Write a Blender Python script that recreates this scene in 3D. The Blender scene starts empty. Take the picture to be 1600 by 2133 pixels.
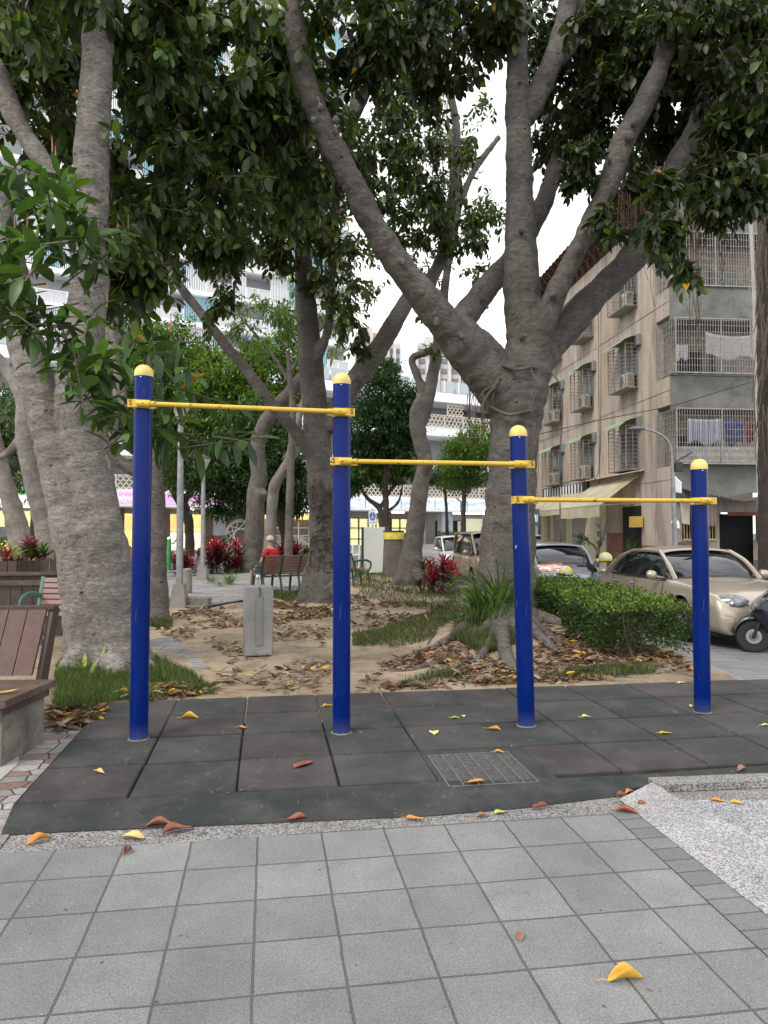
import bpy, bmesh, math, random
import numpy as np
from mathutils import Vector, Matrix
R = math.radians
sc = bpy.context.scene
COL = sc.collection
# ---------------------------------------------------------------- camera
F = 1550.0; HOR = 1110.0; CAMZ = 1.5
PITCH = math.atan((HOR - 1066.5) / F)
cam = bpy.data.cameras.new("camera"); camo = bpy.data.objects.new("camera", cam); COL.objects.link(camo)
camo.location = (0, 0, CAMZ); camo.rotation_euler = (math.pi/2 + PITCH, 0, 0)
cam.sensor_fit = 'VERTICAL'; cam.sensor_height = 36; cam.lens = 36 * F / 2133
cam.clip_end = 3000; cam.clip_start = .05
sc.camera = camo
# ---------------------------------------------------------------- world, sun, exposure
SUN_EL, SUN_AZ = R(46), R(-138)      # azimuth measured clockwise from +Y (sun to the left, slightly behind)
wd = bpy.data.worlds.new("World"); sc.world = wd; wd.use_nodes = True
nt = wd.node_tree; nt.nodes.clear()
out = nt.nodes.new("ShaderNodeOutputWorld"); bg = nt.nodes.new("ShaderNodeBackground")
sky = nt.nodes.new("ShaderNodeTexSky"); sky.sky_type = 'NISHITA'; sky.sun_disc = False
sky.sun_elevation = SUN_EL; sky.sun_rotation = SUN_AZ; sky.air_density = 1.2; sky.dust_density = 2
tc = nt.nodes.new("ShaderNodeTexCoord"); nz = nt.nodes.new("ShaderNodeTexNoise")
nz.inputs['Scale'].default_value = 2.6; nz.inputs['Detail'].default_value = 6; nz.inputs['Roughness'].default_value = .55
mp = nt.nodes.new("ShaderNodeMapping"); mp.inputs['Scale'].default_value = (1, 1, 2.2)
rp = nt.nodes.new("ShaderNodeValToRGB"); rp.color_ramp.elements[0].position = .33; rp.color_ramp.elements[0].color = (.35,.35,.35,1)
rp.color_ramp.elements[1].position = .56; rp.color_ramp.elements[1].color = (1, 1, 1, 1)
mx = nt.nodes.new("ShaderNodeMix"); mx.data_type = 'RGBA'
mx.inputs[7].default_value = (8.6, 8.5, 8.5, 1)
L = nt.links.new
L(tc.outputs['Generated'], mp.inputs[0]); L(mp.outputs[0], nz.inputs['Vector']); L(nz.outputs[0], rp.inputs[0])
L(rp.outputs[0], mx.inputs[0]); L(sky.outputs[0], mx.inputs[6]); L(mx.outputs[2], bg.inputs[0]); L(bg.outputs[0], out.inputs[0])
bg.inputs[1].default_value = .14
sun = bpy.data.lights.new("sun", 'SUN'); suno = bpy.data.objects.new("sun", sun); COL.objects.link(suno)
sun.energy = 1.3; sun.angle = R(16); sun.color = (1, .93, .84)
sd = Vector((math.sin(SUN_AZ)*math.cos(SUN_EL), math.cos(SUN_AZ)*math.cos(SUN_EL), math.sin(SUN_EL)))
suno.rotation_euler = sd.to_track_quat('Z', 'Y').to_euler(); suno.location = sd * 60
sc.view_settings.view_transform = 'Standard'; sc.view_settings.look = 'None'
sc.view_settings.exposure = .75; sc.view_settings.gamma = 1
# ---------------------------------------------------------------- helpers
cp, sp_ = math.cos(PITCH), math.sin(PITCH)
def ray(px, py):
    u = (px - 800) / F; v = (1066.5 - py) / F
    return Vector((u, cp - v * sp_, sp_ + v * cp))
def P(px, py, D):                       # the point seen at a pixel, D metres ahead
    d = ray(px, py); return Vector((0, 0, CAMZ)) + d * (D / d.y)
def G(px, py, z=None, s=.012):          # the point of the ground seen at a pixel
    d = ray(px, py)
    t = (CAMZ / (s * d.y - d.z)) if z is None else ((z - CAMZ) / d.z)
    return Vector((0, 0, CAMZ)) + d * t
def gz(x, y):                           # height of the terrain
    if y < 7: z = .012 * y
    else: z = .084
    return z
def tag(o, label=None, cat=None, group=None, kind=None):
    if label: o['label'] = label
    if cat: o['category'] = cat
    if group: o['group'] = group
    if kind: o['kind'] = kind
    return o
def empty(name, loc=(0,0,0), rz=0, label=None, cat=None, group=None):
    o = bpy.data.objects.new(name, None); COL.objects.link(o)
    o.location = loc; o.rotation_euler = (0, 0, rz); o.empty_display_size = .1
    return tag(o, label, cat, group)
def nrm(v):
    return v / np.maximum(np.linalg.norm(v, axis=-1, keepdims=True), 1e-9)
class MB:
    """collects shapes of one mesh"""
    def __init__(s, M=None): s.v = []; s.f = []; s.m = []; s.M = M; s.mi = 0; s.col = []; s.c = None
    def add(s, vs, fs):
        n = len(s.v)
        if s.M is not None: vs = [s.M @ Vector(p) for p in vs]
        s.v += [tuple(p) for p in vs]; s.f += [tuple(i + n for i in f) for f in fs]; s.m += [s.mi] * len(fs)
        if s.c is not None: s.col += [s.c] * len(vs)
        return s
    def box(s, x0, x1, y0, y1, z0, z1, b=0):
        if b <= 0:
            v = [(x, y, z) for z in (z0, z1) for y in (y0, y1) for x in (x0, x1)]
            return s.add(v, [(0,2,3,1),(4,5,7,6),(0,1,5,4),(2,6,7,3),(0,4,6,2),(1,3,7,5)])
        def ring(xa, xb, ya, yb, z, c): return [(xa+c,ya,z),(xb-c,ya,z),(xb,ya+c,z),(xb,yb-c,z),(xb-c,yb,z),(xa+c,yb,z),(xa,yb-c,z),(xa,ya+c,z)]
        v = ring(x0+b,x1-b,y0+b,y1-b,z0,b*.3) + ring(x0,x1,y0,y1,z0+b,b) + ring(x0,x1,y0,y1,z1-b,b) + ring(x0+b,x1-b,y0+b,y1-b,z1,b*.3)
        f = [tuple(range(7,-1,-1)), tuple(range(24,32))]
        for k in range(3):
            for i in range(8): f.append((k*8+i, k*8+(i+1)%8, k*8+8+(i+1)%8, k*8+8+i))
        return s.add(v, f)
    def beam(s, a, b, w, h, up=(0,0,1)):       # a bar of w x h section from a to b
        a = Vector(a); b = Vector(b); d = (b - a).normalized(); up = Vector(up)
        if abs(d.dot(up)) > .98: up = Vector((0,1,0))
        x = d.cross(up).normalized() * w / 2; y = x.cross(d).normalized() * h / 2
        v = [p + sx * x + sy * y for p in (a, b) for sx, sy in ((-1,-1),(1,-1),(1,1),(-1,1))]
        return s.add(v, [(0,1,2,3),(7,6,5,4),(0,4,5,1),(1,5,6,2),(2,6,7,3),(3,7,4,0)])
    def tube(s, pts, r, n=8, caps=True, sy=1.0):
        pts = [Vector(p) for p in pts]; k = len(pts)
        if not hasattr(r, '__len__'): r = [r] * k
        v = []; prev = None
        for i, p in enumerate(pts):
            d = (pts[min(i+1, k-1)] - pts[max(i-1, 0)]).normalized()
            if prev is None:
                a = Vector((0,0,1)) if abs(d.z) < .9 else Vector((1,0,0))
                x = d.cross(a).normalized()
            else: x = (prev - d * prev.dot(d)).normalized()
            prev = x; y = d.cross(x)
            for j in range(n):
                an = 2 * math.pi * j / n; v.append(p + (x * math.cos(an) + y * math.sin(an) * sy) * r[i])
        f = [(i*n+j, i*n+(j+1)%n, (i+1)*n+(j+1)%n, (i+1)*n+j) for i in range(k-1) for j in range(n)]
        if caps: f += [tuple(range(n-1,-1,-1)), tuple(range((k-1)*n, k*n))]
        return s.add(v, f)
    def lathe(s, prof, c=(0,0,0), n=24, axis='z'):   # prof: (r, h)
        v = []; f = []
        for r, h in prof:
            for j in range(n):
                a = 2*math.pi*j/n; p = (r*math.cos(a), r*math.sin(a), h)
                if axis == 'x': p = (p[2], p[0], p[1])
                if axis == 'y': p = (p[0], p[2], p[1])
                v.append((p[0]+c[0], p[1]+c[1], p[2]+c[2]))
        for i in range(len(prof)-1):
            for j in range(n): f.append((i*n+j, i*n+(j+1)%n, (i+1)*n+(j+1)%n, (i+1)*n+j))
        f += [tuple(range(n-1,-1,-1)), tuple(range((len(prof)-1)*n, len(prof)*n))]
        return s.add(v, f)
    def prism(s, poly, h, off=(0,0,0)):     # poly: 3-d points, extruded by the vector h
        n = len(poly); a = [Vector(p) for p in poly]; h = Vector(h)
        return s.add(a + [p + h for p in a], [tuple(range(n-1,-1,-1)), tuple(range(n, 2*n))] + [(i,(i+1)%n,n+(i+1)%n,n+i) for i in range(n)])
    def poly(s, pts): return s.add(pts, [tuple(range(len(pts)))])
    def sphere(s, c, r, n=12, sx=1, sy=1, sz=1, zmin=-1):
        prof = []; m = max(5, n//2+1)
        v = []; f = []
        for i in range(m+1):
            th = math.pi * i / m; z = max(-math.cos(th), zmin)
            rr = math.sqrt(max(0, 1 - z*z)) if z > zmin else math.sin(th)
            if i == 0 or i == m: rr = max(rr, .001)
            for j in range(n):
                a = 2*math.pi*j/n; v.append((c[0]+r*sx*rr*math.cos(a), c[1]+r*sy*rr*math.sin(a), c[2]+r*sz*z))
        for i in range(m):
            for j in range(n): f.append((i*n+j, i*n+(j+1)%n, (i+1)*n+(j+1)%n, (i+1)*n+j))
        return s.add(v, f + [tuple(range(n-1,-1,-1)), tuple(range(m*n, m*n+n))])
    def build(s, name, mat, parent=None, smooth=40, world=False):
        me = bpy.data.meshes.new(name); me.from_pydata(s.v, [], s.f)
        mats = mat if isinstance(mat, (list, tuple)) else [mat]
        for m in mats: me.materials.append(m)
        if len(mats) > 1: me.polygons.foreach_set('material_index', s.m)
        if s.col and len(s.col) == len(s.v):
            at = me.color_attributes.new('Col', 'FLOAT_COLOR', 'POINT')
            at.data.foreach_set('color', np.array([(*c, 1) for c in s.col], dtype=np.float32).ravel())
        me.update()
        if smooth:
            me.polygons.foreach_set('use_smooth', [True] * len(me.polygons)); me.set_sharp_from_angle(angle=R(smooth))
        o = bpy.data.objects.new(name, me); COL.objects.link(o)
        if parent is not None:
            o.parent = parent
            if world: o.matrix_parent_inverse = parent_inv(parent)
        return o
def parent_inv(p):
    m = Matrix.Translation(p.location) @ p.rotation_euler.to_matrix().to_4x4()
    return m.inverted()
def kids(o): return [c for c in bpy.data.objects if c.parent == o]
def copy_tree(o, parent=None, **kw):
    c = o.copy(); COL.objects.link(c); c.parent = parent
    for ch in KID.get(o.name, None) or kids(o): copy_tree(ch, c)
    for k, v in kw.items(): setattr(c, k, v)
    return c
KID = {}
# ---------------------------------------------------------------- materials
class NT:
    def __init__(s, name):
        s.m = bpy.data.materials.new(name); s.m.use_nodes = True; s.t = s.m.node_tree
        s.b = s.t.nodes['Principled BSDF']; s.o = s.t.nodes['Material Output']
    def n(s, typ, **kw):
        nd = s.t.nodes.new('ShaderNode' + typ)
        for k, v in kw.items():
            if k[0] == '_': setattr(nd, k[1:], v)
            else: nd.inputs[k.replace('__', ' ')].default_value = v
        return nd
    def l(s, a, b): s.t.links.new(a, b)
    def co(s, sc=(1,1,1), kind='Object'):
        t = s.n('TexCoord'); m = s.n('Mapping'); m.inputs['Scale'].default_value = sc; s.l(t.outputs[kind], m.inputs[0]); return m.outputs[0]
    def noise(s, scale, det=4, rough=.55, co=None, dist=0):
        n = s.n('TexNoise'); n.inputs['Scale'].default_value = scale; n.inputs['Detail'].default_value = det
        n.inputs['Roughness'].default_value = rough; n.inputs['Distortion'].default_value = dist
        s.l(co if co is not None else s.co(), n.inputs['Vector']); return n.outputs[0]
    def ramp(s, fac, stops, interp='LINEAR'):
        r = s.n('ValToRGB'); e = r.color_ramp.elements; r.color_ramp.interpolation = interp
        while len(e) > len(stops): e.remove(e[-1])
        while len(e) < len(stops): e.new(.5)
        for q, (p, c) in zip(e, stops):
            q.position = p; q.color = (c, c, c, 1) if not hasattr(c, '__len__') else (*c, 1)
        s.l(fac, r.inputs[0]); return r.outputs[0]
    def mix(s, fac, a, b, mode='MIX'):
        m = s.n('Mix'); m.data_type = 'RGBA'; m.blend_type = mode
        for sock, v in ((m.inputs[0], fac), (m.inputs[6], a), (m.inputs[7], b)):
            if hasattr(v, 'is_linked') or isinstance(v, bpy.types.NodeSocket): s.l(v, sock)
            elif hasattr(v, '__len__'): sock.default_value = (*v, 1)
            else: sock.default_value = v if sock == m.inputs[0] else (v, v, v, 1)
        return m.outputs[2]
    def bump(s, h, dist=.01, strength=1.0, prev=None):
        b = s.n('Bump'); b.inputs['Strength'].default_value = strength; b.inputs['Distance'].default_value = dist
        s.l(h, b.inputs['Height'])
        if prev is not None: s.l(prev, b.inputs['Normal'])
        return b.outputs[0]
    def fin(s, color=None, rough=None, normal=None, metal=None, spec=None):
        for key, v in (('Base Color', color), ('Roughness', rough), ('Normal', normal), ('Metallic', metal), ('Specular IOR Level', spec)):
            if v is None: continue
            if isinstance(v, bpy.types.NodeSocket): s.l(v, s.b.inputs[key])
            elif hasattr(v, '__len__'): s.b.inputs[key].default_value = (*v, 1)
            else: s.b.inputs[key].default_value = v
        return s.m
def plain(name, c, rough=.6, var=.25, scale=3, bump=0, bscale=60, metal=0, dirt=None, spec=None):
    """a colour with soft patchy variation, optional grain and dirt"""
    t = NT(name); c = Vector(c)
    n = t.noise(scale, 5, .6)
    col = t.ramp(n, [(.3, tuple(c*(1-var))), (.7, tuple(c*(1+var*.6)))])
    if dirt:
        n2 = t.noise(scale*2.3, 6, .65); col = t.mix(t.ramp(n2, [(.52, 0.0), (.72, 1.0)]), col, dirt)
    nm = None
    if bump: nm = t.bump(t.noise(bscale, 4, .6), bump)
    return t.fin(col, rough, nm, metal, spec)
def attr_mat(name, rough=.5, transl=0, bump=0, spec=.5, var=.2, scale=20):
    """colour comes from each piece's own colour attribute"""
    t = NT(name); a = t.n('Attribute'); a.attribute_name = 'Col'
    n = t.noise(scale, 3)
    col = t.mix(1.0, a.outputs['Color'], t.ramp(n, [(.3, 1-var), (.7, 1+var)]), 'MULTIPLY')
    t.fin(col, rough, t.bump(t.noise(60, 3), bump) if bump else None, 0, spec)
    if transl:
        tr = t.n('BsdfTranslucent'); t.l(t.mix(1.0, col, (1.6, 1.7, .5), 'MULTIPLY'), tr.inputs[0])
        ms = t.n('MixShader'); ms.inputs[0].default_value = transl
        t.l(t.b.outputs[0], ms.inputs[1]); t.l(tr.outputs[0], ms.inputs[2]); t.l(ms.outputs[0], t.o.inputs[0])
    return t.m
def emis(name, c, s=1.0, var=0):
    t = NT(name); t.b.inputs['Emission Strength'].default_value = s
    if var:
        col = t.ramp(t.noise(1.5, 2), [(.35, tuple(Vector(c)*(1-var))), (.65, c)]); t.l(col, t.b.inputs['Emission Color'])
    else: t.b.inputs['Emission Color'].default_value = (*c, 1)
    return t.fin(c, .5)
def bark(name, c1, c2, dark, ring=26, hole=7):
    t = NT(name)
    co = t.co(); cs = t.co((.55, .55, 3.2))
    n1 = t.noise(2.2, 6, .6, co)
    col = t.ramp(n1, [(.32, c1), (.68, c2)])
    wr = t.noise(ring * .22, 7, .72, cs, .6)                              # horizontal wrinkles
    wl = t.ramp(wr, [(.40, 0.0), (.47, 1.0), (.53, 1.0), (.60, 0.0)])
    line = t.ramp(wr, [(.49, 1.0), (.5, 0.0), (.51, 1.0)])
    wr2 = t.noise(ring * .5, 6, .7, t.co((.8, .8, 5)), .4); line2 = t.ramp(wr2, [(.488, 1.0), (.5, 0.0), (.512, 1.0)])
    line = t.mix(1.0, line, t.ramp(line2, [(0, .35), (1, 1.0)]), 'MULTIPLY')
    msk = t.ramp(t.noise(1.6, 4, .6), [(.40, 0.12), (.56, 1.0)])
    lf = t.mix(1.0, t.ramp(line, [(0, .8), (1, 0.0)]), msk, 'MULTIPLY')
    col = t.mix(lf, col, dark)
    v = t.n('TexVoronoi'); v.inputs['Scale'].default_value = hole; v.inputs['Randomness'].default_value = 1; t.l(t.co((1,1,1.5)), v.inputs['Vector'])
    sc_ = t.n('SeparateColor'); t.l(v.outputs['Color'], sc_.inputs[0]); keep = t.ramp(sc_.outputs[0], [(.28, 0.0), (.32, 1.0)])
    spots = t.mix(1.0, t.ramp(t.mix(.06, v.outputs['Distance'], t.noise(30, 4)), [(.07, 1.0), (.15, 0.0)]), keep, 'MULTIPLY')
    col = t.mix(spots, col, tuple(Vector(dark)*.7))
    n3 = t.noise(5, 6, .7, t.co((1,1,2))); col = t.mix(t.ramp(n3, [(.60, 0.0), (.68, .7)]), col, dark)
    pale = t.noise(1.3, 5, .6); col = t.mix(t.ramp(pale, [(.5, 0.0), (.72, .55)]), col, tuple(Vector(c2)*1.35))
    br = t.noise(3.2, 6, .7); col = t.mix(t.ramp(br, [(.52, 0.0), (.68, .4)]), col, (c2[0]*.85, c2[1]*.70, c2[2]*.56))
    md = t.noise(11, 6, .72, t.co((1,1,1.8))); col = t.mix(1.0, col, t.ramp(md, [(.32, .70), (.5, 1.0), (.7, 1.25)]), 'MULTIPLY')
    fine = t.noise(70, 5, .7); col = t.mix(.5, col, t.ramp(fine, [(.3, .55), (.7, 1.35)]), 'MULTIPLY')
    b = t.bump(t.noise(30, 7, .75), .008, .8); b = t.bump(line, .012, .8, b); b = t.bump(spots, .02, 1, b)
    return t.fin(col, .85, b)
M = {}
M['post'] = None
def mat_post():
    t = NT('blue painted steel'); n = t.noise(1.5, 4)
    col = t.ramp(n, [(.3, (.0006, .011, .105)), (.7, (.0008, .015, .135))])
    ch = t.noise(9, 5, .6, t.co((1,1,.5))); col = t.mix(t.ramp(ch, [(.70, 0.0), (.715, 1.0)]), col, (.30,.33,.40))
    sc_ = t.noise(40, 3, .5, t.co((1,1,.12))); col = t.mix(t.ramp(sc_, [(.70, 0.0), (.78, .5)]), col, (.12,.16,.38))
    low = t.n('SeparateXYZ'); t.l(t.n('TexCoord').outputs['Object'], low.inputs[0])
    dust = t.ramp(low.outputs[2], [(0, .6), (.12, 0.0)]); col = t.mix(t.mix(1.0, dust, t.noise(14, 5), 'MULTIPLY'), col, (.12,.13,.16))
    return t.fin(col, t.ramp(t.noise(6, 4), [(.3, .13), (.7, .24)]), None, None, .16)
M['post'] = mat_post()
def mat_yellow():
    t = NT('worn yellow paint'); n = t.noise(3, 4)
    col = t.ramp(n, [(.3, (.52, .335, .03)), (.7, (.62, .41, .045))])
    c = t.noise(26, 6, .7, t.co((.6, 1, 1))); col = t.mix(t.ramp(c, [(.625, 0.0), (.645, 1.0)]), col, (.045,.028,.015))
    return t.fin(col, .38)
M['yellow'] = mat_yellow()
def mat_cap():
    t = NT('faded yellow plastic'); n = t.noise(10, 4)
    col = t.ramp(n, [(.35, (.56, .41, .10)), (.6, (.68, .52, .17))]); c = t.noise(24, 5, .7)
    col = t.mix(t.ramp(c, [(.6, 0.0), (.68, .8)]), col, (.38,.20,.03))
    return t.fin(col, .4)
M['cap'] = mat_cap()
M['black'] = plain('black rubber', (.012,.012,.013), .5, .2, 8)
M['blackpl'] = plain('black plastic', (.018,.018,.02), .3, .2, 8)
M['chrome'] = plain('bright metal', (.6,.6,.62), .22, .1, 8, metal=1)
M['galv'] = plain('galvanised steel', (.30,.32,.33), .45, .3, 6, metal=.6, dirt=(.2,.19,.17))
M['steel'] = plain('grating steel', (.24,.245,.24), .45, .3, 30, metal=.5, dirt=(.18,.13,.08))
M['white'] = plain('white paint', (.78,.79,.80), .6, .08, 1)
M['glassdark'] = plain('dark glass', (.012,.014,.016), .06, .2, 2, spec=.7)
M['concrete'] = plain('weathered concrete', (.25,.235,.205), .9, .3, 3, .004, 90, dirt=(.12,.105,.085))
M['conc_dark'] = plain('stained concrete', (.17,.155,.13), .9, .45, 4, .006, 60, dirt=(.06,.055,.045))
def mat_speckle(name, a, b, scale=190, bumpd=.003):
    t = NT(name); v = t.n('TexVoronoi'); v.inputs['Scale'].default_value = scale; t.l(t.co(), v.inputs['Vector'])
    sv = t.n('SeparateColor'); t.l(v.outputs['Color'], sv.inputs[0])
    col = t.ramp(sv.outputs[0], [(.2, a), (.5, tuple((Vector(a)+Vector(b))/2)), (.8, b)])
    n = t.noise(3, 5, .6); col = t.mix(1.0, col, t.ramp(n, [(.3, .72), (.7, 1.1)]), 'MULTIPLY')
    return t.fin(col, .85, t.bump(v.outputs['Distance'], bumpd, 1))
M['aggregate'] = mat_speckle('washed aggregate', (.055,.053,.05), (.36,.355,.34))
M['aggregate_pale'] = mat_speckle('pale washed aggregate', (.17,.17,.165), (.47,.47,.46), 170)
M['apron'] = mat_speckle('grey washed aggregate', (.12,.125,.13), (.46,.47,.48), 150)
def mat_pavers(name, w, h, c1, c2, mortar, ms=.006, offset=0.0, fine=330, tintv=.5):
    t = NT(name); tc_ = t.n('TexCoord')
    wob = t.noise(9, 3, .5); vm = t.n('VectorMath'); vm.operation = 'SCALE'; vm.inputs['Scale'].default_value = .010
    wn = t.n('TexNoise'); wn.inputs['Scale'].default_value = 7; wn.inputs['Detail'].default_value = 4
    t.l(tc_.outputs['Object'], wn.inputs['Vector'])
    sub = t.n('VectorMath'); sub.operation = 'SUBTRACT'; sub.inputs[1].default_value = (.5,.5,.5); t.l(wn.outputs['Color'], sub.inputs[0])
    t.l(sub.outputs[0], vm.inputs[0]); add = t.n('VectorMath'); t.l(tc_.outputs['Object'], add.inputs[0]); t.l(vm.outputs[0], add.inputs[1])
    b = t.n('TexBrick'); b.offset = offset; b.offset_frequency = 2
    b.inputs['Scale'].default_value = 1; b.inputs['Brick Width'].default_value = w; b.inputs['Row Height'].default_value = h
    b.inputs['Mortar Size'].default_value = ms; b.inputs['Mortar Smooth'].default_value = .3; b.inputs['Bias'].default_value = 0
    b.inputs['Color1'].default_value = (*c1,1); b.inputs['Color2'].default_value = (*c2,1); b.inputs['Mortar'].default_value = (*mortar,1)
    t.l(add.outputs[0], b.inputs['Vector'])
    col = b.outputs['Color']
    g = t.noise(fine, 3, .75); col = t.mix(1.0, col, t.ramp(g, [(.36, .66), (.64, 1.36)]), 'MULTIPLY')
    g2 = t.noise(1.6, 6, .65); col = t.mix(1.0, col, t.ramp(g2, [(.3, .74), (.7, 1.14)]), 'MULTIPLY')
    g3 = t.noise(9, 7, .75); col = t.mix(t.ramp(g3, [(.56, 0.0), (.72, .45)]), col, (.09,.085,.08))
    sp = t.noise(45, 2, .4); col = t.mix(t.ramp(sp, [(.765, 0.0), (.775, .8)]), col, (.5,.49,.47)); sp2 = t.noise(38, 3, .5, t.co((1,1.3,1))); col = t.mix(t.ramp(sp2, [(.25, .85), (.262, 0.0)]), col, (.05,.045,.04))
    inv = t.ramp(b.outputs['Fac'], [(0, 1.0), (1, 0.0)])
    nb = t.bump(inv, .006, 1); nb = t.bump(g, .0012, .8, nb)
    return t.fin(col, .8, nb)
M['pavers'] = mat_pavers('grey granite pavers', .305, .305, (.190,.194,.193), (.146,.150,.151), (.085,.080,.071), .005, tintv=1, fine=150)
M['soldier'] = mat_pavers('grey border pavers', .305, .115, (.17,.172,.172), (.13,.132,.132), (.08,.075,.065), .004, fine=150)
M['pathpav'] = mat_pavers('pale path pavers', .6, .3, (.27,.265,.25), (.21,.205,.2), (.09,.085,.075), .012, .5, 160)
M['streetpav'] = mat_pavers('street pavers', 1.2, .3, (.22,.225,.225), (.18,.185,.19), (.08,.08,.078), .012, .5, 120)
# ================================================================ the ground
GA = math.atan(240 / F)                 # the paving grid is turned this much to the left
GF = Vector((-math.sin(GA), math.cos(GA), 0)); GR = Vector((math.cos(GA), math.sin(GA), 0))
def frame(origin, tilt=.012):
    """object matrix whose x runs along the rows and y along the joints"""
    x = Vector((GR.x, GR.y, GR.y * tilt)).normalized(); y = Vector((GF.x, GF.y, GF.y * tilt)).normalized(); z = x.cross(y)
    m = Matrix.Identity(4)
    for i in range(3): m[i][0] = x[i]; m[i][1] = y[i]; m[i][2] = z[i]; m[i][3] = origin[i]
    return m
def sheet(name, pts, mat, M4=None, dz=0, kind='structure', thick=0):
    """a flat sheet through world points; M4 gives the object's own axes"""
    mb = MB(); inv = M4.inverted() if M4 is not None else Matrix.Identity(4)
    q = [inv @ Vector(p) for p in pts]
    q = [Vector((p.x, p.y, p.z + dz)) for p in q]
    mb.poly(q)
    o = mb.build(name, mat, None, 0)
    if M4 is not None: o.matrix_world = M4
    o['kind'] = kind; return o
# far ground reaching the horizon
mb = MB(); mb.poly([(-900,-60,-.30),(900,-60,-.30),(900,1500,-.30),(-900,1500,-.30)])
tag(mb.build('ground', plain('old asphalt', (.075,.075,.075), .9, .3, .6, .004, 80), None, 0), kind='structure')
# paved plaza under everything near
W0 = G(535, 1803); FM = frame(W0)
PL = [(-9, -1.5), (9, -1.5), (9, 4.4), (5.6, 6.6), (-9, 6.6)]
sheet('aggregate_strip', [(x, y, .012*y - .004) for x, y in [(-9,-1.5),(9,-1.5),(9,7.2),(3.45,7.2),(3.3,6.0),(-9,6.0)]], M['aggregate'], FM)
pv = [(-300,1800),(0,1778),(260,1760),(400,1753),(535,1744),(800,1724),(1060,1708),(1272,1694),(1600,1995),(2100,2480),(2300,3400),(-2400,3400),(-2400,1960)]
sheet('sidewalk', [G(*p) for p in pv], M['pavers'], FM, .001)
# border course and the pale ramped kerb on the right
kd = (G(1600,1910) - G(1290,1672)).normalized()
def kerbframe(o):
    z = Vector((0,-.012,1)).normalized(); y = kd; x = y.cross(z).normalized(); m = Matrix.Identity(4)
    for i in range(3): m[i][0] = x[i]; m[i][1] = y[i]; m[i][2] = z[i]; m[i][3] = o[i]
    return m
KM = kerbframe(G(1272, 1694))
sheet('border_course', [G(1272,1694), G(1322,1688), G(1600,1912), G(2050,2290), G(2100,2480), G(1600,1995)], M['soldier'], kerbframe(G(1322,1688)), .0055)
e = [G(1290,1668), G(1362,1638), G(1395,1668), G(1600,1772), G(2300,2110), G(2050,2290), G(1600,1912)]
mb = MB(); up = Vector((0,0,.008)); up2 = Vector((0,0,.05))
top = [e[0]+up, e[1]+Vector((0,0,.03)), e[2]+up2*.8, e[3]+up2*.8, e[4]+up2*.8, e[5]+up, e[6]+up]
mb.add(top, [(0,1,2,6),(2,3,6),(3,4,5,6)])
mb.build('pale_kerb', M['aggregate_pale'], None, 0)['kind'] = 'structure'
ap = [G(1395,1668), G(1600,1668), G(2300,1668), G(2300,2110), G(1600,1772)]
sheet('grey_apron', [p + Vector((0,0,.005)) for p in ap], M['apron'])
mb = MB(); a0 = G(1372,1650); b0 = G(2300,1612)
d0 = (b0-a0).normalized(); n0 = Vector((d0.y,-d0.x,0))
mb.prism([a0, b0, b0 - n0*.11, a0 - n0*.13], (0,0,.04)); mb.build('low_kerb', M['aggregate'], None, 0)['kind'] = 'structure'
# interlocking coloured pavers on the left
def mat_interlock():
    t = NT('mixed interlocking pavers'); v = t.n('TexVoronoi'); v.feature = 'F1'; v.inputs['Scale'].default_value = 5.4; v.inputs['Randomness'].default_value = .35
    co = t.co((1,1.7,1)); t.l(co, v.inputs['Vector'])
    v2 = t.n('TexVoronoi'); v2.feature = 'DISTANCE_TO_EDGE'; v2.inputs['Scale'].default_value = 5.4; v2.inputs['Randomness'].default_value = .35; t.l(co, v2.inputs['Vector'])
    s = t.n('SeparateColor'); t.l(v.outputs['Color'], s.inputs[0])
    col = t.ramp(s.outputs[0], [(.0, (.25,.24,.225)), (.35, (.19,.18,.17)), (.55, (.20,.135,.12)), (.72, (.30,.29,.275)), (.9, (.16,.10,.088))], 'CONSTANT')
    n = t.noise(40, 5, .7); col = t.mix(1.0, col, t.ramp(n, [(.3,.6),(.7,1.3)]), 'MULTIPLY')
    edge = t.ramp(v2.outputs['Distance'], [(.01, 0.0), (.035, 1.0)]); col = t.mix(edge, (.03,.028,.025), col)
    return t.fin(col, .85, t.bump(edge, .012, 1))
sheet('side_path', [G(-400,1560), G(150,1500), G(235,1462), G(120,1600), G(0,1768), G(-400,1900)], mat_interlock(), FM, .0035)
mb = MB(); q = [G(-400,1590), G(-10,1578), G(40,1580), G(36,1596), G(-22,1648), G(-400,1730)]
mb.prism(q, (0,0,.012)); mb.build('stone_slab', plain('pale slab', (.33,.325,.30), .85, .2, 6, .003, 90), None, 0)['kind'] = 'structure'
# ---------------- rubber flooring
def mat_rubber():
    t = NT('granulated rubber'); a = t.n('Attribute'); a.attribute_name = 'Col'
    col = a.outputs['Color']
    g = t.noise(420, 3, .8); col = t.mix(1.0, col, t.ramp(g, [(.35,.5),(.65,1.6)]), 'MULTIPLY')
    w = t.noise(2.4, 6, .65); col = t.mix(t.ramp(w, [(.42, 0.0), (.72, .62)]), col, (.085,.081,.074))
    s_ = t.noise(11, 6, .7, t.co((1,.5,1)), 1.5); col = t.mix(t.ramp(s_, [(.61, 0.0), (.72, .5)]), col, (.22,.215,.20))
    sp = t.noise(55, 2, .4); col = t.mix(t.ramp(sp, [(.76, 0.0), (.775, .6)]), col, (.4,.39,.36))
    return t.fin(col, .9, t.bump(g, .0018, 1))
M['rubber'] = mat_rubber()
R0 = G(500, 1591.5); RM = frame(R0); RI = RM.inverted()
TS = .572; TH = .032
rng = random.Random(4)
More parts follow.
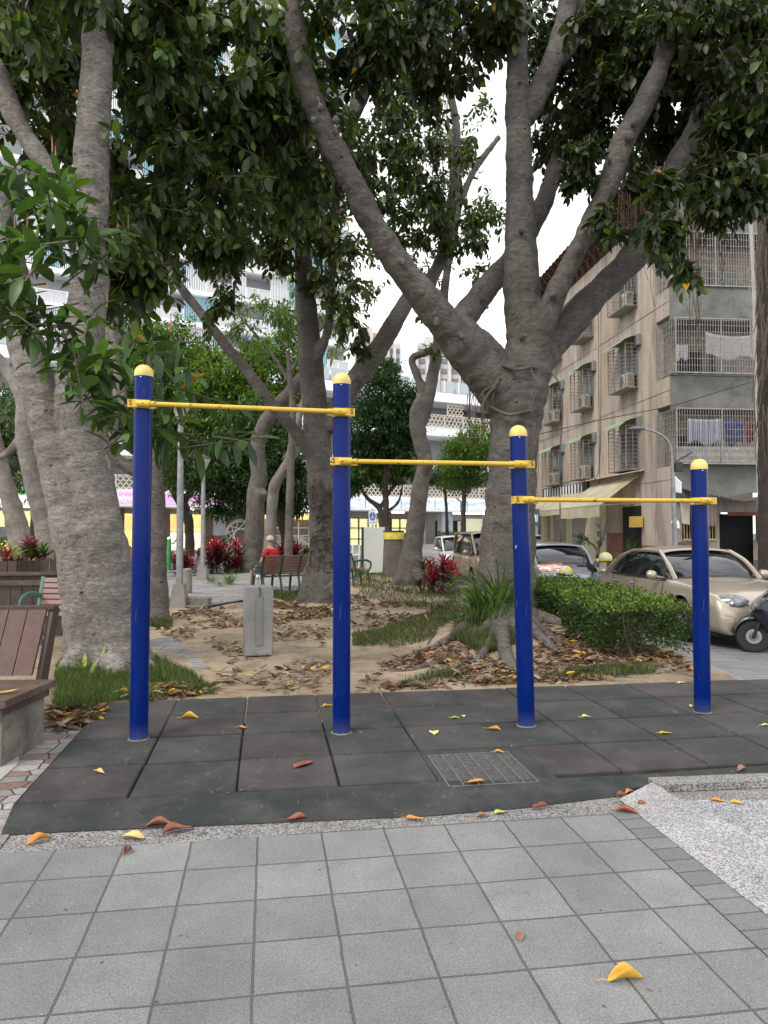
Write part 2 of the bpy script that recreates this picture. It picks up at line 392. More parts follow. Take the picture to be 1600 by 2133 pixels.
mb = MB(); green = (.021,.0255,.0248); maroon = (.0275,.0235,.024); dk = (.0125,.0175,.017)
def loc(p): return RI @ Vector(p)
for r in range(-1, 3):
    for c in range(-2, 9):
        x0 = c*TS; x1 = x0+TS; y0 = r*TS; y1 = y0+TS
        if r == 2: y1 = y0 + TS*.98
        if r == -1 and c == 2: continue
        if r == -1 and c == 3: x0 += TS*.22
        sh = (.0 if c < 3 else -.05*TS)
        j = lambda: rng.uniform(-.003, .003)
        k = rng.choice([green, maroon, green, maroon, (.029,.030,.030)]) if (r, c) != (-1,0) else maroon
        f = rng.uniform(.85, 1.2); mb.c = tuple(v*f for v in k)
        h = TH + rng.uniform(-.002, .003); g = .0055; b = .009
        e = .010; v = [(x0+sh+g+j(), y0+g+e+j(), 0), (x1+sh-g+j(), y0+g+e+j(), 0), (x1+sh-g+j(), y1-g-e+j(), 0), (x0+sh+g+j(), y1-g-e+j(), 0)]
        v1 = [(p[0], p[1], h-b) for p in v]
        cx = (x0+x1)/2+sh; cy = (y0+y1)/2
        v2 = [(cx+(p[0]-cx)*(1-2*b/TS), cy+(p[1]-cy)*(1-2*b/TS), h) for p in v]
        mb.add(v+v1+v2, [(0,1,5,4),(1,2,6,5),(2,3,7,6),(3,0,4,7),(4,5,9,8),(5,6,10,9),(6,7,11,10),(7,4,8,11),(8,9,10,11)])
mb.c = (.006,.006,.006); mb.add([(-2*TS,-TS,.004),(9*TS,-TS,.004),(9*TS,3*TS-.02,.004),(-2*TS,3*TS-.02,.004)], [(0,1,2,3)])
# moulded border: flat infill by the grate and the bevel all round
mb.c = dk
fy = -TS; LX = -2*TS
inner = [loc(G(62,1683)), Vector((LX, fy-.004, 0)), Vector((2*TS-.01, fy-.004, 0)), Vector((3*TS, fy-.06, 0)), Vector((4*TS, fy-.075, 0)), Vector((5.2*TS, fy-.04, 0)), Vector((6.5*TS, fy-.02, 0)), Vector((9*TS, fy-.01, 0))]
inner[0] = Vector((LX, fy-.004, 0))
outer = [loc(G(2,1740)), loc(G(130,1733)), loc(G(890,1700)), loc(G(1090,1683)), loc(G(1290,1658)), loc(G(1362,1634)), loc(G(1600,1630)), loc(G(2400,1604))]
for k in range(len(inner)-1):
    a, b_, c_, d_ = inner[k], inner[k+1], outer[k+1], outer[k]
    A = Vector((a.x,a.y,TH-.003)); B = Vector((b_.x,b_.y,TH-.003)); C_ = Vector((c_.x,c_.y,.001)); D_ = Vector((d_.x,d_.y,.001))
    A2 = A.lerp(D_, .3); A2.z = TH-.006; B2 = B.lerp(C_, .3); B2.z = TH-.006
    A3 = A.lerp(D_, .93); A3.z = .012; B3 = B.lerp(C_, .93); B3.z = .012
    mb.add([A, B, B2, A2, A3, B3, C_, D_], [(0,3,2,1),(3,4,5,2),(4,7,6,5)])
# left bevel
A = Vector((LX-.003, fy, TH-.003)); B = Vector((LX-.003, 3*TS*.99, TH-.003))
Cc = loc(G(2,1740)); Dd = loc(G(222,1462)); Cc.z = Dd.z = .001
mb.add([A, B, Dd, Cc], [(0,1,2,3)])
# infill round the grate (under it a pit)
gp = [loc(G(893,1582)), loc(G(1062,1575)), loc(G(1121,1640)), loc(G(936,1655))]
z_ = TH-.004
gx0 = gp[3].x*.5+gp[0].x*.5; gx1 = gp[1].x*.5+gp[2].x*.5; gy0 = (gp[2].y+gp[3].y)/2; gy1 = (gp[0].y+gp[1].y)/2
X0, X1, Y0, Y1 = 2*TS-.005, 3*TS+.2*TS, fy-.11, 0.0
gy0 = max(gy0, Y0+.01); 
v = [(X0,Y0,z_),(X1,Y0,z_),(X1,Y1,z_),(X0,Y1,z_),(gx0,gy0,z_),(gx1,gy0,z_),(gx1,gy1,z_),(gx0,gy1,z_),(gx0,gy0,.002),(gx1,gy0,.002),(gx1,gy1,.002),(gx0,gy1,.002)]
mb.add(v, [(0,1,5,4),(1,2,6,5),(2,3,7,6),(3,0,4,7),(4,5,9,8),(5,6,10,9),(6,7,11,10),(7,4,8,11)])
ro = mb.build('rubber_flooring', M['rubber'], None, 0); ro.matrix_world = RM; ro['kind'] = 'structure'
# the drain grate
gr = empty('drain_grate', (0,0,0), 0, 'square galvanised drain grate let into the dark rubber flooring', 'drain grate')
gr.matrix_world = RM @ Matrix.Translation(((gx0+gx1)/2, (gy0+gy1)/2, TH-.006))
w_, d_ = (gx1-gx0)/2, (gy1-gy0)/2
m1 = MB(); m1.box(-w_,w_,-d_,-d_+.006,-.02,.004); m1.box(-w_,w_,d_-.006,d_,-.02,.004); m1.box(-w_,-w_+.006,-d_+.006,d_-.006,-.02,.004); m1.box(w_-.006,w_,-d_+.006,d_-.006,-.02,.004)
m1.build('frame', M['steel'], gr, 0)
m1 = MB(); [m1.box(-w_+.006, w_-.006, -d_+(2*d_)*i/15-.002, -d_+(2*d_)*i/15+.002, -.018, .0015) for i in range(1,15)]
m1.build('bearing_bars', M['steel'], gr, 0)
m1 = MB(); [m1.tube([(-w_+2*w_*i/6, -d_+.006, .004), (-w_+2*w_*i/6, d_-.006, .004)], .0032, 6) for i in range(1,6)]
m1.build('cross_rods', M['steel'], gr)
m1 = MB(); m1.box(-w_+.004,w_-.004,-d_+.004,d_-.004,-.0265,-.024); m1.build('pit', plain('pit dirt', (.02,.018,.015), 1, .4, 20), gr, 0)
# ================================================================ pull-up bars
pu = empty('pull_up_bars', G(700, 1540), 0, 'blue pull-up frame of four domed posts with three stepped yellow bars', 'pull-up bars')
posts = [(289,1551,300,760,40), (711.5,1538,712,777,36), (1097,1523,1079,886,37), (1463.5,1494,1456,956,37)]
PT = []
for (bx, by, tx, ty, wpx) in posts:
    b = G(bx, by-2) + Vector((0,0,TH)); D = b.y; t = P(tx, ty, D); r = .0625
    PT.append((b, t, r))
    m1 = MB(); n = 32; ct = t - (t-b).normalized()*r*1.0
    m1.tube([b - Vector((0,0,.03)) - b, ct - b], r, n)
    o = m1.build('post', M['post'], pu, 40); o.matrix_parent_inverse = parent_inv(pu); o.location = b
    m1 = MB(); prof = [(r*1.035, -.022), (r*1.045, -.018)] + [(r*1.045*math.cos(a), r*1.02*math.sin(a)) for a in [i*math.pi/2/9 for i in range(9)]] + [(.002, r*1.02)]
    m1.lathe(prof, ct, n); c = m1.build('cap', M['cap'], o, 60); c.matrix_parent_inverse = Matrix.Translation(-b)
    m1 = MB(); m1.sphere((ct.x-.0, ct.y-r*1.0, ct.z-.034), .006, 10); c = m1.build('bolt', M['chrome'], o); c.matrix_parent_inverse = Matrix.Translation(-b)
    m1 = MB(); m1.lathe([(r+.011,0),(r+.010,.006),(r+.003,.008)], b+Vector((0,0,.001)), 24); c = m1.build('base_collar', M['conc_dark'], o); c.matrix_parent_inverse = Matrix.Translation(-b)
def text_mesh(body, size, mat, name, M4, parent=None, depth=.001, world=True, align='CENTER'):
    cu = bpy.data.curves.new(name, 'FONT'); cu.body = body; cu.size = size; cu.extrude = depth; cu.align_x = align; cu.align_y = 'CENTER'
    cu.resolution_u = 3
    tmp = bpy.data.objects.new(name+'_tmp', cu); COL.objects.link(tmp)
    dg = bpy.context.evaluated_depsgraph_get(); me = bpy.data.meshes.new_from_object(tmp.evaluated_get(dg))
    bpy.data.objects.remove(tmp); bpy.data.curves.remove(cu)
    me.materials.clear(); me.materials.append(mat); me.transform(M4)
    o = bpy.data.objects.new(name, me); COL.objects.link(o)
    if parent is not None:
        o.parent = parent
        if world: o.matrix_parent_inverse = parent_inv(parent)
    return o
M['ink'] = plain('dark stencil paint', (.07,.035,.01), .6, .3, 30)
def at_h(i, py):     # the axis point of post i at the height of pixel row py
    b, t, r = PT[i]; z = P(800, py, b.y).z; k = (z-b.z)/(t.z-b.z); return b.lerp(t, k)
for (i, j, yi, yj) in ((0,1,845,862), (1,2,963,969), (2,3,1042,1044)):
    a = at_h(i, yi); b = at_h(j, yj); d = (b-a).normalized(); f = Vector((d.y, -d.x, 0)).normalized()
    a2 = a + f*.088; b2 = b + f*.088; rb = .0165
    m1 = MB(); N = 30; pts = [a2.lerp(b2, k/N) for k in range(N+1)]
    m1.tube([a2 + d*.05] + [p for p in pts[1:-1] if (p-a2).length > .06 and (p-b2).length > .06] + [b2 - d*.05], rb, 18)
    m1.v = [tuple(Vector(v) - a2) for v in m1.v]
    bar = m1.build('bar', M['yellow'], pu); bar.matrix_parent_inverse = parent_inv(pu); bar.location = a2
    for (c, s, top) in ((a2, 1, a), (b2, -1, b)):
        m1 = MB(); rs = .0265
        u = d*s                                                     # towards the middle of the bar
        m1.tube([c - u*.030, c - u*.024, c + u*.062, c + u*.0625], [rs*.9, rs, rs, rs*.8], 20)
        # the pressed tab beyond the sleeve and the strap that goes round the post
        uz = Vector((0,0,1))
        q = [c - u*.018 + f*.020, c - u*.088 + f*.002, c - u*.088 - f*.006, c - u*.018 - f*.004]
        m1.prism([p - uz*.026 for p in q], uz*.052)
        q = [c - u*.085 - f*.004, c - u*.085 - f*.012, c + u*.105 - f*.012, c + u*.085 - f*.004]
        m1.prism([p - uz*.029 for p in q], uz*.05)
        ra = PT[0][2] + .004; ring = []
        for k in range(25):
            an = 2*math.pi*k/24; ring.append(top + d*math.cos(an)*ra - f*math.sin(an)*ra*-1)
        for zz in ((-.027, .027),):
            n0 = len(m1.v); vs = []
            for p in ring[:-1]: vs += [p + uz*zz[0], p + uz*zz[1]]
            m1.add(vs, [((2*k), (2*k+2) % 48, (2*k+3) % 48, 2*k+1) for k in range(24)])
        cl = m1.build('clamp', M['yellow'], bar, 35); cl.parent = bar; cl.matrix_parent_inverse = Matrix.Translation(-a2)
        m1 = MB(); m1.tube([c + u*.02 + f*.024, c + u*.02 + f*.0285], .0045, 10); sc1 = m1.build('screw', M['blackpl'], bar); sc1.matrix_parent_inverse = Matrix.Translation(-a2)
        # the stencilled mark on the tab
        xx = (u*-1*(-s)).normalized() if s == 1 else (u*-1).normalized()
        xx = d; zz_ = Vector((0,0,1)); c0 = c - u*.066 + f*.0135 - f*.001
        nn = (f + (u*.25 if False else Vector())).normalized()
        tilt = Matrix.Identity(4)
        tx = (d - f*(.26*s)*-1).normalized() if False else (d + f*(.257*s)).normalized()
        nn = tx.cross(zz_).normalized()
        for r_ in range(3): tilt[r_][0] = tx[r_]; tilt[r_][1] = zz_[r_]; tilt[r_][2] = nn[r_]; tilt[r_][3] = (c0 + nn*.0005)[r_]
        if not (i == 2 and s == -1):
            tm = text_mesh('S', .052, M['ink'], 'stencil_mark', tilt @ Matrix.Translation((0,.002,0)), bar, .0012)
            tm.matrix_parent_inverse = Matrix.Translation(-a2)
# ================================================================ leaves as meshes (numpy)
def leafmesh(name, base, d, nrmv, Lg, Wd, col, mat, parent=None, droop=.25, fold=.18, simple=False, world=False, center=None):
    n = len(base); d = nrm(d); side = nrm(np.cross(d, nrmv)); up = nrm(np.cross(side, d))
    Lg = np.broadcast_to(np.asarray(Lg, float), (n,))[:, None]; Wd = np.broadcast_to(np.asarray(Wd, float), (n,))[:, None]
    dr = np.broadcast_to(np.asarray(droop, float), (n,))[:, None]
    pt = lambda l, w, h: base + d*Lg*l + side*Wd*w + up*(h*Wd - dr*Lg*l*l)
    if simple:
        V = np.stack([pt(0,0,0), pt(.45,.5,fold), pt(1,0,0), pt(.45,-.5,fold)], 1); k = 4
        fs = np.array([[0,1,2,3]]); 
    else:
        V = np.stack([pt(0,0,0), pt(.17,-.29,fold*.7), pt(.17,0,0), pt(.17,.29,fold*.7), pt(.45,-.5,fold), pt(.45,0,0), pt(.45,.5,fold), pt(.76,-.36,fold*.8), pt(.76,0,0), pt(.76,.36,fold*.8), pt(1,0,0)], 1); k = 11
        fs = None
    V = V.reshape(-1, 3)
    if center is not None: V = V - np.array(center)
    off = (np.arange(n)*k)[:, None]
    if simple:
        loops = (off + fs[0][None, :]).ravel(); sizes = np.full(n, 4)
    else:
        pat = [0,2,1, 0,3,2, 1,2,5,4, 2,3,6,5, 4,5,8,7, 5,6,9,8, 7,8,10, 8,9,10]; sz = [3,3,4,4,4,4,3,3]
        loops = (off + np.array(pat)[None, :]).ravel(); sizes = np.tile(sz, n)
    me = bpy.data.meshes.new(name); me.vertices.add(len(V)); me.vertices.foreach_set('co', V.astype(np.float32).ravel())
    me.loops.add(len(loops)); me.loops.foreach_set('vertex_index', loops.astype(np.int32))
    me.polygons.add(len(sizes)); st = np.concatenate([[0], np.cumsum(sizes)[:-1]])
    me.polygons.foreach_set('loop_start', st.astype(np.int32))
    me.update(calc_edges=True)
    at = me.color_attributes.new('Col', 'FLOAT_COLOR', 'POINT')
    c4 = np.concatenate([np.repeat(col, k, axis=0), np.ones((n*k,1))], 1)
    at.data.foreach_set('color', c4.astype(np.float32).ravel())
    me.materials.append(mat)
    if not simple: me.polygons.foreach_set('use_smooth', np.ones(len(sizes), bool))
    o = bpy.data.objects.new(name, me); COL.objects.link(o)
    if parent is not None:
        o.parent = parent
        if world: o.matrix_parent_inverse = parent_inv(parent)
    return o
M['leaf'] = attr_mat('foliage', .42, .28, 0, .38, .15, 8)
M['leafmatt'] = attr_mat('small foliage', .5, .3, 0, .35, .2, 2)
M['dryleaf'] = attr_mat('fallen leaf', .6, .1, 0, .3, .35, 60)
M['grass'] = attr_mat('grass blades', .6, .3, 0, .3, .2, 5)
# ---------------- soil bed of the park
def bedz(x, y):
    z = .082 + .02*math.sin(x*1.7+1.3)*math.sin(y*1.1) + .012*math.sin(x*4.1+y*2.2)
    dx, dy = x-1.95, y-10.9; z += .20*math.exp(-(dx*dx/2.2+dy*dy/2.6))          # mound round the big fig
    dx, dy = x+2.9, y-7.6; z += .06*math.exp(-(dx*dx+dy*dy)/.9)
    if y < 7.6: k = max(0, (y-6.2)/1.4); z = z*k + (.012*y+.014)*(1-k)
    return z
xs = np.concatenate([np.linspace(-30,-8,23)[:-1], np.linspace(-8,3.4,96)]); ys = np.concatenate([np.linspace(5.6,16,90)[:-1], np.linspace(16,52,60)])
v = []; 
for yy in ys:
    for xx in xs:
        lim = 3.42 if yy < 15 else (3.42 - min(1.2,(yy-15)*.16)) if yy < 30 else 2.2 + min(8, (yy-30)*.6)
        x2 = xx if xx < 0 else xx/3.4*lim
        v.append((x2, yy, bedz(x2, yy)))
nx = len(xs); f = [(j*nx+i, j*nx+i+1, (j+1)*nx+i+1, (j+1)*nx+i) for j in range(len(ys)-1) for i in range(nx-1)]
def mat_soil():
    t = NT('sandy soil'); n = t.noise(1.1, 6, .6)
    col = t.ramp(n, [(.30, (.29,.225,.15)), (.5, (.40,.32,.22)), (.7, (.47,.385,.27))])
    d = t.noise(5, 7, .72); col = t.mix(t.ramp(d, [(.50, 0.0), (.66, .85)]), col, (.15,.10,.066))
    m = t.noise(.55, 4, .6); col = t.mix(t.ramp(m, [(.46, 0.0), (.6, .65)]), col, (.13,.095,.062))
    w = t.noise(26, 6, .7, t.co((.6,1.6,1))); col = t.mix(t.ramp(w, [(.60, 0.0), (.68, .8)]), col, (.09,.06,.04))
    return t.fin(col, .95, t.bump(t.noise(24, 7, .75), .03, 1))
M['soil'] = mat_soil()
mb = MB(); mb.add(v, f); mb.build('soil_bed', M['soil'], None, 180)['kind'] = 'structure'
# side wall of the bed along the street
mb = MB(); e_ = [(3.42+.0, 7.0), (3.42, 15), (2.6, 20), (2.22, 24), (2.2, 30)]
for k in range(len(e_)-1):
    (xa, ya), (xb, yb) = e_[k], e_[k+1]; z0 = bedz(xa, ya)-.01; z1 = bedz(xb, yb)-.01
    mb.add([(xa,ya,-.3),(xb,yb,-.3),(xb,yb,z1),(xa,ya,z0),(xa+.14,ya,-.3),(xb+.14,yb,-.3),(xb+.14,yb,z1-.02),(xa+.14,ya,z0-.02)], [(0,3,2,1),(4,5,6,7),(3,7,6,2),(0,4,7,3)])
mb.build('kerb_stone', M['concrete'], None, 0)['kind'] = 'structure'
# street surface on the right, dropping away from the plaza
v = []; f = []
ysr = [6.0,7.0,7.6,8.2,9,10,11,13,18,30,60,90]; xsr = [3.5,5,7,9,12,20,40]
def stz(y): return .012*y-.006 if y < 6.9 else max(-.215, .077 - .09*(y-6.9)) if y < 12 else -.215
for yy in ysr:
    for xx in xsr:
        lo = 3.5 if yy < 15 else 3.5-min(1.4,(yy-15)*.17); x2 = lo+(xx-3.5)
        if yy < 15 and yy <= 6: x2 = x2
        v.append((x2, yy, stz(yy)))
nx = len(xsr); f = [(j*nx+i, j*nx+i+1, (j+1)*nx+i+1, (j+1)*nx+i) for j in range(len(ysr)-1) for i in range(nx-1)]
mb = MB(); mb.add(v, f); o = mb.build('street', M['streetpav'], None, 0); o['kind'] = 'structure'
# paved paths inside the park (a little above the soil)
def flat(name, pts, mat, z, rz=0, thick=.02):
    mb = MB(); mb.prism([Vector((p.x, p.y, z-thick)) for p in pts], (0,0,thick)); o = mb.build(name, mat, None, 0); o['kind'] = 'structure'; return o
zz = .125
flat('park_path', [G(300,1205,zz), G(320,1262,zz), G(425,1262,zz), G(700,1216,zz), G(745,1196,zz), G(640,1178,zz), G(300,1178,zz)], M['pathpav'], zz)
flat('far_path', [G(-300,1178,zz), G(700,1178,zz), G(900,1160,zz), G(1010,1140,zz), G(-300,1140,zz)], plain('grey path', (.20,.20,.195), .9, .2, 1), zz-.012)
flat('corner_slab', [G(318,1330,.11), G(355,1322,.11), G(438,1388,.11), G(345,1400,.11), G(300,1370,.11)], M['pathpav'], .098)
0 and flat('worn_patch', [G(420,1345,.1), G(500,1330,.1), G(590,1345,.1), G(600,1378,.1), G(470,1392,.1), G(410,1372,.1)], plain('damp packed soil', (.21,.17,.125), .95, .3, 6, .006, 60), .112)
# ---------------- grass, as blades
def blades(name, n, sampler, hmin, hmax, cols, seed=1, w=.006, lean=.5, group=None, label=None):
    r = np.random.default_rng(seed); p = []
    while len(p) < n:
        q = sampler(r)
        if q is not None: p.append(q)
    p = np.array(p); a = r.uniform(0, 2*np.pi, n); ln = r.uniform(.1, lean, n)
    d = np.stack([np.cos(a)*ln, np.sin(a)*ln, np.ones(n)], 1); nn = np.stack([np.cos(a), np.sin(a), np.zeros(n)], 1)+r.normal(0,.3,(n,3))
    h = r.uniform(hmin, hmax, n); c = np.array(cols)[r.integers(0, len(cols), n)] * r.uniform(.7, 1.3, (n,1))
    o = leafmesh(name, p, d, nn, h, np.full(n, w)*r.uniform(.7,1.5,n), c, M['grass'], None, r.uniform(.1,.6,n), .1, simple=True)
    return tag(o, label, 'grass', group, 'stuff')
def poly_in(x, y, pg):
    ins = False; n = len(pg)
    for i in range(n):
        x1, y1 = pg[i]; x2, y2 = pg[(i+1) % n]
        if (y1 > y) != (y2 > y) and x < (x2-x1)*(y-y1)/(y2-y1)+x1: ins = not ins
    return ins
def pgsampler(pix, z=.09, clump=.0, nzs=3.0, thr=-.2):
    pg = [tuple(G(px, py, z)[:2]) for px, py in pix]
    xs_ = [p[0] for p in pg]; ys_ = [p[1] for p in pg]; bx = (min(xs_), max(xs_), min(ys_), max(ys_))
    def s(r):
        x = r.uniform(bx[0], bx[1]); y = r.uniform(bx[2], bx[3])
        if not poly_in(x, y, pg): return None
        if math.sin(x*nzs+1)*math.sin(y*nzs*.8+2)+.5*math.sin(x*nzs*2.3)*math.sin(y*nzs*1.9) < thr+r.uniform(-.4,.4): return None
        return (x, y, bedz(x, y)-.004)
    return s
gcols = [(.055,.09,.026),(.04,.07,.02),(.08,.11,.035),(.15,.14,.07),(.035,.06,.018),(.11,.10,.05)]
blades('grass', 13000, pgsampler([(118,1400),(150,1380),(330,1385),(400,1410),(450,1448),(330,1460),(240,1462),(215,1478),(130,1492),(112,1480)], thr=-.6), .03, .11, [(.07,.12,.03),(.05,.09,.022),(.10,.15,.04),(.14,.15,.06),(.04,.08,.02)], 1, .007, 1.1)
blades('grass', 9000, pgsampler([(740,1195),(1000,1190),(1010,1250),(930,1285),(760,1240),(735,1225)], thr=-.7), .05, .13, gcols, 2, .012, .8)
blades('grass', 9000, pgsampler([(735,1322),(860,1300),(940,1250),(960,1300),(900,1335),(820,1352),(735,1345)], thr=-.5), .03, .09, gcols, 3, .008, .8)
blades('grass', 5000, pgsampler([(560,1228),(650,1222),(655,1240),(600,1255),(560,1245)], thr=-.6), .04, .10, gcols, 4, .012, .8)
blades('grass', 2600, pgsampler([(800,1440),(900,1405),(1440,1385),(1440,1400),(1100,1420)], thr=.25), .03, .10, gcols, 5, .007, .8)
blades('grass', 9000, pgsampler([(960,1310),(1080,1315),(1090,1350),(1010,1365),(940,1340)], thr=-.3), .05, .14, gcols, 6, .008, .9)
blades('grass', 4000, pgsampler([(310,1250),(360,1300),(350,1310),(300,1300)], thr=-.8), .04, .12, gcols, 7, .01, .9)
# ---------------- leaf litter
LC = np.array([(.14,.075,.048),(.11,.068,.048),(.17,.10,.062),(.08,.052,.038),(.20,.11,.058),(.14,.10,.075),(.15,.075,.05),(.26,.18,.12),(.21,.165,.125),(.17,.14,.115)])
def litter(name, n, sampler, smin, smax, seed, bright=.03):
    r = np.random.default_rng(seed); p = []
    while len(p) < n:
        q = sampler(r)
        if q is not None: p.append(q)
    p = np.array(p); p[:, 2] += r.uniform(.004, .03, n); a = r.uniform(0, 2*np.pi, n)
    d = np.stack([np.cos(a), np.sin(a), r.normal(0, .22, n)], 1); nn = np.stack([r.normal(0,.35,n), r.normal(0,.35,n), np.ones(n)], 1)
    c = LC[r.integers(0, len(LC), n)]*r.uniform(.7, 1.35, (n,1))
    yl = r.uniform(0,1,n) < bright; c[yl] = np.array([(.62,.36,.05)])*r.uniform(.7,1.2,(yl.sum(),1))
    L_ = r.uniform(smin*.8, smax, n)
    return tag(leafmesh(name, p, d, nn, L_, L_*r.uniform(.3,.5,n), c, M['dryleaf'], None, r.uniform(-.3,.35,n), r.uniform(.1,.5)), None, 'fallen leaves', None, 'stuff')
lit = lambda pix, thr: pgsampler(pix, .09, 0, 2.6, thr)
litter('leaf_litter', 4200, lit([(735,1445),(800,1385),(930,1340),(1090,1320),(1180,1290),(1420,1375),(1440,1398),(1100,1425)], -.35), .06, .14, 11, .035)
litter('leaf_litter', 1300, lit([(330,1310),(400,1265),(690,1262),(690,1440),(620,1448),(430,1446),(360,1400),(480,1390),(430,1330)], .1), .06, .14, 12, .03)
litter('leaf_litter', 450, lit([(330,1290),(440,1265),(520,1300),(440,1330),(340,1330)], -.4), .06, .14, 13, .03)
litter('leaf_litter', 420, lit([(112,1480),(215,1478),(190,1505),(120,1520)], -1), .06, .13, 14, .06)
litter('leaf_litter', 700, lit([(735,1235),(1000,1270),(980,1330),(735,1310)], .1), .07, .15, 15, .03)
litter('leaf_litter', 500, lit([(560,1255),(690,1240),(690,1290),(570,1300)], -.2), .07, .15, 16, .05)
litter('leaf_litter', 300, lit([(200,1430),(400,1400),(450,1445),(300,1465)], 0), .06, .13, 17, .08)

def crumbs(r):
    if r.uniform() < .6: px, py = r.uniform(0, 1330), 0; py = 1748 - px*.05 + r.uniform(-14, 14)
    else: px, py = r.uniform(0, 1600), r.uniform(1450, 2100)
    g = G(px, py); return (g.x, g.y, g.z + (TH if py < 1650 else 0) - .008)
r_ = np.random.default_rng(77); n_ = 260; p_ = np.array([crumbs(r_) for _ in range(n_)]); p_[:, 2] += .010; a_ = r_.uniform(0, 6.28, n_); l_ = r_.uniform(.006, .022, n_)
tag(leafmesh('leaf_crumbs', p_, np.stack([np.cos(a_), np.sin(a_), r_.normal(0,.1,n_)], 1), np.tile([0,0,1.], (n_,1)), l_, l_*.5, LC[r_.integers(0,len(LC),n_)]*r_.uniform(.5,1.3,(n_,1)), M['dryleaf'], None, .1, .1, simple=True), None, 'leaf crumbs', None, 'stuff')
# ================================================================ trees
M['bark_grey'] = bark('pale grey fig bark', (.138,.127,.114), (.262,.243,.22), (.055,.045,.036), 30, 5)
M['bark_fig'] = bark('brown grey fig bark', (.080,.072,.063), (.142,.128,.114), (.03,.024,.019), 26, 4)
M['bark_far'] = bark('grey brown bark', (.078,.069,.060), (.135,.122,.108), (.045,.035,.028), 20, 3)
M['bark_dark'] = bark('dark bark', (.035,.026,.02), (.06,.046,.035), (.012,.009,.007), 20, 3)
M['twig'] = plain('twigs', (.10,.085,.06), .8, .3, 8)
def smooth_path(pts, sub=6):
    n = len(pts); out = []
    for i in range(n-1):
        p0, p1, p2, p3 = [np.array(pts[max(0, min(n-1, k))], float) for k in (i-1, i, i+1, i+2)]
        for k in range(sub):
            t = k/sub; out.append(.5*((2*p1)+(-p0+p2)*t+(2*p0-5*p1+4*p2-p3)*t*t+(-p0+3*p1-3*p2+p3)*t**3))
    out.append(np.array(pts[-1], float)); return out
tex = bpy.data.textures.new('lumps', 'CLOUDS'); tex.noise_scale = .35; tex.noise_depth = 3
tex2 = bpy.data.textures.new('knots', 'CLOUDS'); tex2.noise_scale = .07; tex2.noise_depth = 4
def wood(name, limbs, mat, parent, voxel, lump=.05, fine=.012, n=14, sub=6, world_pts=False, seed=0, extra=()):
    """limbs: polylines of (px, py, D, width px), or world points (x, y, z, radius)"""
    mb = MB(); rg = random.Random(seed)
    for lb in limbs:
        pts = []
        for q in lb:
            if world_pts: pts.append(q)
            else: w = P(q[0], q[1], q[2]); pts.append((w.x, w.y, w.z, q[3]/2*q[2]/F))
        s = smooth_path(pts, sub)
        mb.tube([p[:3] for p in s], [max(.004, p[3]*(.93 if voxel else 1)*(1+rg.uniform(-.05,.05))) for p in s], n)
    for c, r in extra: mb.sphere(c, r, 8, 1, .7, 1.1)
    lo = Vector(parent.location); mb.v = [tuple(Vector(v)-lo) for v in mb.v]
    o = mb.build(name, mat, parent, 180)
    if not voxel: o['kind'] = 'stuff'
    if voxel:
        m = o.modifiers.new('union', 'REMESH'); m.mode = 'VOXEL'; m.voxel_size = voxel; m.use_smooth_shade = True
        m = o.modifiers.new('soft', 'SMOOTH'); m.iterations = 3; m.factor = .5
        if lump: m = o.modifiers.new('lumps', 'DISPLACE'); m.texture = tex; m.strength = lump*.8; m.mid_level = .5
        if fine: m = o.modifiers.new('fine', 'DISPLACE'); m.texture = tex2; m.strength = fine; m.mid_level = .5
    return o
DG = np.array([(.016,.036,.012),(.022,.050,.015),(.028,.062,.018),(.012,.028,.012),(.035,.075,.02)])*np.array([1.35,1.03,.8])
MG = np.array([(.045,.09,.022),(.06,.12,.028),(.035,.07,.02),(.08,.15,.035)])
LG_ = np.array([(.10,.19,.035),(.13,.23,.045),(.07,.14,.03),(.16,.25,.06)])
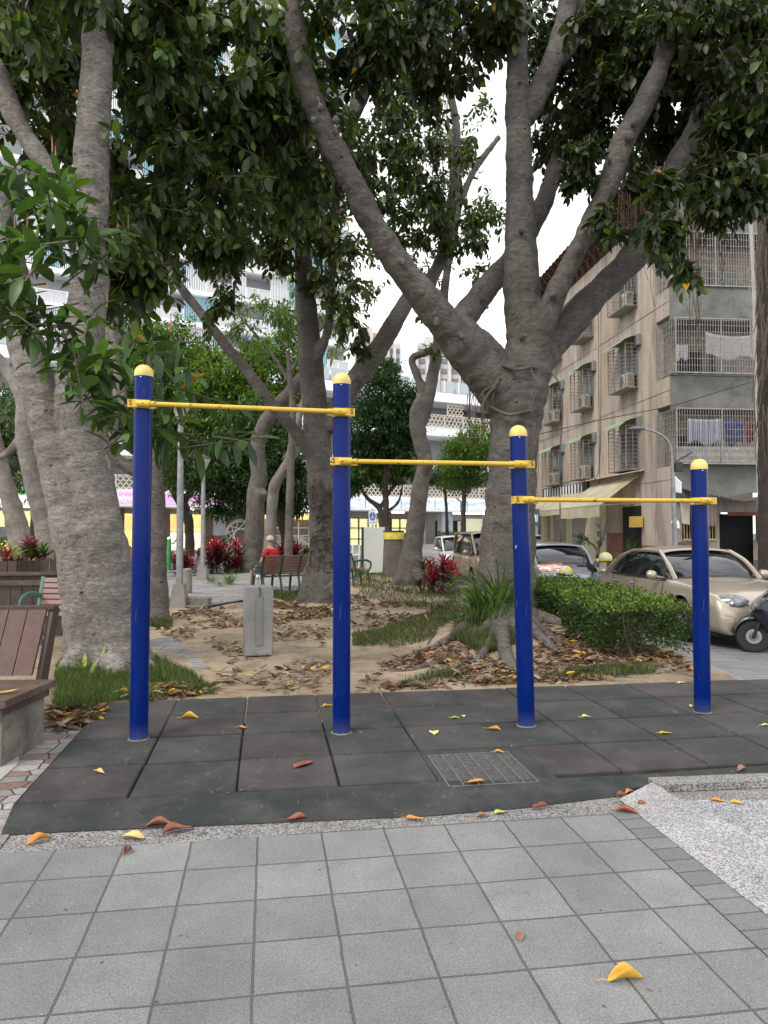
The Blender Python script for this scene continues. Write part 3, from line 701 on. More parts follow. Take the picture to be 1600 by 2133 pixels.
def crown(parent, blobs, LL, per=8, pal=DG, seed=1, ratio=.42, droop=.45, twl=.4, simple=False, hang=.55, mat='leaf', name='crown', yellow=.004, clump=.75, twigs=True, dark=1.0, tiplight=.12):
    """clusters of leaves round short twigs; blobs: (px, py, D, rx px, ry px, depth m, number of twigs)"""
    r = np.random.default_rng(seed); C = []; 
    for (px, py, D, rx, ry, rd, nt_) in blobs:
        c = np.array(P(px, py, D)); s = np.array([rx*D/F, rd, ry*D/F])
        k = max(3, int(nt_/9)); cc = r.normal(0, 1, (k, 3)); cc = cc/np.linalg.norm(cc, axis=1, keepdims=True)*r.uniform(.1, 1, (k,1))**.45
        idx = r.integers(0, k, nt_); loose = r.uniform(0,1,nt_) > clump
        q = cc[idx] + r.normal(0, .13, (nt_, 3)); u = r.normal(0,1,(nt_,3)); u = u/np.linalg.norm(u,axis=1,keepdims=True)*r.uniform(.05,1,(nt_,1))**.4
        q[loose] = u[loose]; C.append(c + q*s)
    C = np.concatenate(C); n = len(C)
    ax = r.normal(0, 1, (n,3)); ax[:,2] = ax[:,2]*.5 - hang; ax = nrm(ax)
    tl = twl*r.uniform(.6, 1.3, n)
    N = n*per; ti = np.repeat(np.arange(n), per); j = np.tile(np.arange(per), n)/per
    a = ax[ti]; h = np.cross(a, np.tile([0,0,1.], (N,1))) + 1e-3; h = nrm(h); g = np.cross(a, h)
    an = j*per*2.4 + r.uniform(0, 6.28, n)[ti]
    rad = h*np.cos(an)[:,None] + g*np.sin(an)[:,None]
    pos = C[ti] + a*(tl[ti]*(j-.3))[:,None] + rad*.012
    d = rad*1.0 + a*(.35+.9*j)[:,None] + r.normal(0,.22,(N,3)); d[:,2] -= droop*r.uniform(.5,1.6,N)
    nn = np.tile([0,0,1.], (N,1)) + r.normal(0,.35,(N,3)) + a*.2
    Lf = LL*r.uniform(.62, 1.12, N)*(1-.25*j)
    tone = r.uniform(.7, 1.35, n)[ti]
    col = pal[r.integers(0, len(pal), N)]*tone[:,None]*r.uniform(.8,1.2,(N,1))*dark
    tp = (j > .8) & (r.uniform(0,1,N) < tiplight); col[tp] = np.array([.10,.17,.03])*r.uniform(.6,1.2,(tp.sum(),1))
    ye = r.uniform(0,1,N) < yellow; col[ye] = np.array([.42,.22,.02])*r.uniform(.7,1.1,(ye.sum(),1))
    lo = np.array(parent.location)
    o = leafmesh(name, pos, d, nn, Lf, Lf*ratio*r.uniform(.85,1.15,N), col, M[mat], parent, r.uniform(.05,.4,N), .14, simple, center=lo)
    if twigs:
        tw = MB()
        e0 = C - ax*(tl*.55)[:,None] - lo; e1 = C + ax*(tl*.7)[:,None] - lo
        V = []; Fc = []
        rr = .004*max(1, LL/.16)
        sx = nrm(np.cross(ax, [0,0,1.])+1e-4)*rr; sy = np.cross(ax, sx)
        for A_, k_ in ((e0, 1.3), (e1, .5)):
            V.append(np.stack([A_+sx*k_, A_-sx*.5*k_+sy*.87*k_, A_-sx*.5*k_-sy*.87*k_], 1))
        V = np.concatenate([V[0], V[1]], 1).reshape(-1,3); off = (np.arange(n)*6)[:,None]
        pat = np.array([0,1,4,3, 1,2,5,4, 2,0,3,5]); loops = (off+pat[None,:]).ravel()
        me = bpy.data.meshes.new('twigs'); me.vertices.add(len(V)); me.vertices.foreach_set('co', V.astype(np.float32).ravel())
        me.loops.add(len(loops)); me.loops.foreach_set('vertex_index', loops.astype(np.int32)); me.polygons.add(3*n)
        me.polygons.foreach_set('loop_start', (np.arange(3*n)*4).astype(np.int32)); me.update(calc_edges=True); me.materials.append(M['twig'])
        t_ = bpy.data.objects.new('twigs', me); COL.objects.link(t_); t_.parent = parent; t_['kind'] = 'stuff'
    return o
# ---------------- the big fig on the right
hero = empty('fig_tree', G(1055,1300,.22), 0, 'large brown grey fig tree wrapped in aerial roots behind the two lower bars', 'tree')
HB = 11.2
limbs = [
 [(1048,1345,HB,215),(1050,1290,HB,165),(1052,1230,HB,135),(1060,1100,HB,116),(1067,1000,HB,108),(1072,900,HB,110),(1080,830,HB,128),(1092,770,HB,120),(1098,710,HB,96),(1090,650,HB,86),(1086,560,HB,78),(1085,450,HB,66),(1081,330,HB,60),(1078,200,HB,50),(1077,80,HB,47),(1076,-80,HB,42)],
 [(1065,850,HB,90),(1040,815,HB-.1,100),(1000,765,HB-.2,98),(950,705,HB-.4,84),(900,640,HB-.6,72),(845,570,HB-.8,64),(790,490,HB-1,60),(735,385,HB-1.2,58),(680,280,HB-1.4,56),(640,180,HB-1.6,52),(618,80,HB-1.8,47),(608,-90,HB-2,42)],
 [(1035,760,HB-.1,70),(1010,730,HB-.2,72),(975,700,HB-.3,66),(962,672,HB,58),(995,625,HB+.3,56),(1030,580,HB+.6,52),(1066,540,HB+.8,46),(1120,450,HB+1.2,42),(1150,370,HB+1.4,38),(1175,280,HB+1.5,30)],
 [(1075,860,HB,70),(1055,800,HB-.25,52),(1068,770,HB-.25,40)],
 [(1105,790,HB,70),(1125,700,HB-.2,58),(1150,630,HB-.3,50),(1185,555,HB-.4,47),(1225,480,HB-.5,46),(1262,400,HB-.6,48),(1298,295,HB-.6,52),(1345,210,HB-.6,50),(1378,130,HB-.7,40),(1398,50,HB-.7,38),(1408,-70,HB-.8,34)],
 [(1090,800,HB,80),(1130,730,HB+.1,84),(1170,690,HB+.1,72),(1235,620,HB+.1,64),(1310,545,HB+.1,64),(1365,460,HB,68),(1405,370,HB,70),(1455,280,HB-.1,66),(1490,190,HB-.1,60),(1540,100,HB-.2,50),(1600,10,HB-.3,40)],
 [(1095,250,HB,40),(1115,210,HB+.1,50),(1140,150,HB+.2,48),(1170,70,HB+.3,44),(1192,-60,HB+.4,40)],
 [(1160,130,HB+.4,34),(1195,80,HB+.8,36),(1230,-40,HB+1,32)],
 [(1095,470,HB+.2,26),(1125,430,HB+.9,34),(1160,350,HB+1.2,30)],
]
rk = random.Random(9)
KN = [(P(px, py, D), rk.uniform(.035,.068)) for (px, py, D) in [(962,700,HB-.72),(880,610,HB-1.0),(905,655,HB-.98),(910,672,HB-.98),(1000,600,HB-.0),(1006,622,HB+.0),(978,650,HB-.3),(1030,585,HB+.35),(700,275,HB-1.65),(655,250,HB-1.8),(732,400,HB-1.45),(685,190,HB-1.8),(1085,700,HB-.36),(1070,650,HB-.34),(1085,480,HB-.3),(1083,170,HB-.22),(1080,110,HB-.2),(1220,480,HB-.7),(1320,255,HB-.82),(1312,285,HB-.82),(1150,615,HB-.5),(1205,520,HB-.6),(1015,640,HB-.1),(840,545,HB-1.1),(780,460,HB-1.2),(663,205,HB-1.85),(668,225,HB-1.85),(700,250,HB-1.7)]]
hw = wood('trunk', limbs, M['bark_fig'], hero, .026, .09, .02, 18, extra=KN)
# buttress and surface roots
def rootlimb(x0, y0, pts, r0):   # ground pixels
    out = [(1.78, 10.95, .42, .17)]
    for (px, py, dz, rr) in pts:
        g = G(px, py, .13); out.append((g.x, g.y, bedz(g.x, g.y) + .35*rr + max(0, dz)*.15 - .01, rr))
    return out
rts = [
 [(1000,1300,0.242,0.083),(970,1320,0.145,0.068),(920,1338,0.070,0.047),(860,1358,0.002,0.031),(800,1375,-0.035,0.026)],
 [(1010,1290,0.205,0.052),(965,1300,0.145,0.031),(930,1302,0.130,0.023),(905,1322,0.018,0.018),(890,1338,-0.020,0.016)],
 [(1045,1330,0.205,0.104),(1060,1375,0.070,0.078),(1090,1395,0.018,0.052),(1150,1402,-0.035,0.036)],
 [(1095,1310,0.205,0.083),(1135,1330,0.070,0.052),(1185,1352,0.010,0.031),(1260,1365,-0.020,0.023),(1330,1385,-0.042,0.018)],
 [(1030,1330,0.168,0.073),(1000,1365,0.040,0.047),(950,1388,-0.005,0.031),(890,1405,-0.028,0.026),(830,1420,-0.042,0.021)],
 [(1080,1340,0.130,0.052),(1120,1372,0.018,0.031),(1180,1392,-0.020,0.023),(1250,1398,-0.035,0.018),(1330,1402,-0.042,0.013)],
 [(980,1345,0.040,0.031),(920,1372,-0.005,0.023),(860,1388,-0.020,0.021),(800,1392,-0.035,0.016),(740,1402,-0.042,0.013)],
 [(1170,1365,0.010,0.026),(1160,1390,-0.005,0.018),(1140,1405,-0.020,0.016)],
 [(1230,1330,0.010,0.026),(1290,1352,-0.005,0.021),(1350,1370,-0.005,0.018),(1420,1392,-0.020,0.016),(1500,1420,-0.050,0.010)],
]
wood('roots', [rootlimb(0,0,q,0) for q in rts], M['bark_fig'], hero, .015, .05, .03, 10, 5, True)
# girdling aerial roots wrapped round the fork
D0 = HB-.42
wr = [
 [(1022,742,D0+.0,7),(1040,758,D0,10),(1043,780,D0-.02,9),(1030,805,D0-.05,8),(1015,825,D0,6),(1005,848,D0+.02,4)],
 [(1040,758,D0,9),(1060,765,D0-.03,9),(1080,770,D0-.08,8),(1105,765,D0-.05,8),(1125,768,D0+.1,6),(1140,766,D0+.3,5)],
 [(1030,802,D0-.04,5),(1008,815,D0+.02,4),(1000,828,D0+.05,3)],
 [(1040,790,D0-.05,4),(1030,815,D0-.03,3),(1025,835,D0,3)],
 [(1030,776,D0,4),(1000,785,D0+.05,3),(985,795,D0+.1,3)],
 [(1020,846,D0+.1,5),(1048,860,D0-.03,7),(1065,864,D0-.05,7),(1090,858,D0-.05,6),(1125,852,D0+.15,5)],
 [(1105,768,D0-.05,5),(1113,790,D0-.1,4),(1112,830,D0-.1,3),(1108,862,D0-.08,3)],
 [(1032,845,D0,3),(1045,820,D0-.05,3),(1065,800,D0-.08,3)],
 [(935,712,HB-1.0,4),(940,735,HB-1.0,3),(944,752,HB-.95,2)],[(945,715,HB-1,4),(950,735,HB-1,2)],
 [(1030,1085,D0+.1,3),(1060,1095,D0-.05,3),(1110,1112,D0+.1,3)],
 [(1140,768,HB-.2,3),(1165,800,HB-.3,3),(1172,860,HB-.3,3),(1166,960,HB-.3,3),(1168,1130,HB-.2,2)],
]
wood('aerial_roots', wr, M['bark_fig'], hero, 0, 0, 0, 6, 5)
rg = random.Random(5); hang = []
def hangs(x0, x1, y0, l0, l1, n, D, w=1.6):
    for _ in range(n):
        x = rg.uniform(x0, x1); y = y0+rg.uniform(-20, 20); l = rg.uniform(l0, l1); d = D+rg.uniform(-.4,.4)
        hang.append([(x, y, d, w), (x+rg.uniform(-5,5), y+l*.4, d, w*.9), (x+rg.uniform(-7,7), y+l*.75, d, w*.7), (x+rg.uniform(-9,9), y+l, d, w*.4)])
hangs(970, 1020, 830, 30, 110, 22, HB-.1, 1.6); hangs(1290, 1520, 420, 60, 240, 55, HB, 1.5); hangs(1440, 1460, 480, 120, 260, 8, HB, 1.8); hangs(1150,1300,1120,0,0,0,HB)
hangs(960,1030,690,30,60,10,HB+1); hangs(900,960,200,100,260,8,14,1.2); hangs(1105,1120,300,150,260,3,HB,1.6); hangs(1085,1120,880,60,260,10,HB-.4,1.6)
wood('hanging_roots', hang, plain('thin aerial roots', (.11,.075,.05), .9, .3, 9), hero, 0, 0, 0, 5, 2)
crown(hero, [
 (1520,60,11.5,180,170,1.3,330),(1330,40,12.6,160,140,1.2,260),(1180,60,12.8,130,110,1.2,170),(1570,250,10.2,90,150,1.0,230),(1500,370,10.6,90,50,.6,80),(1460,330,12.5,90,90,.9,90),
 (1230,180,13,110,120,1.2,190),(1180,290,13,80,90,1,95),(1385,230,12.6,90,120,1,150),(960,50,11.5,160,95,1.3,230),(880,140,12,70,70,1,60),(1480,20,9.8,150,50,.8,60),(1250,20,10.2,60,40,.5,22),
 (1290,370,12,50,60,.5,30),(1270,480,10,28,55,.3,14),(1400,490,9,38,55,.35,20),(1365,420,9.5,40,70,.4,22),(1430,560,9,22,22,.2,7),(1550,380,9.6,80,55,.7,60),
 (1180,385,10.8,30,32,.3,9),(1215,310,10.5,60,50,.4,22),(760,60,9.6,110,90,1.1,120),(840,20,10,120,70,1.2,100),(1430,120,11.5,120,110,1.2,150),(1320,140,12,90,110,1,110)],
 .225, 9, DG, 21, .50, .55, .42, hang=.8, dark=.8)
# ---------------- the twin trunked fig at the left
lt = empty('fig_tree', G(230,1385,.12), 0, 'pale grey fig tree with two fused trunks beside the leftmost blue post', 'tree')
DL = 7.9
wood('trunk', [
 [(222,1430,DL,260),(214,1390,DL,180),(200,1300,DL,140),(180,1180,DL,118),(155,1070,DL,108),(130,980,DL+.05,96),(108,900,DL+.1,88),(85,830,DL+.15,80),(60,740,DL+.2,78),(42,660,DL+.25,72),(24,560,DL+.3,66),(5,460,DL+.3,58),(-20,360,DL+.3,54),(-60,250,DL+.3,50)],
 [(240,1430,DL-.1,260),(244,1390,DL-.1,170),(240,1300,DL-.1,118),(226,1200,DL-.1,108),(210,1100,DL-.1,100),(190,1000,DL-.05,92),(168,920,DL,86),(158,850,DL,86),(160,780,DL,88),(172,700,DL,88),(186,600,DL,84),(184,500,DL,80),(186,420,DL,80),(192,330,DL,78),(198,230,DL,72),(203,120,DL,70),(209,0,DL,72),(214,-120,DL,66)],
 [(180,440,DL+.1,50),(135,400,DL+.15,44),(90,335,DL+.2,42),(50,280,DL+.25,44),(20,220,DL+.3,46),(-8,150,DL+.3,48),(-40,90,DL+.3,44)],
 [(255,1350,DL-.1,60),(300,1395,DL-.3,50),(345,1420,DL-.4,24)],[(170,1370,DL-.3,70),(140,1405,DL-.5,50),(128,1430,DL-.5,30)],[(230,1380,DL-.4,80),(250,1420,DL-.6,50)],
], M['bark_grey'], lt, .022, .06, .016, 20)
crown(lt, [(90,60,9.6,190,130,1.1,190),(60,200,9.4,120,110,.8,70),(330,100,8.6,130,120,1.2,130),(440,200,9.5,150,120,1.2,115),(300,330,8.8,110,130,1.0,120),(420,380,9.5,140,110,1.1,105),
 (560,330,10.5,130,120,1.2,130),(520,120,9.8,140,130,1.2,150),(250,560,8.6,70,90,.7,55),(300,600,8.8,50,70,.5,24),(350,450,8.8,90,70,.7,60),(120,300,9.3,90,60,.5,26),(20,60,7.6,60,60,.5,14),(390,510,9.6,110,50,.7,34),(640,130,10.5,70,130,.9,80),(640,420,11,90,80,.9,60),(200,-40,8,260,90,1.5,130)],
 .235, 9, DG*1.45, 31, .50, .6, .42, hang=.7, tiplight=.25)
# near sprays of big fresh leaves
crown(lt, [(85,400,6.3,80,50,.35,10),(130,500,6.2,90,70,.4,13),(50,640,6.2,70,60,.35,8),(110,720,6.1,100,80,.4,11),(190,800,6.2,80,70,.35,8),(260,880,6.4,50,60,.3,6),(20,560,6.4,50,70,.3,6)],
 .29, 9, np.array([(.030,.068,.022),(.05,.10,.025),(.04,.085,.022),(.07,.14,.03)]), 33, .36, .35, .5, hang=-.5, tiplight=.7, name='leaf_sprays', clump=0)
crown(lt, [(375,780,6.6,50,50,.3,4),(440,905,6.5,40,30,.3,2),(345,900,6.7,40,60,.3,4),(350,720,6.8,40,40,.2,3)],
 .33, 7, np.array([(.025,.055,.020),(.045,.09,.025)]), 37, .34, .6, .55, hang=.1, tiplight=.3, name='leaf_sprays', clump=0)
M['bud'] = plain('pink leaf sheaths', (.42,.13,.10), .5, .3, 6)
# pink sheathed buds
lo = Vector(lt.location)
for (px, py, D, l) in [(108,350,6.2,.28),(115,360,6.2,.24),(56,480,6.3,.24),(355,690,6.7,.18),(30,480,6.3,.18),(222,640,6.4,.2)]:
    a = P(px, py, D) - lo; bd = MB(); bd.tube([a, a+Vector((.006,0,l*.3)), a+Vector((.002,0,l*.7)), a+Vector((-.004,0,l))], [.007,.008,.005,.001], 7); bd.build('bud', M['bud'], lt)
# ---------------- trees of the middle distance
def tree(name, base, label, limbs, bm, voxel, blobs, group=None, lump=.06, fine=.015, **kw):
    t = empty(name, base, 0, label, 'tree', group)
    wood('trunk', limbs, bm, t, voxel, lump, fine, 12)
    if blobs: crown(t, blobs, **kw)
    return t
DC = 15.4
tree('fig_tree', G(672,1245,.1), 'tall brown fig tree with shaggy hanging roots behind the second blue post from the left', [
 [(672,1285,DC,160),(673,1240,DC,112),(676,1180,DC,80),(677,1100,DC,70),(668,1000,DC,62),(662,920,DC,60),(656,850,DC,58),(648,760,DC,56),(640,660,DC,50),(632,560,DC,42),(628,450,DC,36),(625,340,DC,30),(640,200,DC,24)],
 [(690,900,DC,50),(715,830,DC,48),(750,780,DC,48),(790,725,DC,44),(825,665,DC,40),(860,610,DC+.4,34),(905,570,DC+.8,30),(935,490,DC+1,28),(945,380,DC+1,24),(950,260,DC+1,20),(925,150,DC+1,18)],
 [(665,985,DC,36),(638,930,DC-.1,30),(600,880,DC-.2,28),(560,835,DC-.3,28),(520,780,DC-.4,26),(470,720,DC-.5,24),(425,660,DC-.6,22),(385,610,DC-.6,22),(350,560,DC-.6,18),(320,520,DC-.6,14)],
 [(650,770,DC-.1,26),(672,720,DC-.2,22),(686,670,DC-.2,22),(682,610,DC-.2,20),(665,575,DC-.2,16),(640,555,DC,14)],
 [(690,1180,DC,50),(705,1240,DC,30),(735,1262,DC-.4,14)],[(655,1190,DC,50),(635,1240,DC-.3,30),(615,1262,DC-.5,14)],[(690,1220,DC-.4,36),(720,1260,DC-.7,16)],[(935,480,DC+1,18),(985,360,DC+1.4,16),(1040,285,DC+1.6,14)],
 [(690,640,DC,18),(700,420,DC+.5,20),(735,260,DC+.5,26),(745,130,DC+.5,24),(765,20,DC+.5,20)],[(730,270,DC+.5,18),(775,170,DC+.4,20),(800,130,DC+.4,16)],
], M['bark_fig'], .035, [(640,300,15,130,130,1.6,200),(560,420,14.5,110,90,1.3,150),(640,520,14.5,110,70,1.2,140),(760,330,16,80,120,1.2,90),(450,600,13.5,30,80,.4,22),(740,620,13.5,28,85,.3,20),(470,520,14,70,60,.8,60),
 (820,420,15.5,70,100,1,60),(900,440,15.5,70,70,1,55),(960,480,15.5,60,50,.8,36),(800,230,15,80,110,1,80),(860,330,15,60,70,.8,34),(930,350,15.5,80,80,.9,30),(840,90,15,110,90,1.2,110),(590,180,15,120,120,1.3,120),(740,720,14,35,35,.3,12),(690,600,14.4,40,40,.4,14)],
 LL=.22, per=9, pal=DG*1.3, seed=41, ratio=.48, droop=.55, twl=.42, hang=.7, yellow=.012)
# shaggy roots on that trunk
cr = [o for o in bpy.data.objects if o.name.startswith('fig_tree')][-1]
rg = random.Random(8); hh = []
for _ in range(110):
    x = rg.uniform(650, 700); y = rg.uniform(1000, 1180); d = DC-.36+abs(x-675)*.006
    hh.append([(x, y, d, 2.2), (x+rg.uniform(-14,14), y+rg.uniform(-8,16), d-.03, 2), (x+rg.uniform(-20,20), y+rg.uniform(-10,40), d-.02, 1.3)])
wood('aerial_roots', hh, plain('dark root fibres', (.06,.042,.032), .95, .4, 9), cr, 0, 0, 0, 5, 2)
tree('crooked_tree', G(855,1213,.1), 'crooked grey tree with spread roots growing in the grass by the white box', [
 [(842,1235,20.5,80),(850,1205,20.5,62),(860,1140,20.5,46),(868,1080,20.5,40),(876,1010,20.5,38),(886,960,20.5,34),(872,905,20.5,36),(868,860,20.5,34),(880,820,20.5,22),(868,780,20.5,18),(858,748,20.5,18),(885,735,20.5,16),(930,712,20.5,14)],
 [(872,890,20.5,32),(890,840,20.5,28),(902,780,20.5,27),(912,720,20.5,24),(922,640,20.5,22),(932,560,20.5,18),(950,470,20.5,16),(958,380,20.5,12),(930,250,20.5,10)],
 [(850,1180,20.5,30),(830,1210,20.2,20),(810,1225,20,10)],[(868,1190,20.3,30),(880,1215,20,12)],[(885,980,20.4,30),(892,965,20.3,26),(893,950,20.4,16)]
], M['bark_far'], .035, [(950,460,20.5,90,80,1.2,90),(880,560,20.5,60,60,.8,40),(820,330,20,80,90,1.2,90),(930,330,20,70,70,1,50),(890,640,20,40,20,.6,8),(1000,430,20,50,90,1,34),(930,230,20,90,110,1.3,70),(760,560,20,50,90,1,40),(1000,560,20,50,25,.6,14),(845,480,20,60,60,.8,40),(905,735,20,18,14,.3,6)],
 LL=.21, per=9, pal=DG*1.5, seed=51, ratio=.46, droop=.4, twl=.4, hang=.4, yellow=.01)
tree('leaning_tree', G(520,1192,.1), 'slim grey trunk leaning beside the seated person, left of a paler stem', [
 [(520,1205,26,56),(524,1180,26,46),(530,1100,26,42),(533,1030,26,40),(540,990,26,38),(535,940,26,34),(548,890,26,34),(575,850,26,32),(605,815,26,28),(640,770,26,24)],[(540,1040,25.9,30),(546,1022,25.7,26)]], M['bark_far'], .04, None)
tree('thin_tree', G(560,1188,.1), 'thin pale forked stem just right of the leaning grey trunk', [
 [(556,1200,28,36),(560,1170,28,32),(564,1100,28,26),(568,1040,28,24),(575,1005,28,26),(600,960,28,20),(615,900,28,18),(628,850,28,16),(650,790,28,12)],[(585,985,28,16),(640,910,28.5,12),(665,840,28.5,10)]], M['bark_grey'], .04, None)
tree('slim_tree', G(335,1285,.1), 'slim brown fig trunk just right of the leftmost blue post', [
 [(334,1305,12,60),(333,1280,12,46),(331,1200,12,38),(330,1100,12,36),(326,1000,12,32),(318,960,12.1,26),(308,930,12.2,18)],
 [(322,1030,12,30),(285,985,12,28),(255,965,12,26),(225,930,12,24),(205,860,12,22),(190,700,12,20),(180,560,12,18)]], M['bark_fig'], .03, [(210,640,12.5,60,110,.9,36),(290,560,12.5,80,70,.9,50),(240,440,12,60,70,.8,40)],
 LL=.2, per=8, pal=DG, seed=61, ratio=.42, droop=.5, twl=.4, hang=.7)
tree('grey_tree', G(232,1260,.1), 'whitish branching trunk seen between the leaning fig and the leftmost blue post', [
 [(262,1290,14,50),(258,1240,14,36),(250,1150,14,30),(238,1060,14,24),(228,980,14,22),(240,860,14,20),(245,760,14,18),(240,680,14,20),(260,600,14,16)],[(240,720,14,16),(290,660,14.2,14),(345,590,14.4,12),(380,540,14.5,10)],[(245,780,14,16),(225,700,14,12),(250,620,14,12)],[(262,860,14,14),(255,800,14,14),(240,760,14,14)]], M['bark_grey'], .035,
 [(200,800,14.5,40,60,.6,22),(320,560,15,70,40,.8,30)], LL=.17, per=8, pal=MG*.8, seed=63, ratio=.4, droop=.3, twl=.35, hang=.3)
tree('leaning_tree', G(100,1165,.1), 'grey trunk leaning left behind the wooden planter, nearer the twin fig', [
 [(112,1200,19,60),(104,1150,19,48),(90,1080,19,46),(72,1010,19,42),(58,950,19,40),(50,890,19,38),(50,840,19.2,36),(28,790,19.4,30),(-10,740,19.6,26),(-60,680,19.6,24)],[(52,900,19,26),(20,940,19,18),(-20,962,19,14)]], M['bark_grey'], .04, 
 [(30,700,19.5,90,60,1.2,50),(80,860,20,50,50,1,26),(60,1000,20,28,20,.4,9)], LL=.2, per=8, pal=MG*.7, seed=65, ratio=.42, droop=.4, twl=.4, hang=.4)
tree('leaning_tree', G(45,1150,.1), 'grey trunk leaning left behind the red leaved plants at the left border', [
 [(48,1180,22,60),(42,1130,22,50),(30,1070,22,44),(12,1010,22,36),(-4,950,22,34),(-20,880,22,32)]], M['bark_grey'], .045, [(-10,850,22,70,60,1.4,40),(20,900,23,60,60,1.2,34),(30,1000,23,50,40,1,20)], LL=.22, per=8, pal=MG*.6, seed=66, ratio=.42, droop=.4, twl=.4, hang=.4)
tree('small_tree', G(600,1180,.1), 'light green long leaved young tree in front of the pale tower', [
 [(600,1190,24,20),(605,1000,24,18),(610,860,24,15),(605,800,24,12),(600,730,24,10)],[(606,800,24,10),(560,730,24,8),(500,660,24,6)],[(603,780,24,9),(640,720,24,8),(700,650,24,6)]], M['bark_far'], .03,
 [(560,640,24,90,60,1.2,70),(500,690,24,50,40,1,26),(620,610,24,70,60,1.1,50),(700,640,24,40,60,.8,34),(540,730,24,60,30,.8,22),(700,560,24,50,60,.8,26),(715,720,24,30,50,.6,20)],
 LL=.26, per=8, pal=np.array([(.07,.14,.03),(.10,.18,.04),(.05,.10,.03)]), seed=67, ratio=.30, droop=.6, twl=.5, hang=.3, tiplight=.5)
# ---------------- full crowned trees beyond the park
def bushy(label, base, blobs, limbs, pal, seed, LL=.26, name='dense_tree', mat=None, ratio=.42, tiplight=.1, per=7):
    return tree(name, base, label, limbs, mat or M['bark_dark'], .06, [(a,b,c,d*1.08,e*1.08,f,int(g*2.6)) for a,b,c,d,e,f,g in blobs], 'trees beyond the park path', .08, .02, LL=LL, per=per, pal=pal, seed=seed, ratio=ratio, droop=.25, twl=.5, simple=True, hang=-.2, mat='leafmatt', twigs=False, tiplight=tiplight, yellow=0)
BG1 = np.array([(.03,.065,.02),(.045,.09,.025),(.02,.045,.016),(.06,.12,.03)])
bushy('broad bright green tree with a rounded top left of centre, below the pale tower', G(320,1150,.0), [(320,740,38,100,70,2.5,420),(440,790,37,90,70,2.4,380),(560,790,38,70,70,2.4,330),(290,830,36,70,60,2,240),(400,870,36,120,60,2.4,380),(520,870,36,90,60,2.2,300),(250,760,37,50,60,1.5,120),(350,960,35,60,60,1.6,130),(620,740,38,50,60,1.6,110)],
 [[(396,1160,37,22),(392,1080,37,22),(370,1030,37,26),(350,980,37,18),(345,900,37,16)],[(375,1060,37,16),(400,1010,37,14),(420,900,37,12)]], np.array([(.07,.13,.022),(.11,.19,.03),(.045,.085,.02),(.14,.23,.035)]), 71, tiplight=.4, LL=.34)
bushy('dark mango tree with drooping narrow leaves left of the centre trunk', G(590,1172,.0), [(480,990,30,90,60,2,280),(560,960,30,80,70,2,260),(610,1010,30,60,60,1.6,150),(420,960,30,60,50,1.6,130),(480,1050,30,80,30,1.4,110),(590,1060,30,50,25,1.2,50),(530,890,31,90,50,1.8,170)],
 [[(604,1185,30,36),(600,1130,30,30),(590,1080,30,28),(575,1030,30,26),(560,980,30,20),(540,900,30,14)],[(578,1040,30,14),(620,960,30,12)]], np.array([(.022,.050,.018),(.03,.065,.02),(.016,.036,.014),(.045,.09,.026)]), 72, LL=.34, ratio=.26)
bushy('dark rounded evergreen between the second blue post and the crooked tree', G(800,1150,.0), [(800,830,34,65,60,2.2,330),(790,900,34,70,60,2.2,340),(845,870,34,45,60,1.8,170),(760,930,34,50,40,1.5,120),(840,940,34,40,30,1.3,80),(800,775,34,35,30,1.2,80)],
 [[(805,1150,34,16),(803,1000,34,14),(800,900,34,12)]], np.array([(.022,.055,.022),(.03,.07,.026),(.016,.038,.018)]), 73, LL=.24)
bushy('open umbrella shaped tree with forked bare limbs behind the white box', G(790,1135,.0), [(760,985,40,50,24,1.8,110),(830,970,40,60,24,1.8,130),(790,960,40,60,20,1.8,100),(870,985,40,30,22,1.4,50),(735,1010,40,24,18,1,36),(800,1000,40,40,14,1.2,30)],
 [[(797,1140,40,13),(794,1090,40,12),(790,1058,40,13),(768,1040,40,9),(750,1015,40,6),(745,990,40,5)],[(790,1062,40,10),(805,1035,40,8),(825,1005,40,6),(840,985,40,5)],[(800,1068,40,8),(825,1052,40,7),(835,1030,40,6),(840,1000,40,5)],[(802,1040,40,6),(792,1010,40,5),(785,985,40,4)]], np.array([(.06,.13,.03),(.09,.17,.035),(.04,.085,.025)]), 74, LL=.34, name='umbrella_tree', mat=M['bark_far'])
bushy('bright green tree crown half hidden by the big fig trunk, above the parked cars', G(975,1125,-.2), [(985,930,34,55,40,2,230),(950,960,34,40,35,1.6,130),(1000,980,34,45,30,1.5,120),(960,1005,35,40,20,1.2,60)],
 [[(965,1120,34,12),(968,1000,34,10),(975,940,34,8)]], np.array([(.08,.16,.025),(.11,.20,.03),(.05,.10,.02)]), 75, LL=.2, tiplight=.3)
bushy('little street tree on a thin dark stem in front of the glass shops', G(930,1125,-.2), [(925,985,44,36,24,1.5,100),(940,1005,44,40,16,1.4,70),(905,1000,44,20,16,1,30)],
 [[(932,1130,44,9),(930,1060,44,8),(926,1010,44,6)]], np.array([(.035,.08,.03),(.045,.10,.035)]), 76, LL=.2, name='street_tree')
bushy('green tree at the far side of the street between the big fig and the tenement', G(1130,1130,-.2), [(1130,900,42,40,60,2,170),(1120,990,42,40,40,1.6,130),(1150,950,42,30,40,1.4,80)],
 [[(1125,1130,42,10),(1125,1000,42,8)]], np.array([(.05,.11,.025),(.07,.14,.03)]), 77, LL=.22, name='street_tree')
bushy('dark leafy tree mass behind the left border trunks', G(60,1150,0), [(60,880,34,90,80,2,260),(170,900,34,60,80,2,160),(-20,960,34,60,60,2,120),(120,1010,34,60,30,1.5,70),(240,820,34,50,60,1.5,90)],
 [[(70,1150,34,16),(70,1000,34,14),(65,900,34,12)]], BG1, 78, LL=.28)
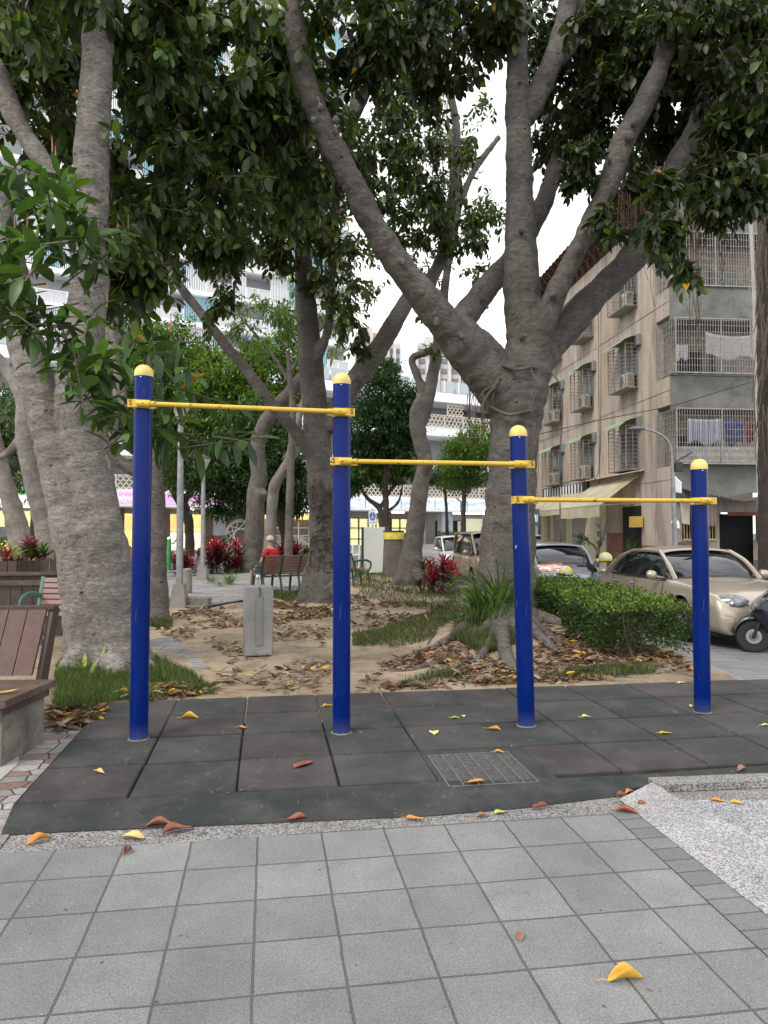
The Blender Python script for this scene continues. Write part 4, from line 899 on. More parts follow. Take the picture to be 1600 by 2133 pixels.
# ================================================================ the tenement on the right
TA = math.atan(.0968)
def sub(name, mb, mat, parent, smooth=30, **kw):
    o = mb.build(name, mat, parent, smooth); 
    for k, v in kw.items(): o[k] = v
    return o
ten = empty('apartment_building', (9.65, 25, -.25), TA, 'stained beige four storey tenement with barred windows and caged grey balconies', 'building')
def mat_stucco():
    t = NT('stained stucco'); n = t.noise(.5, 6, .6, t.co((1,1,.6)))
    col = t.ramp(n, [(.3, (.30,.25,.205)), (.5, (.42,.355,.295)), (.7, (.48,.43,.375))])
    d = t.noise(1.3, 7, .7, t.co((1.2,1.2,.25))); col = t.mix(t.ramp(d, [(.47, 0.0), (.62, .8)]), col, (.19,.17,.148))
    o_ = t.noise(.8, 5, .65, t.co((1,1,.7))); col = t.mix(t.ramp(o_, [(.54, 0.0), (.68, .55)]), col, (.38,.27,.16))
    f = t.noise(22, 5, .75); col = t.mix(1.0, col, t.ramp(f, [(.3,.66),(.7,1.26)]), 'MULTIPLY')
    return t.fin(col, .92, t.bump(f, .012, 1))
M['stucco'] = mat_stucco()
M['greycem'] = plain('grey cement render', (.165,.168,.155), .9, .35, .9, .004, 50, dirt=(.085,.083,.075))
M['redwash'] = plain('flaking red wash', (.20,.085,.07), .9, .3, 2, .003, 50, dirt=(.24,.20,.18))
M['cage'] = plain('painted window bars', (.24,.225,.19), .55, .3, 5, dirt=(.20,.11,.06))
M['cagew'] = plain('pale balcony bars', (.29,.29,.27), .5, .3, 5, dirt=(.22,.15,.1))
M['winglass'] = plain('window glass', (.035,.04,.045), .12, .4, .6, spec=.7)
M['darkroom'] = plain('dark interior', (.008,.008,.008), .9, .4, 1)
M['greenfab'] = plain('faded green canopy', (.20,.34,.20), .55, .3, 3, dirt=(.34,.38,.30))
M['ac'] = plain('air conditioner casing', (.46,.45,.41), .5, .2, 3, dirt=(.25,.2,.15))
M['rust'] = plain('rusty corrugated sheet', (.16,.055,.03), .8, .5, 3, .01, 20, dirt=(.07,.04,.03))
M['cream'] = plain('cream painted boards', (.55,.50,.36), .7, .12, 1.5, dirt=(.42,.37,.26))
def mat_awn():
    t = NT('cream canvas'); n = t.noise(1.2, 5); col = t.ramp(n, [(.3, (.46,.42,.28)), (.7, (.64,.59,.43))])
    t.fin(col, .8); tr = t.n('BsdfTranslucent'); t.l(col, tr.inputs[0]); ms = t.n('MixShader'); ms.inputs[0].default_value = .3
    t.l(t.b.outputs[0], ms.inputs[1]); t.l(tr.outputs[0], ms.inputs[2]); t.l(ms.outputs[0], t.o.inputs[0]); return t.m
M['awning'] = mat_awn()
Z0 = .25                                              # local z = world z + .25
# main shell: back part is solid, balcony front is open boxes
mb = MB(); mb.box(0, .25, .95, 15, 3.0, 13.2); mb.box(.25, 14, 1.25, 15, 3.0, 13.2); mb.box(0, .25, 0, .95, 3.0, 3.05)
for k in range(3): mb.box(0, .25, .0, .95, 4.02+3.03*k-.0, 4.98+3.03*k-.95+.0) if False else None
sub('wall', mb, M['stucco'], ten)
mb = MB(); mb.box(0, .28, .95, 7.6, 0, 2.998); mb.box(0, .25, .0, .95, 0, 2.998); mb.box(.28, 3, 2.2, 7.6, 0, 2.998); mb.box(0,.25,0,.95,2.9985,2.9995)
gw = sub('ground_floor_wall', mb, M['stucco'], ten)
mb = MB(); mb.box(-.006, -.002, 2.6, 7.4, 0, 1.75); mb.box(-.006,-.002,.2,2.55,0,1.3); mb.box(.05,1.1,-.006,-.002,0,1.45); sub('red_plinth', mb, M['redwash'], ten)
# string courses
mb = MB(); [mb.box(-.02, -.001, .0, 15, z, z+.05) for z in (3.55, 6.58, 9.61)]; sub('string_course', mb, M['stucco'], ten)
mb = MB(); [mb.tube([(-.05, y, 3.1), (-.05, y, 12.8)], .035, 6) for y in (6.2,)]; sub('drain_pipe', mb, M['stucco'], ten)
# balconies: slab + parapet (grey), room behind, cage
BW = 3.15
for k in range(4):
    zf = 3.0 + 3.03*k
    mb = MB(); mb.box(.25, BW+8, -.02, 1.2, zf-.12, zf); mb.box(.0, BW+8, -.14, -.022, zf-.12, zf+1.02); mb.box(-.02, BW+8, -.16, -.02, zf+1.022, zf+1.07) if k < 3 else None
    if k < 3:
        m0 = MB(); m0.box(-.004, .246, -.02, .94, zf+.052, zf+1.02); sub('corner_wall', m0, M['stucco'], ten)
    else: mb.box(.0, BW+8, -.02, 1.2, zf+1.3, zf+1.5)
    sub('balcony', mb, M['greycem'], ten)
    if k == 3: continue
    # inner wall with dark openings
    mb = MB(); zi = zf+.01; mb.box(.9, 1.8, 1.20, 1.24, zi+.1, zi+2.2); sub('balcony_door', mb, M['darkroom'], ten)
    mb = MB(); mb.box(2.15, 3.1, 1.19, 1.24, zi+.5, zi+2.1); sub('balcony_window', mb, M['winglass'], ten)
    z1, z2 = zf+1.07, zf+2.88
    out = .30 if k < 2 else .02
    mb = MB(); n = 34
    for i in range(n+1):
        x = -.0 + (BW)*i/n; mb.box(x-.007, x+.007, -.16-out-.007, -.16-out+.007, z1-.0, z2)
    for i in range(9): z = z1+(z2-z1)*i/8; mb.box(-.01, BW+.01, -.16-out-.010, -.16-out+.010, z-.006, z+.006)
    for x in (0, BW/2, BW): mb.box(x-.018, x+.018, -.16-out-.02, -.16-out+.02, z1-.01, z2+.01)
    for z in (z1-.02, z2): mb.box(-.02, BW+.02, -.16-out-.022, -.16-out+.022, z-.018, z+.018)
    for i in range(13):
        y = -.16-out + (1.1+out)*i/12; mb.box(-.037, -.023, y-.007, y+.007, z1, z2)
    for i in range(9): z = z1+(z2-z1)*i/8; mb.box(-.040, -.022, -.16-out, .94, z-.006, z+.006)
    if out > .1:
        for i in range(9): x = BW*i/8; mb.box(x-.007, x+.007, -.16-out, -.16, z1-.02, z1-.006)
    sub('balcony_cage', mb, M['cagew'], ten)
# corrugated shield on the lowest balcony cage
mb = MB(); v = []; n = 90
for i in range(n+1):
    x = -.03 + 3.1*i/n; v += [(x, -.135-.30+.02+.018*math.sin(i*2.1), 4.1), (x, -.135-.30+.02+.018*math.sin(i*2.1), 4.62)]
mb.add(v, [(2*i, 2*i+2, 2*i+3, 2*i+1) for i in range(n)]); sub('corrugated_shield', mb, plain('corrugated plastic', (.42,.42,.40), .5, .3, 3, dirt=(.25,.23,.2)), ten, 60)
# roof of rusty sheets on a steel truss
mb = MB(); v = []; n = 130
for i in range(n+1):
    y = -1.0 + 17*i/n; h = .035*math.sin(i*1.7); v += [(-.95, y, 14.25+h), (5.5, y, 15.9+h)]
mb.add(v, [(2*i, 2*i+1, 2*i+3, 2*i+2) for i in range(n)]); rf = sub('roof', mb, M['rust'], ten, 60)
mb = MB()
for i in range(24):
    y = -.8+.7*i; mb.beam((-.9,y,14.18),(5.4,y,15.8),.05,.07); mb.beam((-.05,y,13.2),(-.85,y,14.15),.035,.035)
    mb.beam((.1,y,13.2),(.1,y,14.4),.05,.05)
mb.beam((-.6,-.9,14.22),(-.6,15.8,14.22),.05,.07); mb.beam((.1,-.9,14.38),(.1,15.8,14.38),.05,.07)
sub('roof_truss', mb, plain('rusty steel', (.09,.05,.035), .8, .4, 4), ten)
# barred window boxes on the flank with green canopies, grey boxes and air conditioners
def ac_unit(parent, x, y, z):
    o = MB().box(x-.30, x, y, y+.8, z, z+.55, .02).build('air_conditioner', M['ac'], parent)
    m2 = MB(); m2.lathe([(.21,-.31),(.21,-.318),(.02,-.318)], (0,0,0), 20, 'x'); 
    m2.v = [(x+v[0], y+.5+v[1], z+.28+v[2]) for v in m2.v]; m2.build('fan_grille', M['greycem'], o)
    m2 = MB(); m2.box(x-.26, x-.05, y-.012, y-.002, z+.08, z+.48); m2.build('grille', M['cage'], o)
rgc = random.Random(3)
for k in range(3):
    for c, (y0, wd_) in enumerate([(2.39, 1.62), (6.75, 1.5), (10.75, 1.7)]):
        zb = 4.10 + 3.05*k; zt = zb+1.62; o_ = .5
        w = MB(); w.box(-.012, -.003, y0+.08, y0+wd_-.08, zb+.15, zt-.08); win = sub('window', w, M['winglass'], ten)
        fr = MB(); 
        for yy in (y0+.06, y0+wd_/2, y0+wd_-.1): fr.box(-.03, -.013, yy, yy+.05, zb+.12, zt-.05)
        for z in (zb+.12, zt-.1): fr.box(-.032, -.0125, y0+.06, y0+wd_-.05, z, z+.05)
        sub('frame', fr, M['galv'], win)
        cg = MB(); nb = 11
        for i in range(nb+1):
            z = zb+(zt-zb)*i/nb
            cg.beam((-o_, y0, z), (-o_, y0+wd_, z), .016, .016); cg.beam((-o_, y0, z), (0, y0, z), .016, .016); cg.beam((-o_, y0+wd_, z), (0, y0+wd_, z), .016, .016)
        for yy in (0, .34, .67, 1): cg.beam((-o_-.004, y0+wd_*yy, zb-.02), (-o_-.004, y0+wd_*yy, zt+.02), .035, .03)
        cg.beam((-.02, y0, zb), (-.02, y0, zt), .03, .03); cg.beam((-o_*.5, y0-.003, zb), (-o_*.5, y0-.003, zt), .02, .02)
        cg.box(-o_, 0, y0, y0+wd_, zb-.035, zb-.012)
        sub('window_cage', cg, M['cage'], win)
        if not (k == 2 and c == 0):
            aw = MB(); pr = [(0, zt+.30), (-.28, zt+.26), (-.55, zt+.16), (-.75, zt+.0)]
            v = [(x, y0-.12, z) for x, z in pr] + [(x, y0+wd_+.12, z) for x, z in pr] + [(x, y0-.12, z-.015) for x, z in pr] + [(x, y0+wd_+.12, z-.015) for x, z in pr]
            aw.add(v, [(i,i+1,i+5,i+4) for i in range(3)]+[(i+8,i+12,i+13,i+9) for i in range(3)]+[(3,11,15,7),(0,8,9,1),(1,9,10,2),(2,10,11,3),(4,5,13,12),(5,6,14,13),(6,7,15,14)]); aw.add([(0,y0-.12,zt+.28),(-.28,y0-.12,zt+.24),(-.55,y0-.12,zt+.14),(-.7,y0-.12,zt),(0,y0-.12,zt)], [(0,1,2,3,4)]) if False else None
            sub('canopy', aw, M['greenfab'], win)
        bx = MB(); bx.box(-.16, -.002, y0-.28, y0-.02, zt-.12, zt+.3, .01); sub('junction_box', bx, M['galv'], win)
        if rgc.random() < .8 and not (k == 0 and c == 0): ac_unit(win, -.1, y0+.12, zb+.01)
# striped fascia and shop front at street level
fb = MB(); fb.box(-.10, -.008, 7.35, 13.6, 3.38, 3.98); fas = sub('fascia', fb, plain('black fascia', (.02,.02,.02), .5, .2, 3), ten)
st = MB(); [st.box(-.112, -.103, 7.95+i*.40, 8.13+i*.40, 3.40, 3.96) for i in range(14)]; sub('white_stripes', st, M['white'], fas)
sf = MB(); sf.box(-.05, -.003, 5.5, 14, 0, 3.37); shop = sub('shop_front', sf, M['cream'], ten)
for y0, wd_ in ((7.9, 1.35), (10.4, 1.5)):
    s2 = MB(); v = []; n = 30
    for i in range(n+1):
        z = .05+2.45*i/n; v += [(-.065-.02*(i%2), y0, z), (-.065-.02*(i%2), y0+wd_, z)]
    s2.add(v, [(2*i, 2*i+1, 2*i+3, 2*i+2) for i in range(n)]); sub('roller_shutter', s2, plain('roller shutter', (.30,.28,.25), .6, .2, 2), shop, 0)
    s2 = MB(); s2.box(-.09,-.052,y0-.08,y0-.002,0,2.6); s2.box(-.09,-.052,y0+wd_+.002,y0+wd_+.08,0,2.6); s2.box(-.12,-.052,y0-.1,y0+wd_+.1,2.62,2.75); sub('shutter_rail', s2, M['galv'], shop)
s2 = MB(); s2.tube([(-.22,12.9,0),(-.22,12.9,2.9)], .22, 14); sub('column', s2, M['cream'], shop)
def awning(y0, y1, zt, zb, out_, val, parent=ten, fold=0):
    a = MB(); n = 8; v = []
    for i in range(n+1):
        y = y0+(y1-y0)*i/n; s_ = .012*math.sin(i*2.3)
        v += [(-.12, y, zt+s_), (-out_*.5, y, (zt+zb)/2+.06+s_), (-out_, y, zb), (-out_-.01, y, zb-val+.02*math.sin(i*1.9))]
    a.add(v, [(4*i+j, 4*i+j+1, 4*i+j+5, 4*i+j+4) for i in range(n) for j in range(3)])
    a.add([(-.12,y0,zt),(-out_*.5,y0,(zt+zb)/2+.05),(-out_,y0,zb),(-out_-.01,y0,zb-val),(-.12,y0,zb-val)], [(0,1,2,3,4)]) if fold else None
    aw = sub('awning', a, M['awning'], parent, 30)
    a = MB(); a.beam((-.05,y0+.06,zb+.1),(-out_+.02,y0+.06,zb+.02),.035,.035); a.beam((-.05,y1-.06,zb+.1),(-out_+.02,y1-.06,zb+.02),.035,.035); a.tube([(-out_+.02,y0,zb+.01),(-out_+.02,y1,zb+.01)],.025,8)
    sub('arm', a, M['galv'], aw)
    return aw
awning(7.3, 13.4, 3.55, 2.75, 1.35, .22, fold=1)
a = awning(2.35, 6.6, 3.80, 2.75, 1.55, .42)
mb = MB(); mb.prism([(0,1.95,4.02),(-.5,1.95,3.94),(-.5,6.9,3.94),(0,6.9,4.02)], (0,0,.03)); sub('rain_board', mb, M['cream'], a)
# plant window under the second canopy
mb = MB(); mb.box(-.014, -.0075, 2.25, 3.9, 1.0, 2.75); w = sub('window', mb, M['darkroom'], ten)
mb = MB(); mb.box(-.35, -.01, 2.15, 4.0, .88, .99); sub('planter_shelf', mb, M['redwash'], w)
mb = MB(); mb.box(-.35,-.06,2.0,2.55,1.95,2.35,.01); sub('yellow_box', mb, plain('yellow meter box', (.55,.36,.08), .6, .2, 5), w)
crown(ten, [], .1) if False else None
# front ground floor: barred window, dark garage opening and lean-to
mb = MB(); mb.box(1.72, 3.15, .4, .45, 0, 2.4); mb.box(1.72,1.74,-.02,.4,0,2.4); sub('garage_opening', mb, M['darkroom'], ten)
mb = MB(); mb.box(.25, 1.7, .0, .3, 0, 2.98); mb.box(3.17, 8, .0, .3, 0, 2.98); mb.box(1.7, 3.17, .0, .3, 2.45, 2.98); sub('front_wall', mb, M['stucco'], ten)
mb = MB(); mb.box(.38, 1.55, -.018, -.004, 1.55, 2.75); w = sub('window', mb, M['darkroom'], ten)
mb = MB(); [mb.box(.42+.1*i, .44+.1*i, -.05, -.03, 1.55, 2.75) for i in range(12)]; mb.box(.38,1.58,-.06,-.02,1.5,1.55); sub('bars', mb, plain('yellowed bars', (.45,.36,.16), .6, .3, 5), w)
mb = MB(); v = []; n = 60
for i in range(n+1):
    x = .3 + 3.1*i/n; z = 2.86 + .28*abs(x-1.9)/1.6 - .0; h = .03*math.sin(i*2.1); v += [(x, -.005, z+h+.12), (x, -1.15, z+h-.10)]
mb.add(v, [(2*i, 2*i+1, 2*i+3, 2*i+2) for i in range(n)]); mb.beam((.3,-1.1,3.0),(1.9,-1.1,2.75),.05,.05); mb.beam((1.9,-1.1,2.75),(3.4,-1.1,3.0),.05,.05)
sub('lean_to_roof', mb, plain('old corrugated lean-to', (.10,.09,.085), .8, .5, 4), ten, 60)
mb = MB(); mb.box(1.74, 3.16, -.5, -.42, 2.32, 2.45); sub('beam', mb, M['rust'], ten)
mb = MB(); [mb.box(2.95+.09*i, 2.965+.09*i, -.35, -.335, 1.5, 2.75) for i in range(6)]; sub('side_bars', mb, M['rust'], ten)
mb = MB(); mb.box(2.9, 3.5, -.3, -.02, 0, 1.5); sub('pillar', mb, M['stucco'], ten)
mb = MB(); mb.tube([(.05,-.02,2.1),(.05,-.28,2.1),(.05,-.34,2.02),(.05,-.34,1.9)], .075, 10); sub('vent_pipe', mb, M['white'], ten)
# laundry
def cloth(name, label, pts, w, h, mat, cat, slack=.06, seed=0):
    """a hanging cloth from point a to b with folds, height h"""
    a, b = Vector(pts[0]), Vector(pts[1]); n, m = 26, 14; r = random.Random(seed); ph = r.uniform(0, 6)
    d = b-a; pn = Vector((d.y,-d.x,0)).normalized(); v = []
    for i in range(n+1):
        for j in range(m+1):
            s = i/n; t_ = j/m
            p = a+d*s; z = -h*t_*(1-.12*math.sin(s*9+ph)*t_) - slack*math.sin(math.pi*s)*(1-t_)
            v.append(p + pn*(.035*math.sin(s*22+ph)*(.3+t_)) + Vector((0,0,z)))
    mb = MB(); mb.add(v, [(i*(m+1)+j, (i+1)*(m+1)+j, (i+1)*(m+1)+j+1, i*(m+1)+j+1) for i in range(n) for j in range(m)])
    o = mb.build(name, mat, None, 180); sm = o.modifiers.new('t', 'SOLIDIFY'); sm.thickness = .004
    return tag(o, label, cat)
TM = Matrix.Translation((9.65,25,-.25)) @ Matrix.Rotation(TA, 4, 'Z')
tw = lambda x, y, z: TM @ Vector((x, y, z))
def mat_cloth(name, c, s1, scale, axis=0):
    t = NT(name); w = t.n('TexWave'); w.inputs['Scale'].default_value = scale; w.inputs['Distortion'].default_value = .4; t.l(t.co(), w.inputs['Vector'])
    w.bands_direction = 'X' if axis == 0 else 'Z'
    col = t.ramp(w.outputs['Fac'], [(.25, s1), (.5, c)]); return t.fin(col, .9)
cloth('curtain', 'white lace curtain draped behind the bars of the third floor balcony', (tw(1.25,-.08,8.55), tw(3.0,-.08,8.5)), 1.7, .85, plain('lace', (.42,.42,.42), .9, .3, 20), 'curtain', .1, 1)
cloth('checked_cloth', 'blue and white checked cloth drying behind the lowest balcony cage', (tw(.55,-.1,5.6), tw(1.75,-.1,5.6)), 1, .85, mat_cloth('checked', (.45,.48,.52), (.05,.08,.16), 5), 'laundry', .03, 2)
cloth('blue_towel', 'dark blue towel drying beside the checked cloth on the lowest balcony', (tw(1.85,-.1,5.6), tw(2.55,-.1,5.6)), 1, .85, plain('blue towel', (.015,.025,.14), .9, .4, 5, dirt=(.3,.25,.05)), 'laundry', .03, 3)
cloth('red_towel', 'dark red towel hanging at the right end of the lowest balcony', (tw(2.6,-.1,5.55), tw(2.95,-.1,5.55)), 1, .75, plain('red towel', (.14,.02,.02), .9, .4, 5), 'laundry', .03, 4)
cloth('white_shirt', 'small white garment hanging at the left end of the third floor balcony', (tw(.2,-.1,8.1), tw(.6,-.1,8.1)), 1, .5, plain('white shirt', (.45,.46,.47), .9, .2, 5), 'laundry', .03, 5)
# striped pyjama trousers on the ground floor window
mb = MB(); a = tw(.62,-.16,2.92); ux = (tw(1,-.16,0)-tw(0,-.16,0)); n = 24; v = []
def trow(x, z, y=0): return a + ux*x + Vector((0,0,z)) + Vector((0, y, 0))
mb.M = None
for (x0, x1, xb0, xb1, h) in ((.0,.52,.02,.33,1.32),(.40,.92,.56,.86,.95)):
    v = [];
    for i in range(9):
        for j in range(7):
            s = i/8; q = j/6; x = (x0+(xb0-x0)*q)*(1-s)+(x1+(xb1-x1)*q)*s
            v.append(trow(x, -h*q, -.04*math.sin(s*14)*(.2+q) - (.012 if x0 else 0)))
    mb.add(v, [(i*7+j,(i+1)*7+j,(i+1)*7+j+1,i*7+j+1) for i in range(8) for j in range(6)])
o = mb.build('striped_trousers', mat_cloth('ticking', (.50,.40,.34), (.30,.22,.19), 9), None, 180); o.modifiers.new('t','SOLIDIFY').thickness = .01
tag(o, 'pink striped pyjama trousers hung on the barred ground floor window', 'laundry')
mb = MB(); [mb.add([trow(-.42+.0*i,-.05,-.06),trow(-.05,-.05,-.06),trow(-.1,-.9,-.08),trow(-.35,-.85,-.06)], [(0,1,2,3)]) for i in (0,)]
o = mb.build('pale_towel', plain('pale towel', (.45,.40,.36), .9, .2, 8), None, 0); o.modifiers.new('t','SOLIDIFY').thickness = .012; tag(o, 'pale towel hanging left of the striped trousers', 'laundry')
mb = MB(); mb.prism([tw(-.04,-.12,3.75),tw(-.04,-.75,3.4),tw(-.04,-.75,3.05),tw(-.04,-.12,3.15)], (.03,0,0)); o = mb.build('signboard', M['white'], None, 0); tag(o, 'small white signboard fixed to the corner of the tenement behind the street lamp', 'sign')
# downpipe, ladder and vine clad trunk at the right border
mb = MB(); pp = [P(1560,380,22),P(1570,600,22),P(1576,800,22),P(1580,1000,22),P(1588,1180,22),P(1590,1240,22)]; mb.tube(smooth_path([tuple(p) for p in pp],4), .055, 10)
o = mb.build('downpipe', M['white'] if False else plain('pale pipe', (.42,.41,.38), .6, .2, 3), None); tag(o, 'long pale downpipe standing at the right edge of the tenement', 'pipe')
mb = MB(); la, lb = P(1560,560,22.2), P(1566,735,22.2); lc, ld = P(1571,560,22.1), P(1577,735,22.1)
mb.beam(la, lb, .03,.03); mb.beam(lc, ld, .03,.03); [mb.beam(la.lerp(lb,i/7), lc.lerp(ld,i/7), .025,.025) for i in range(8)]
tag(mb.build('ladder', M['cagew'], None), 'narrow white steel ladder hung beside the balconies', 'ladder')
vt = tree('vine_trunk', Vector((11.0, 21, -.25)), 'dark trunk overgrown with thin vines at the right border', [[(1618,1270,21,80),(1614,1100,21,70),(1610,900,21,62),(1608,700,21,60),(1606,500,21,58),(1604,380,21,56),(1600,200,21,50)]], M['bark_dark'], .05, None, lump=.1)
rg = random.Random(2); hh = []
for _ in range(60):
    x = rg.uniform(1580, 1630); y = rg.uniform(420, 900); hh.append([(x,y,20.45,2),(x+rg.uniform(-12,12),y+60,20.42,2),(x+rg.uniform(-16,16),y+150,20.45,1.5)])
wood('vines', hh, plain('dry vines', (.10,.08,.065), .9, .4, 9), vt, 0, 0, 0, 5, 2)
mb = MB(); mb.box(-.14,.14,-.22,.12,-.07,.07,.01); mb.box(-.02,.02,.1,.3,-.12,-.08)
o = mb.build('security_camera', M['white'], None); o.location = P(1580,1035,21.4); o.rotation_euler = (R(-12),0,R(-30)); tag(o, 'white security camera bracketed on the pipe at the right', 'camera')
# cables strung across the front
for k, (ps, lab) in enumerate([([(1120,905,19),(1250,875,20),(1400,845,22),(1500,815,22.5),(1640,775,23)], 'thin black cable running along the tenement front to the right border'),
    ([(1130,1020,24),(1200,1000,25),(1236,1002,25.5),(1250,955,26),(1252,780,26),(1252,640,26)], 'dark cable dropping down the flank of the tenement'),]):
    mb = MB(); mb.tube([tuple(q) for q in smooth_path([tuple(P(*p)) for p in ps], 6)], .012, 5); tag(mb.build('cable', M['black'], None), lab, 'cable')
# ================================================================ the mall and the tower behind
MA = math.atan2(.486, .874)
mall = empty('shopping_arcade', (-15.5, 60, -.3), MA, 'long white arcade with lattice balconies above lit shop windows behind the park', 'building')
MZ = .3
def msx(px): r = (px-800)/F; return (r*60+15.5)/(.874-.486*r)
def mz(px, py): s_ = msx(px); Y = 60+.486*s_; return CAMZ+(HOR-py)/F*Y+MZ
M['mwhite'] = plain('white cladding', (.80,.82,.84), .5, .06, .2)
M['mgrey'] = plain('pale grey cladding', (.50,.52,.53), .5, .08, .3)
M['lattice'] = plain('beige lattice', (.66,.60,.50), .6, .1, 1)
M['brown'] = plain('brown wall', (.17,.125,.10), .8, .15, .5)
xa, xb = -60, 62
mb = MB(); mb.box(xa, xb, .6, 14, 0, 14.4); sub('wall', mb, plain('recessed wall', (.28,.28,.28), .8, .2, .3), mall)
for k, z in enumerate((3.75, 7.55, 10.75, 13.95)):
    mb = MB(); mb.box(xa, xb, -2.2 if k else -2.6, .598, z, z+(.95 if k else 1.28)); mb.box(xa, xb, -2.5 if k else -3.0, .3 if False else -2.2001 if k else -2.601, z, z+.18)
    sub('floor_band', mb, M['mwhite'], mall)
# fascia sign band of the shops
def mat_panels():
    t = NT('printed fascia panels'); b = t.n('TexBrick'); b.offset = 0; b.inputs['Scale'].default_value = 1; b.inputs['Brick Width'].default_value = 3.6; b.inputs['Row Height'].default_value = 3; b.inputs['Mortar Size'].default_value = .05
    b.inputs['Color1'].default_value = (.55,.60,.70,1); b.inputs['Color2'].default_value = (.50,.57,.70,1); b.inputs['Mortar'].default_value = (.12,.14,.2,1)
    t.l(t.co(), b.inputs['Vector']); v = t.noise(1.6, 3, .5, t.co((1,1,2))); col = t.mix(t.ramp(v, [(.56, 0.0),(.6,.5)]), b.outputs['Color'], (.18,.27,.48))
    t.fin(col, .4); t.l(col, t.b.inputs['Emission Color']); t.b.inputs['Emission Strength'].default_value = .35; return t.m
mb = MB(); mb.box(msx(640), msx(1180), -2.68, -2.61, 4.0, 4.78); sub('blue_fascia', mb, mat_panels(), mall, 0)
mb = MB(); mb.box(msx(234), msx(450), -2.70, -2.61, 3.98, 4.80); pk = sub('pink_sign', mb, emis('pink lit sign', (.58,.33,.55), .35), mall, 0)
Mt = Matrix.Translation(((msx(243)+msx(283))/2, -2.715, 4.38)) @ Matrix.Rotation(math.pi/2, 4, 'X')
text_mesh('aiyu', .62, emis('lit letters', (.95,.85,.92), .6), 'sign_lettering', Mt @ Matrix.Translation((-.55,.02,0)), pk, .01, False)
text_mesh('美', .55, M['white'], 'sign_lettering', Mt @ Matrix.Translation((.45,.04,0)), pk, .01, False)
mb = MB(); mb.box(msx(-120), msx(100), -2.70, -2.61, 4.45, 4.80); gs = sub('green_sign', mb, emis('green lit sign', (.06,.45,.10), .5), mall, 0)
mb = MB(); mb.box(msx(-120), msx(100), -2.70, -2.61, 3.98, 4.449); sub('white_sign', mb, emis('white lit sign', (.75,.8,.78), .35), mall, 0)
# lattice parapets
def lattice(x0, x1, z0, z1, parent, y=-2.25):
    mb = MB(); w = .42; n = int((x1-x0)/w)
    for i in range(n):
        x = x0+i*w
        rows = max(2, int((z1-z0)/.26))
        for j in range(rows):
            za = z0+(z1-z0)*j/rows; zb = z0+(z1-z0)*(j+1)/rows; s_ = 1 if (j % 2) else -1
            c = x+w/2
            mb.beam((c-s_*.13, y, za), (c+s_*.13, y, zb), .07, .05, (0,1,0)); 
            mb.beam((c+.21-s_*-.13*1, y+.0, za), (c+.21+s_*-.13, y, zb), .07, .05, (0,1,0))
    for z in (z0, z1): mb.beam((x0,y,z),(x1,y,z),.06,.06)
    k = int((x1-x0)/2.1)
    for i in range(k+1): mb.beam((x0+i*2.1,y-.01,z0),(x0+i*2.1,y-.01,z1),.07,.09)
    return sub('lattice_parapet', mb, M['lattice'], parent, 0)
lattice(msx(-100), msx(290), 5.05, 6.1, mall); lattice(msx(640), msx(1180), 5.05, 6.1, mall); lattice(msx(860), msx(1180), 11.72, 12.75, mall)
lattice(msx(905), msx(937), 12.8, 13.9, mall); lattice(msx(360), msx(440), 8.52, 9.6, mall)
mb = MB(); x = xa
while x < xb: mb.box(x, x+1.5, -2.2, -2.17, 14.95, 16.0); x += 1.62
sub('glass_rail', mb, plain('pale glass', (.45,.50,.52), .1, .1, 1), mall, 0)
x = msx(840)
while x < msx(1120): mb = MB(); mb.box(x+1.51, x+1.61, -2.26, -2.205, 14.93, 16.06); sub('rail_post', mb, M['white'], mall, 0); x += 1.62
# openings between the bands
for z in (4.8+.3, 8.5+.05, 11.7+.05):
    for px0, px1 in ((700,735),(760,800),(812,850),(940,985),(1000,1030),(1060,1100),(330,380),(400,450),(20,80),(120,170)):
        mb = MB(); mb.box(msx(px0), msx(px1), .56, .598, z, z+2.1); w = sub('window', mb, M['winglass'], mall, 0)
# shop fronts under the band
M['warm'] = emis('warm lit interior', (.95,.62,.22), .85, .45); M['yellowlit'] = emis('yellow lit interior', (.80,.76,.36), .7, .5); M['creamlit'] = emis('cream lit interior', (.85,.72,.55), .85, .3)
def mxw(px0, px1, z0, z1, name, mat, y=.55, d=.04, parent=mall): mb = MB(); mb.box(msx(px0), msx(px1), y-d, y, z0, z1); return sub(name, mb, mat, parent, 0)
mxw(-150, 112, .1, 2.2, 'shop_window', plain('store interior', (.22,.24,.24), .5, .6, 1.2)); mxw(-150,112,2.25,3.4,'shop_window',M['yellowlit']); mxw(-150,112,.6,1.25,'shop_window',M['warm'],.5,.01)
mxw(236, 262, 0, 3.7, 'wall_panel', M['brown']); mxw(262, 285, .1, 3.3, 'shop_window', M['warm']); mxw(320,358,0,3.7,'wall_panel',M['brown'])
mxw(358, 430, 1.9, 3.3, 'shop_window', M['warm']); mxw(358, 425, .1, 1.85, 'shop_door', M['creamlit'])
mxw(430,448,0,3.7,'wall_panel',M['brown']); mxw(448,474,0,3.7,'blue_grey_shutter',plain('pale corrugated metal', (.45,.50,.55),.5,.1,3)); mxw(474,556,0,3.7,'wall_panel',M['brown'])
mxw(556,690,1.55,2.9,'shop_window',plain('amber glass', (.22,.14,.05), .15, .5, .6)); mxw(556,690,2.95,3.5,'shop_window',M['warm'])
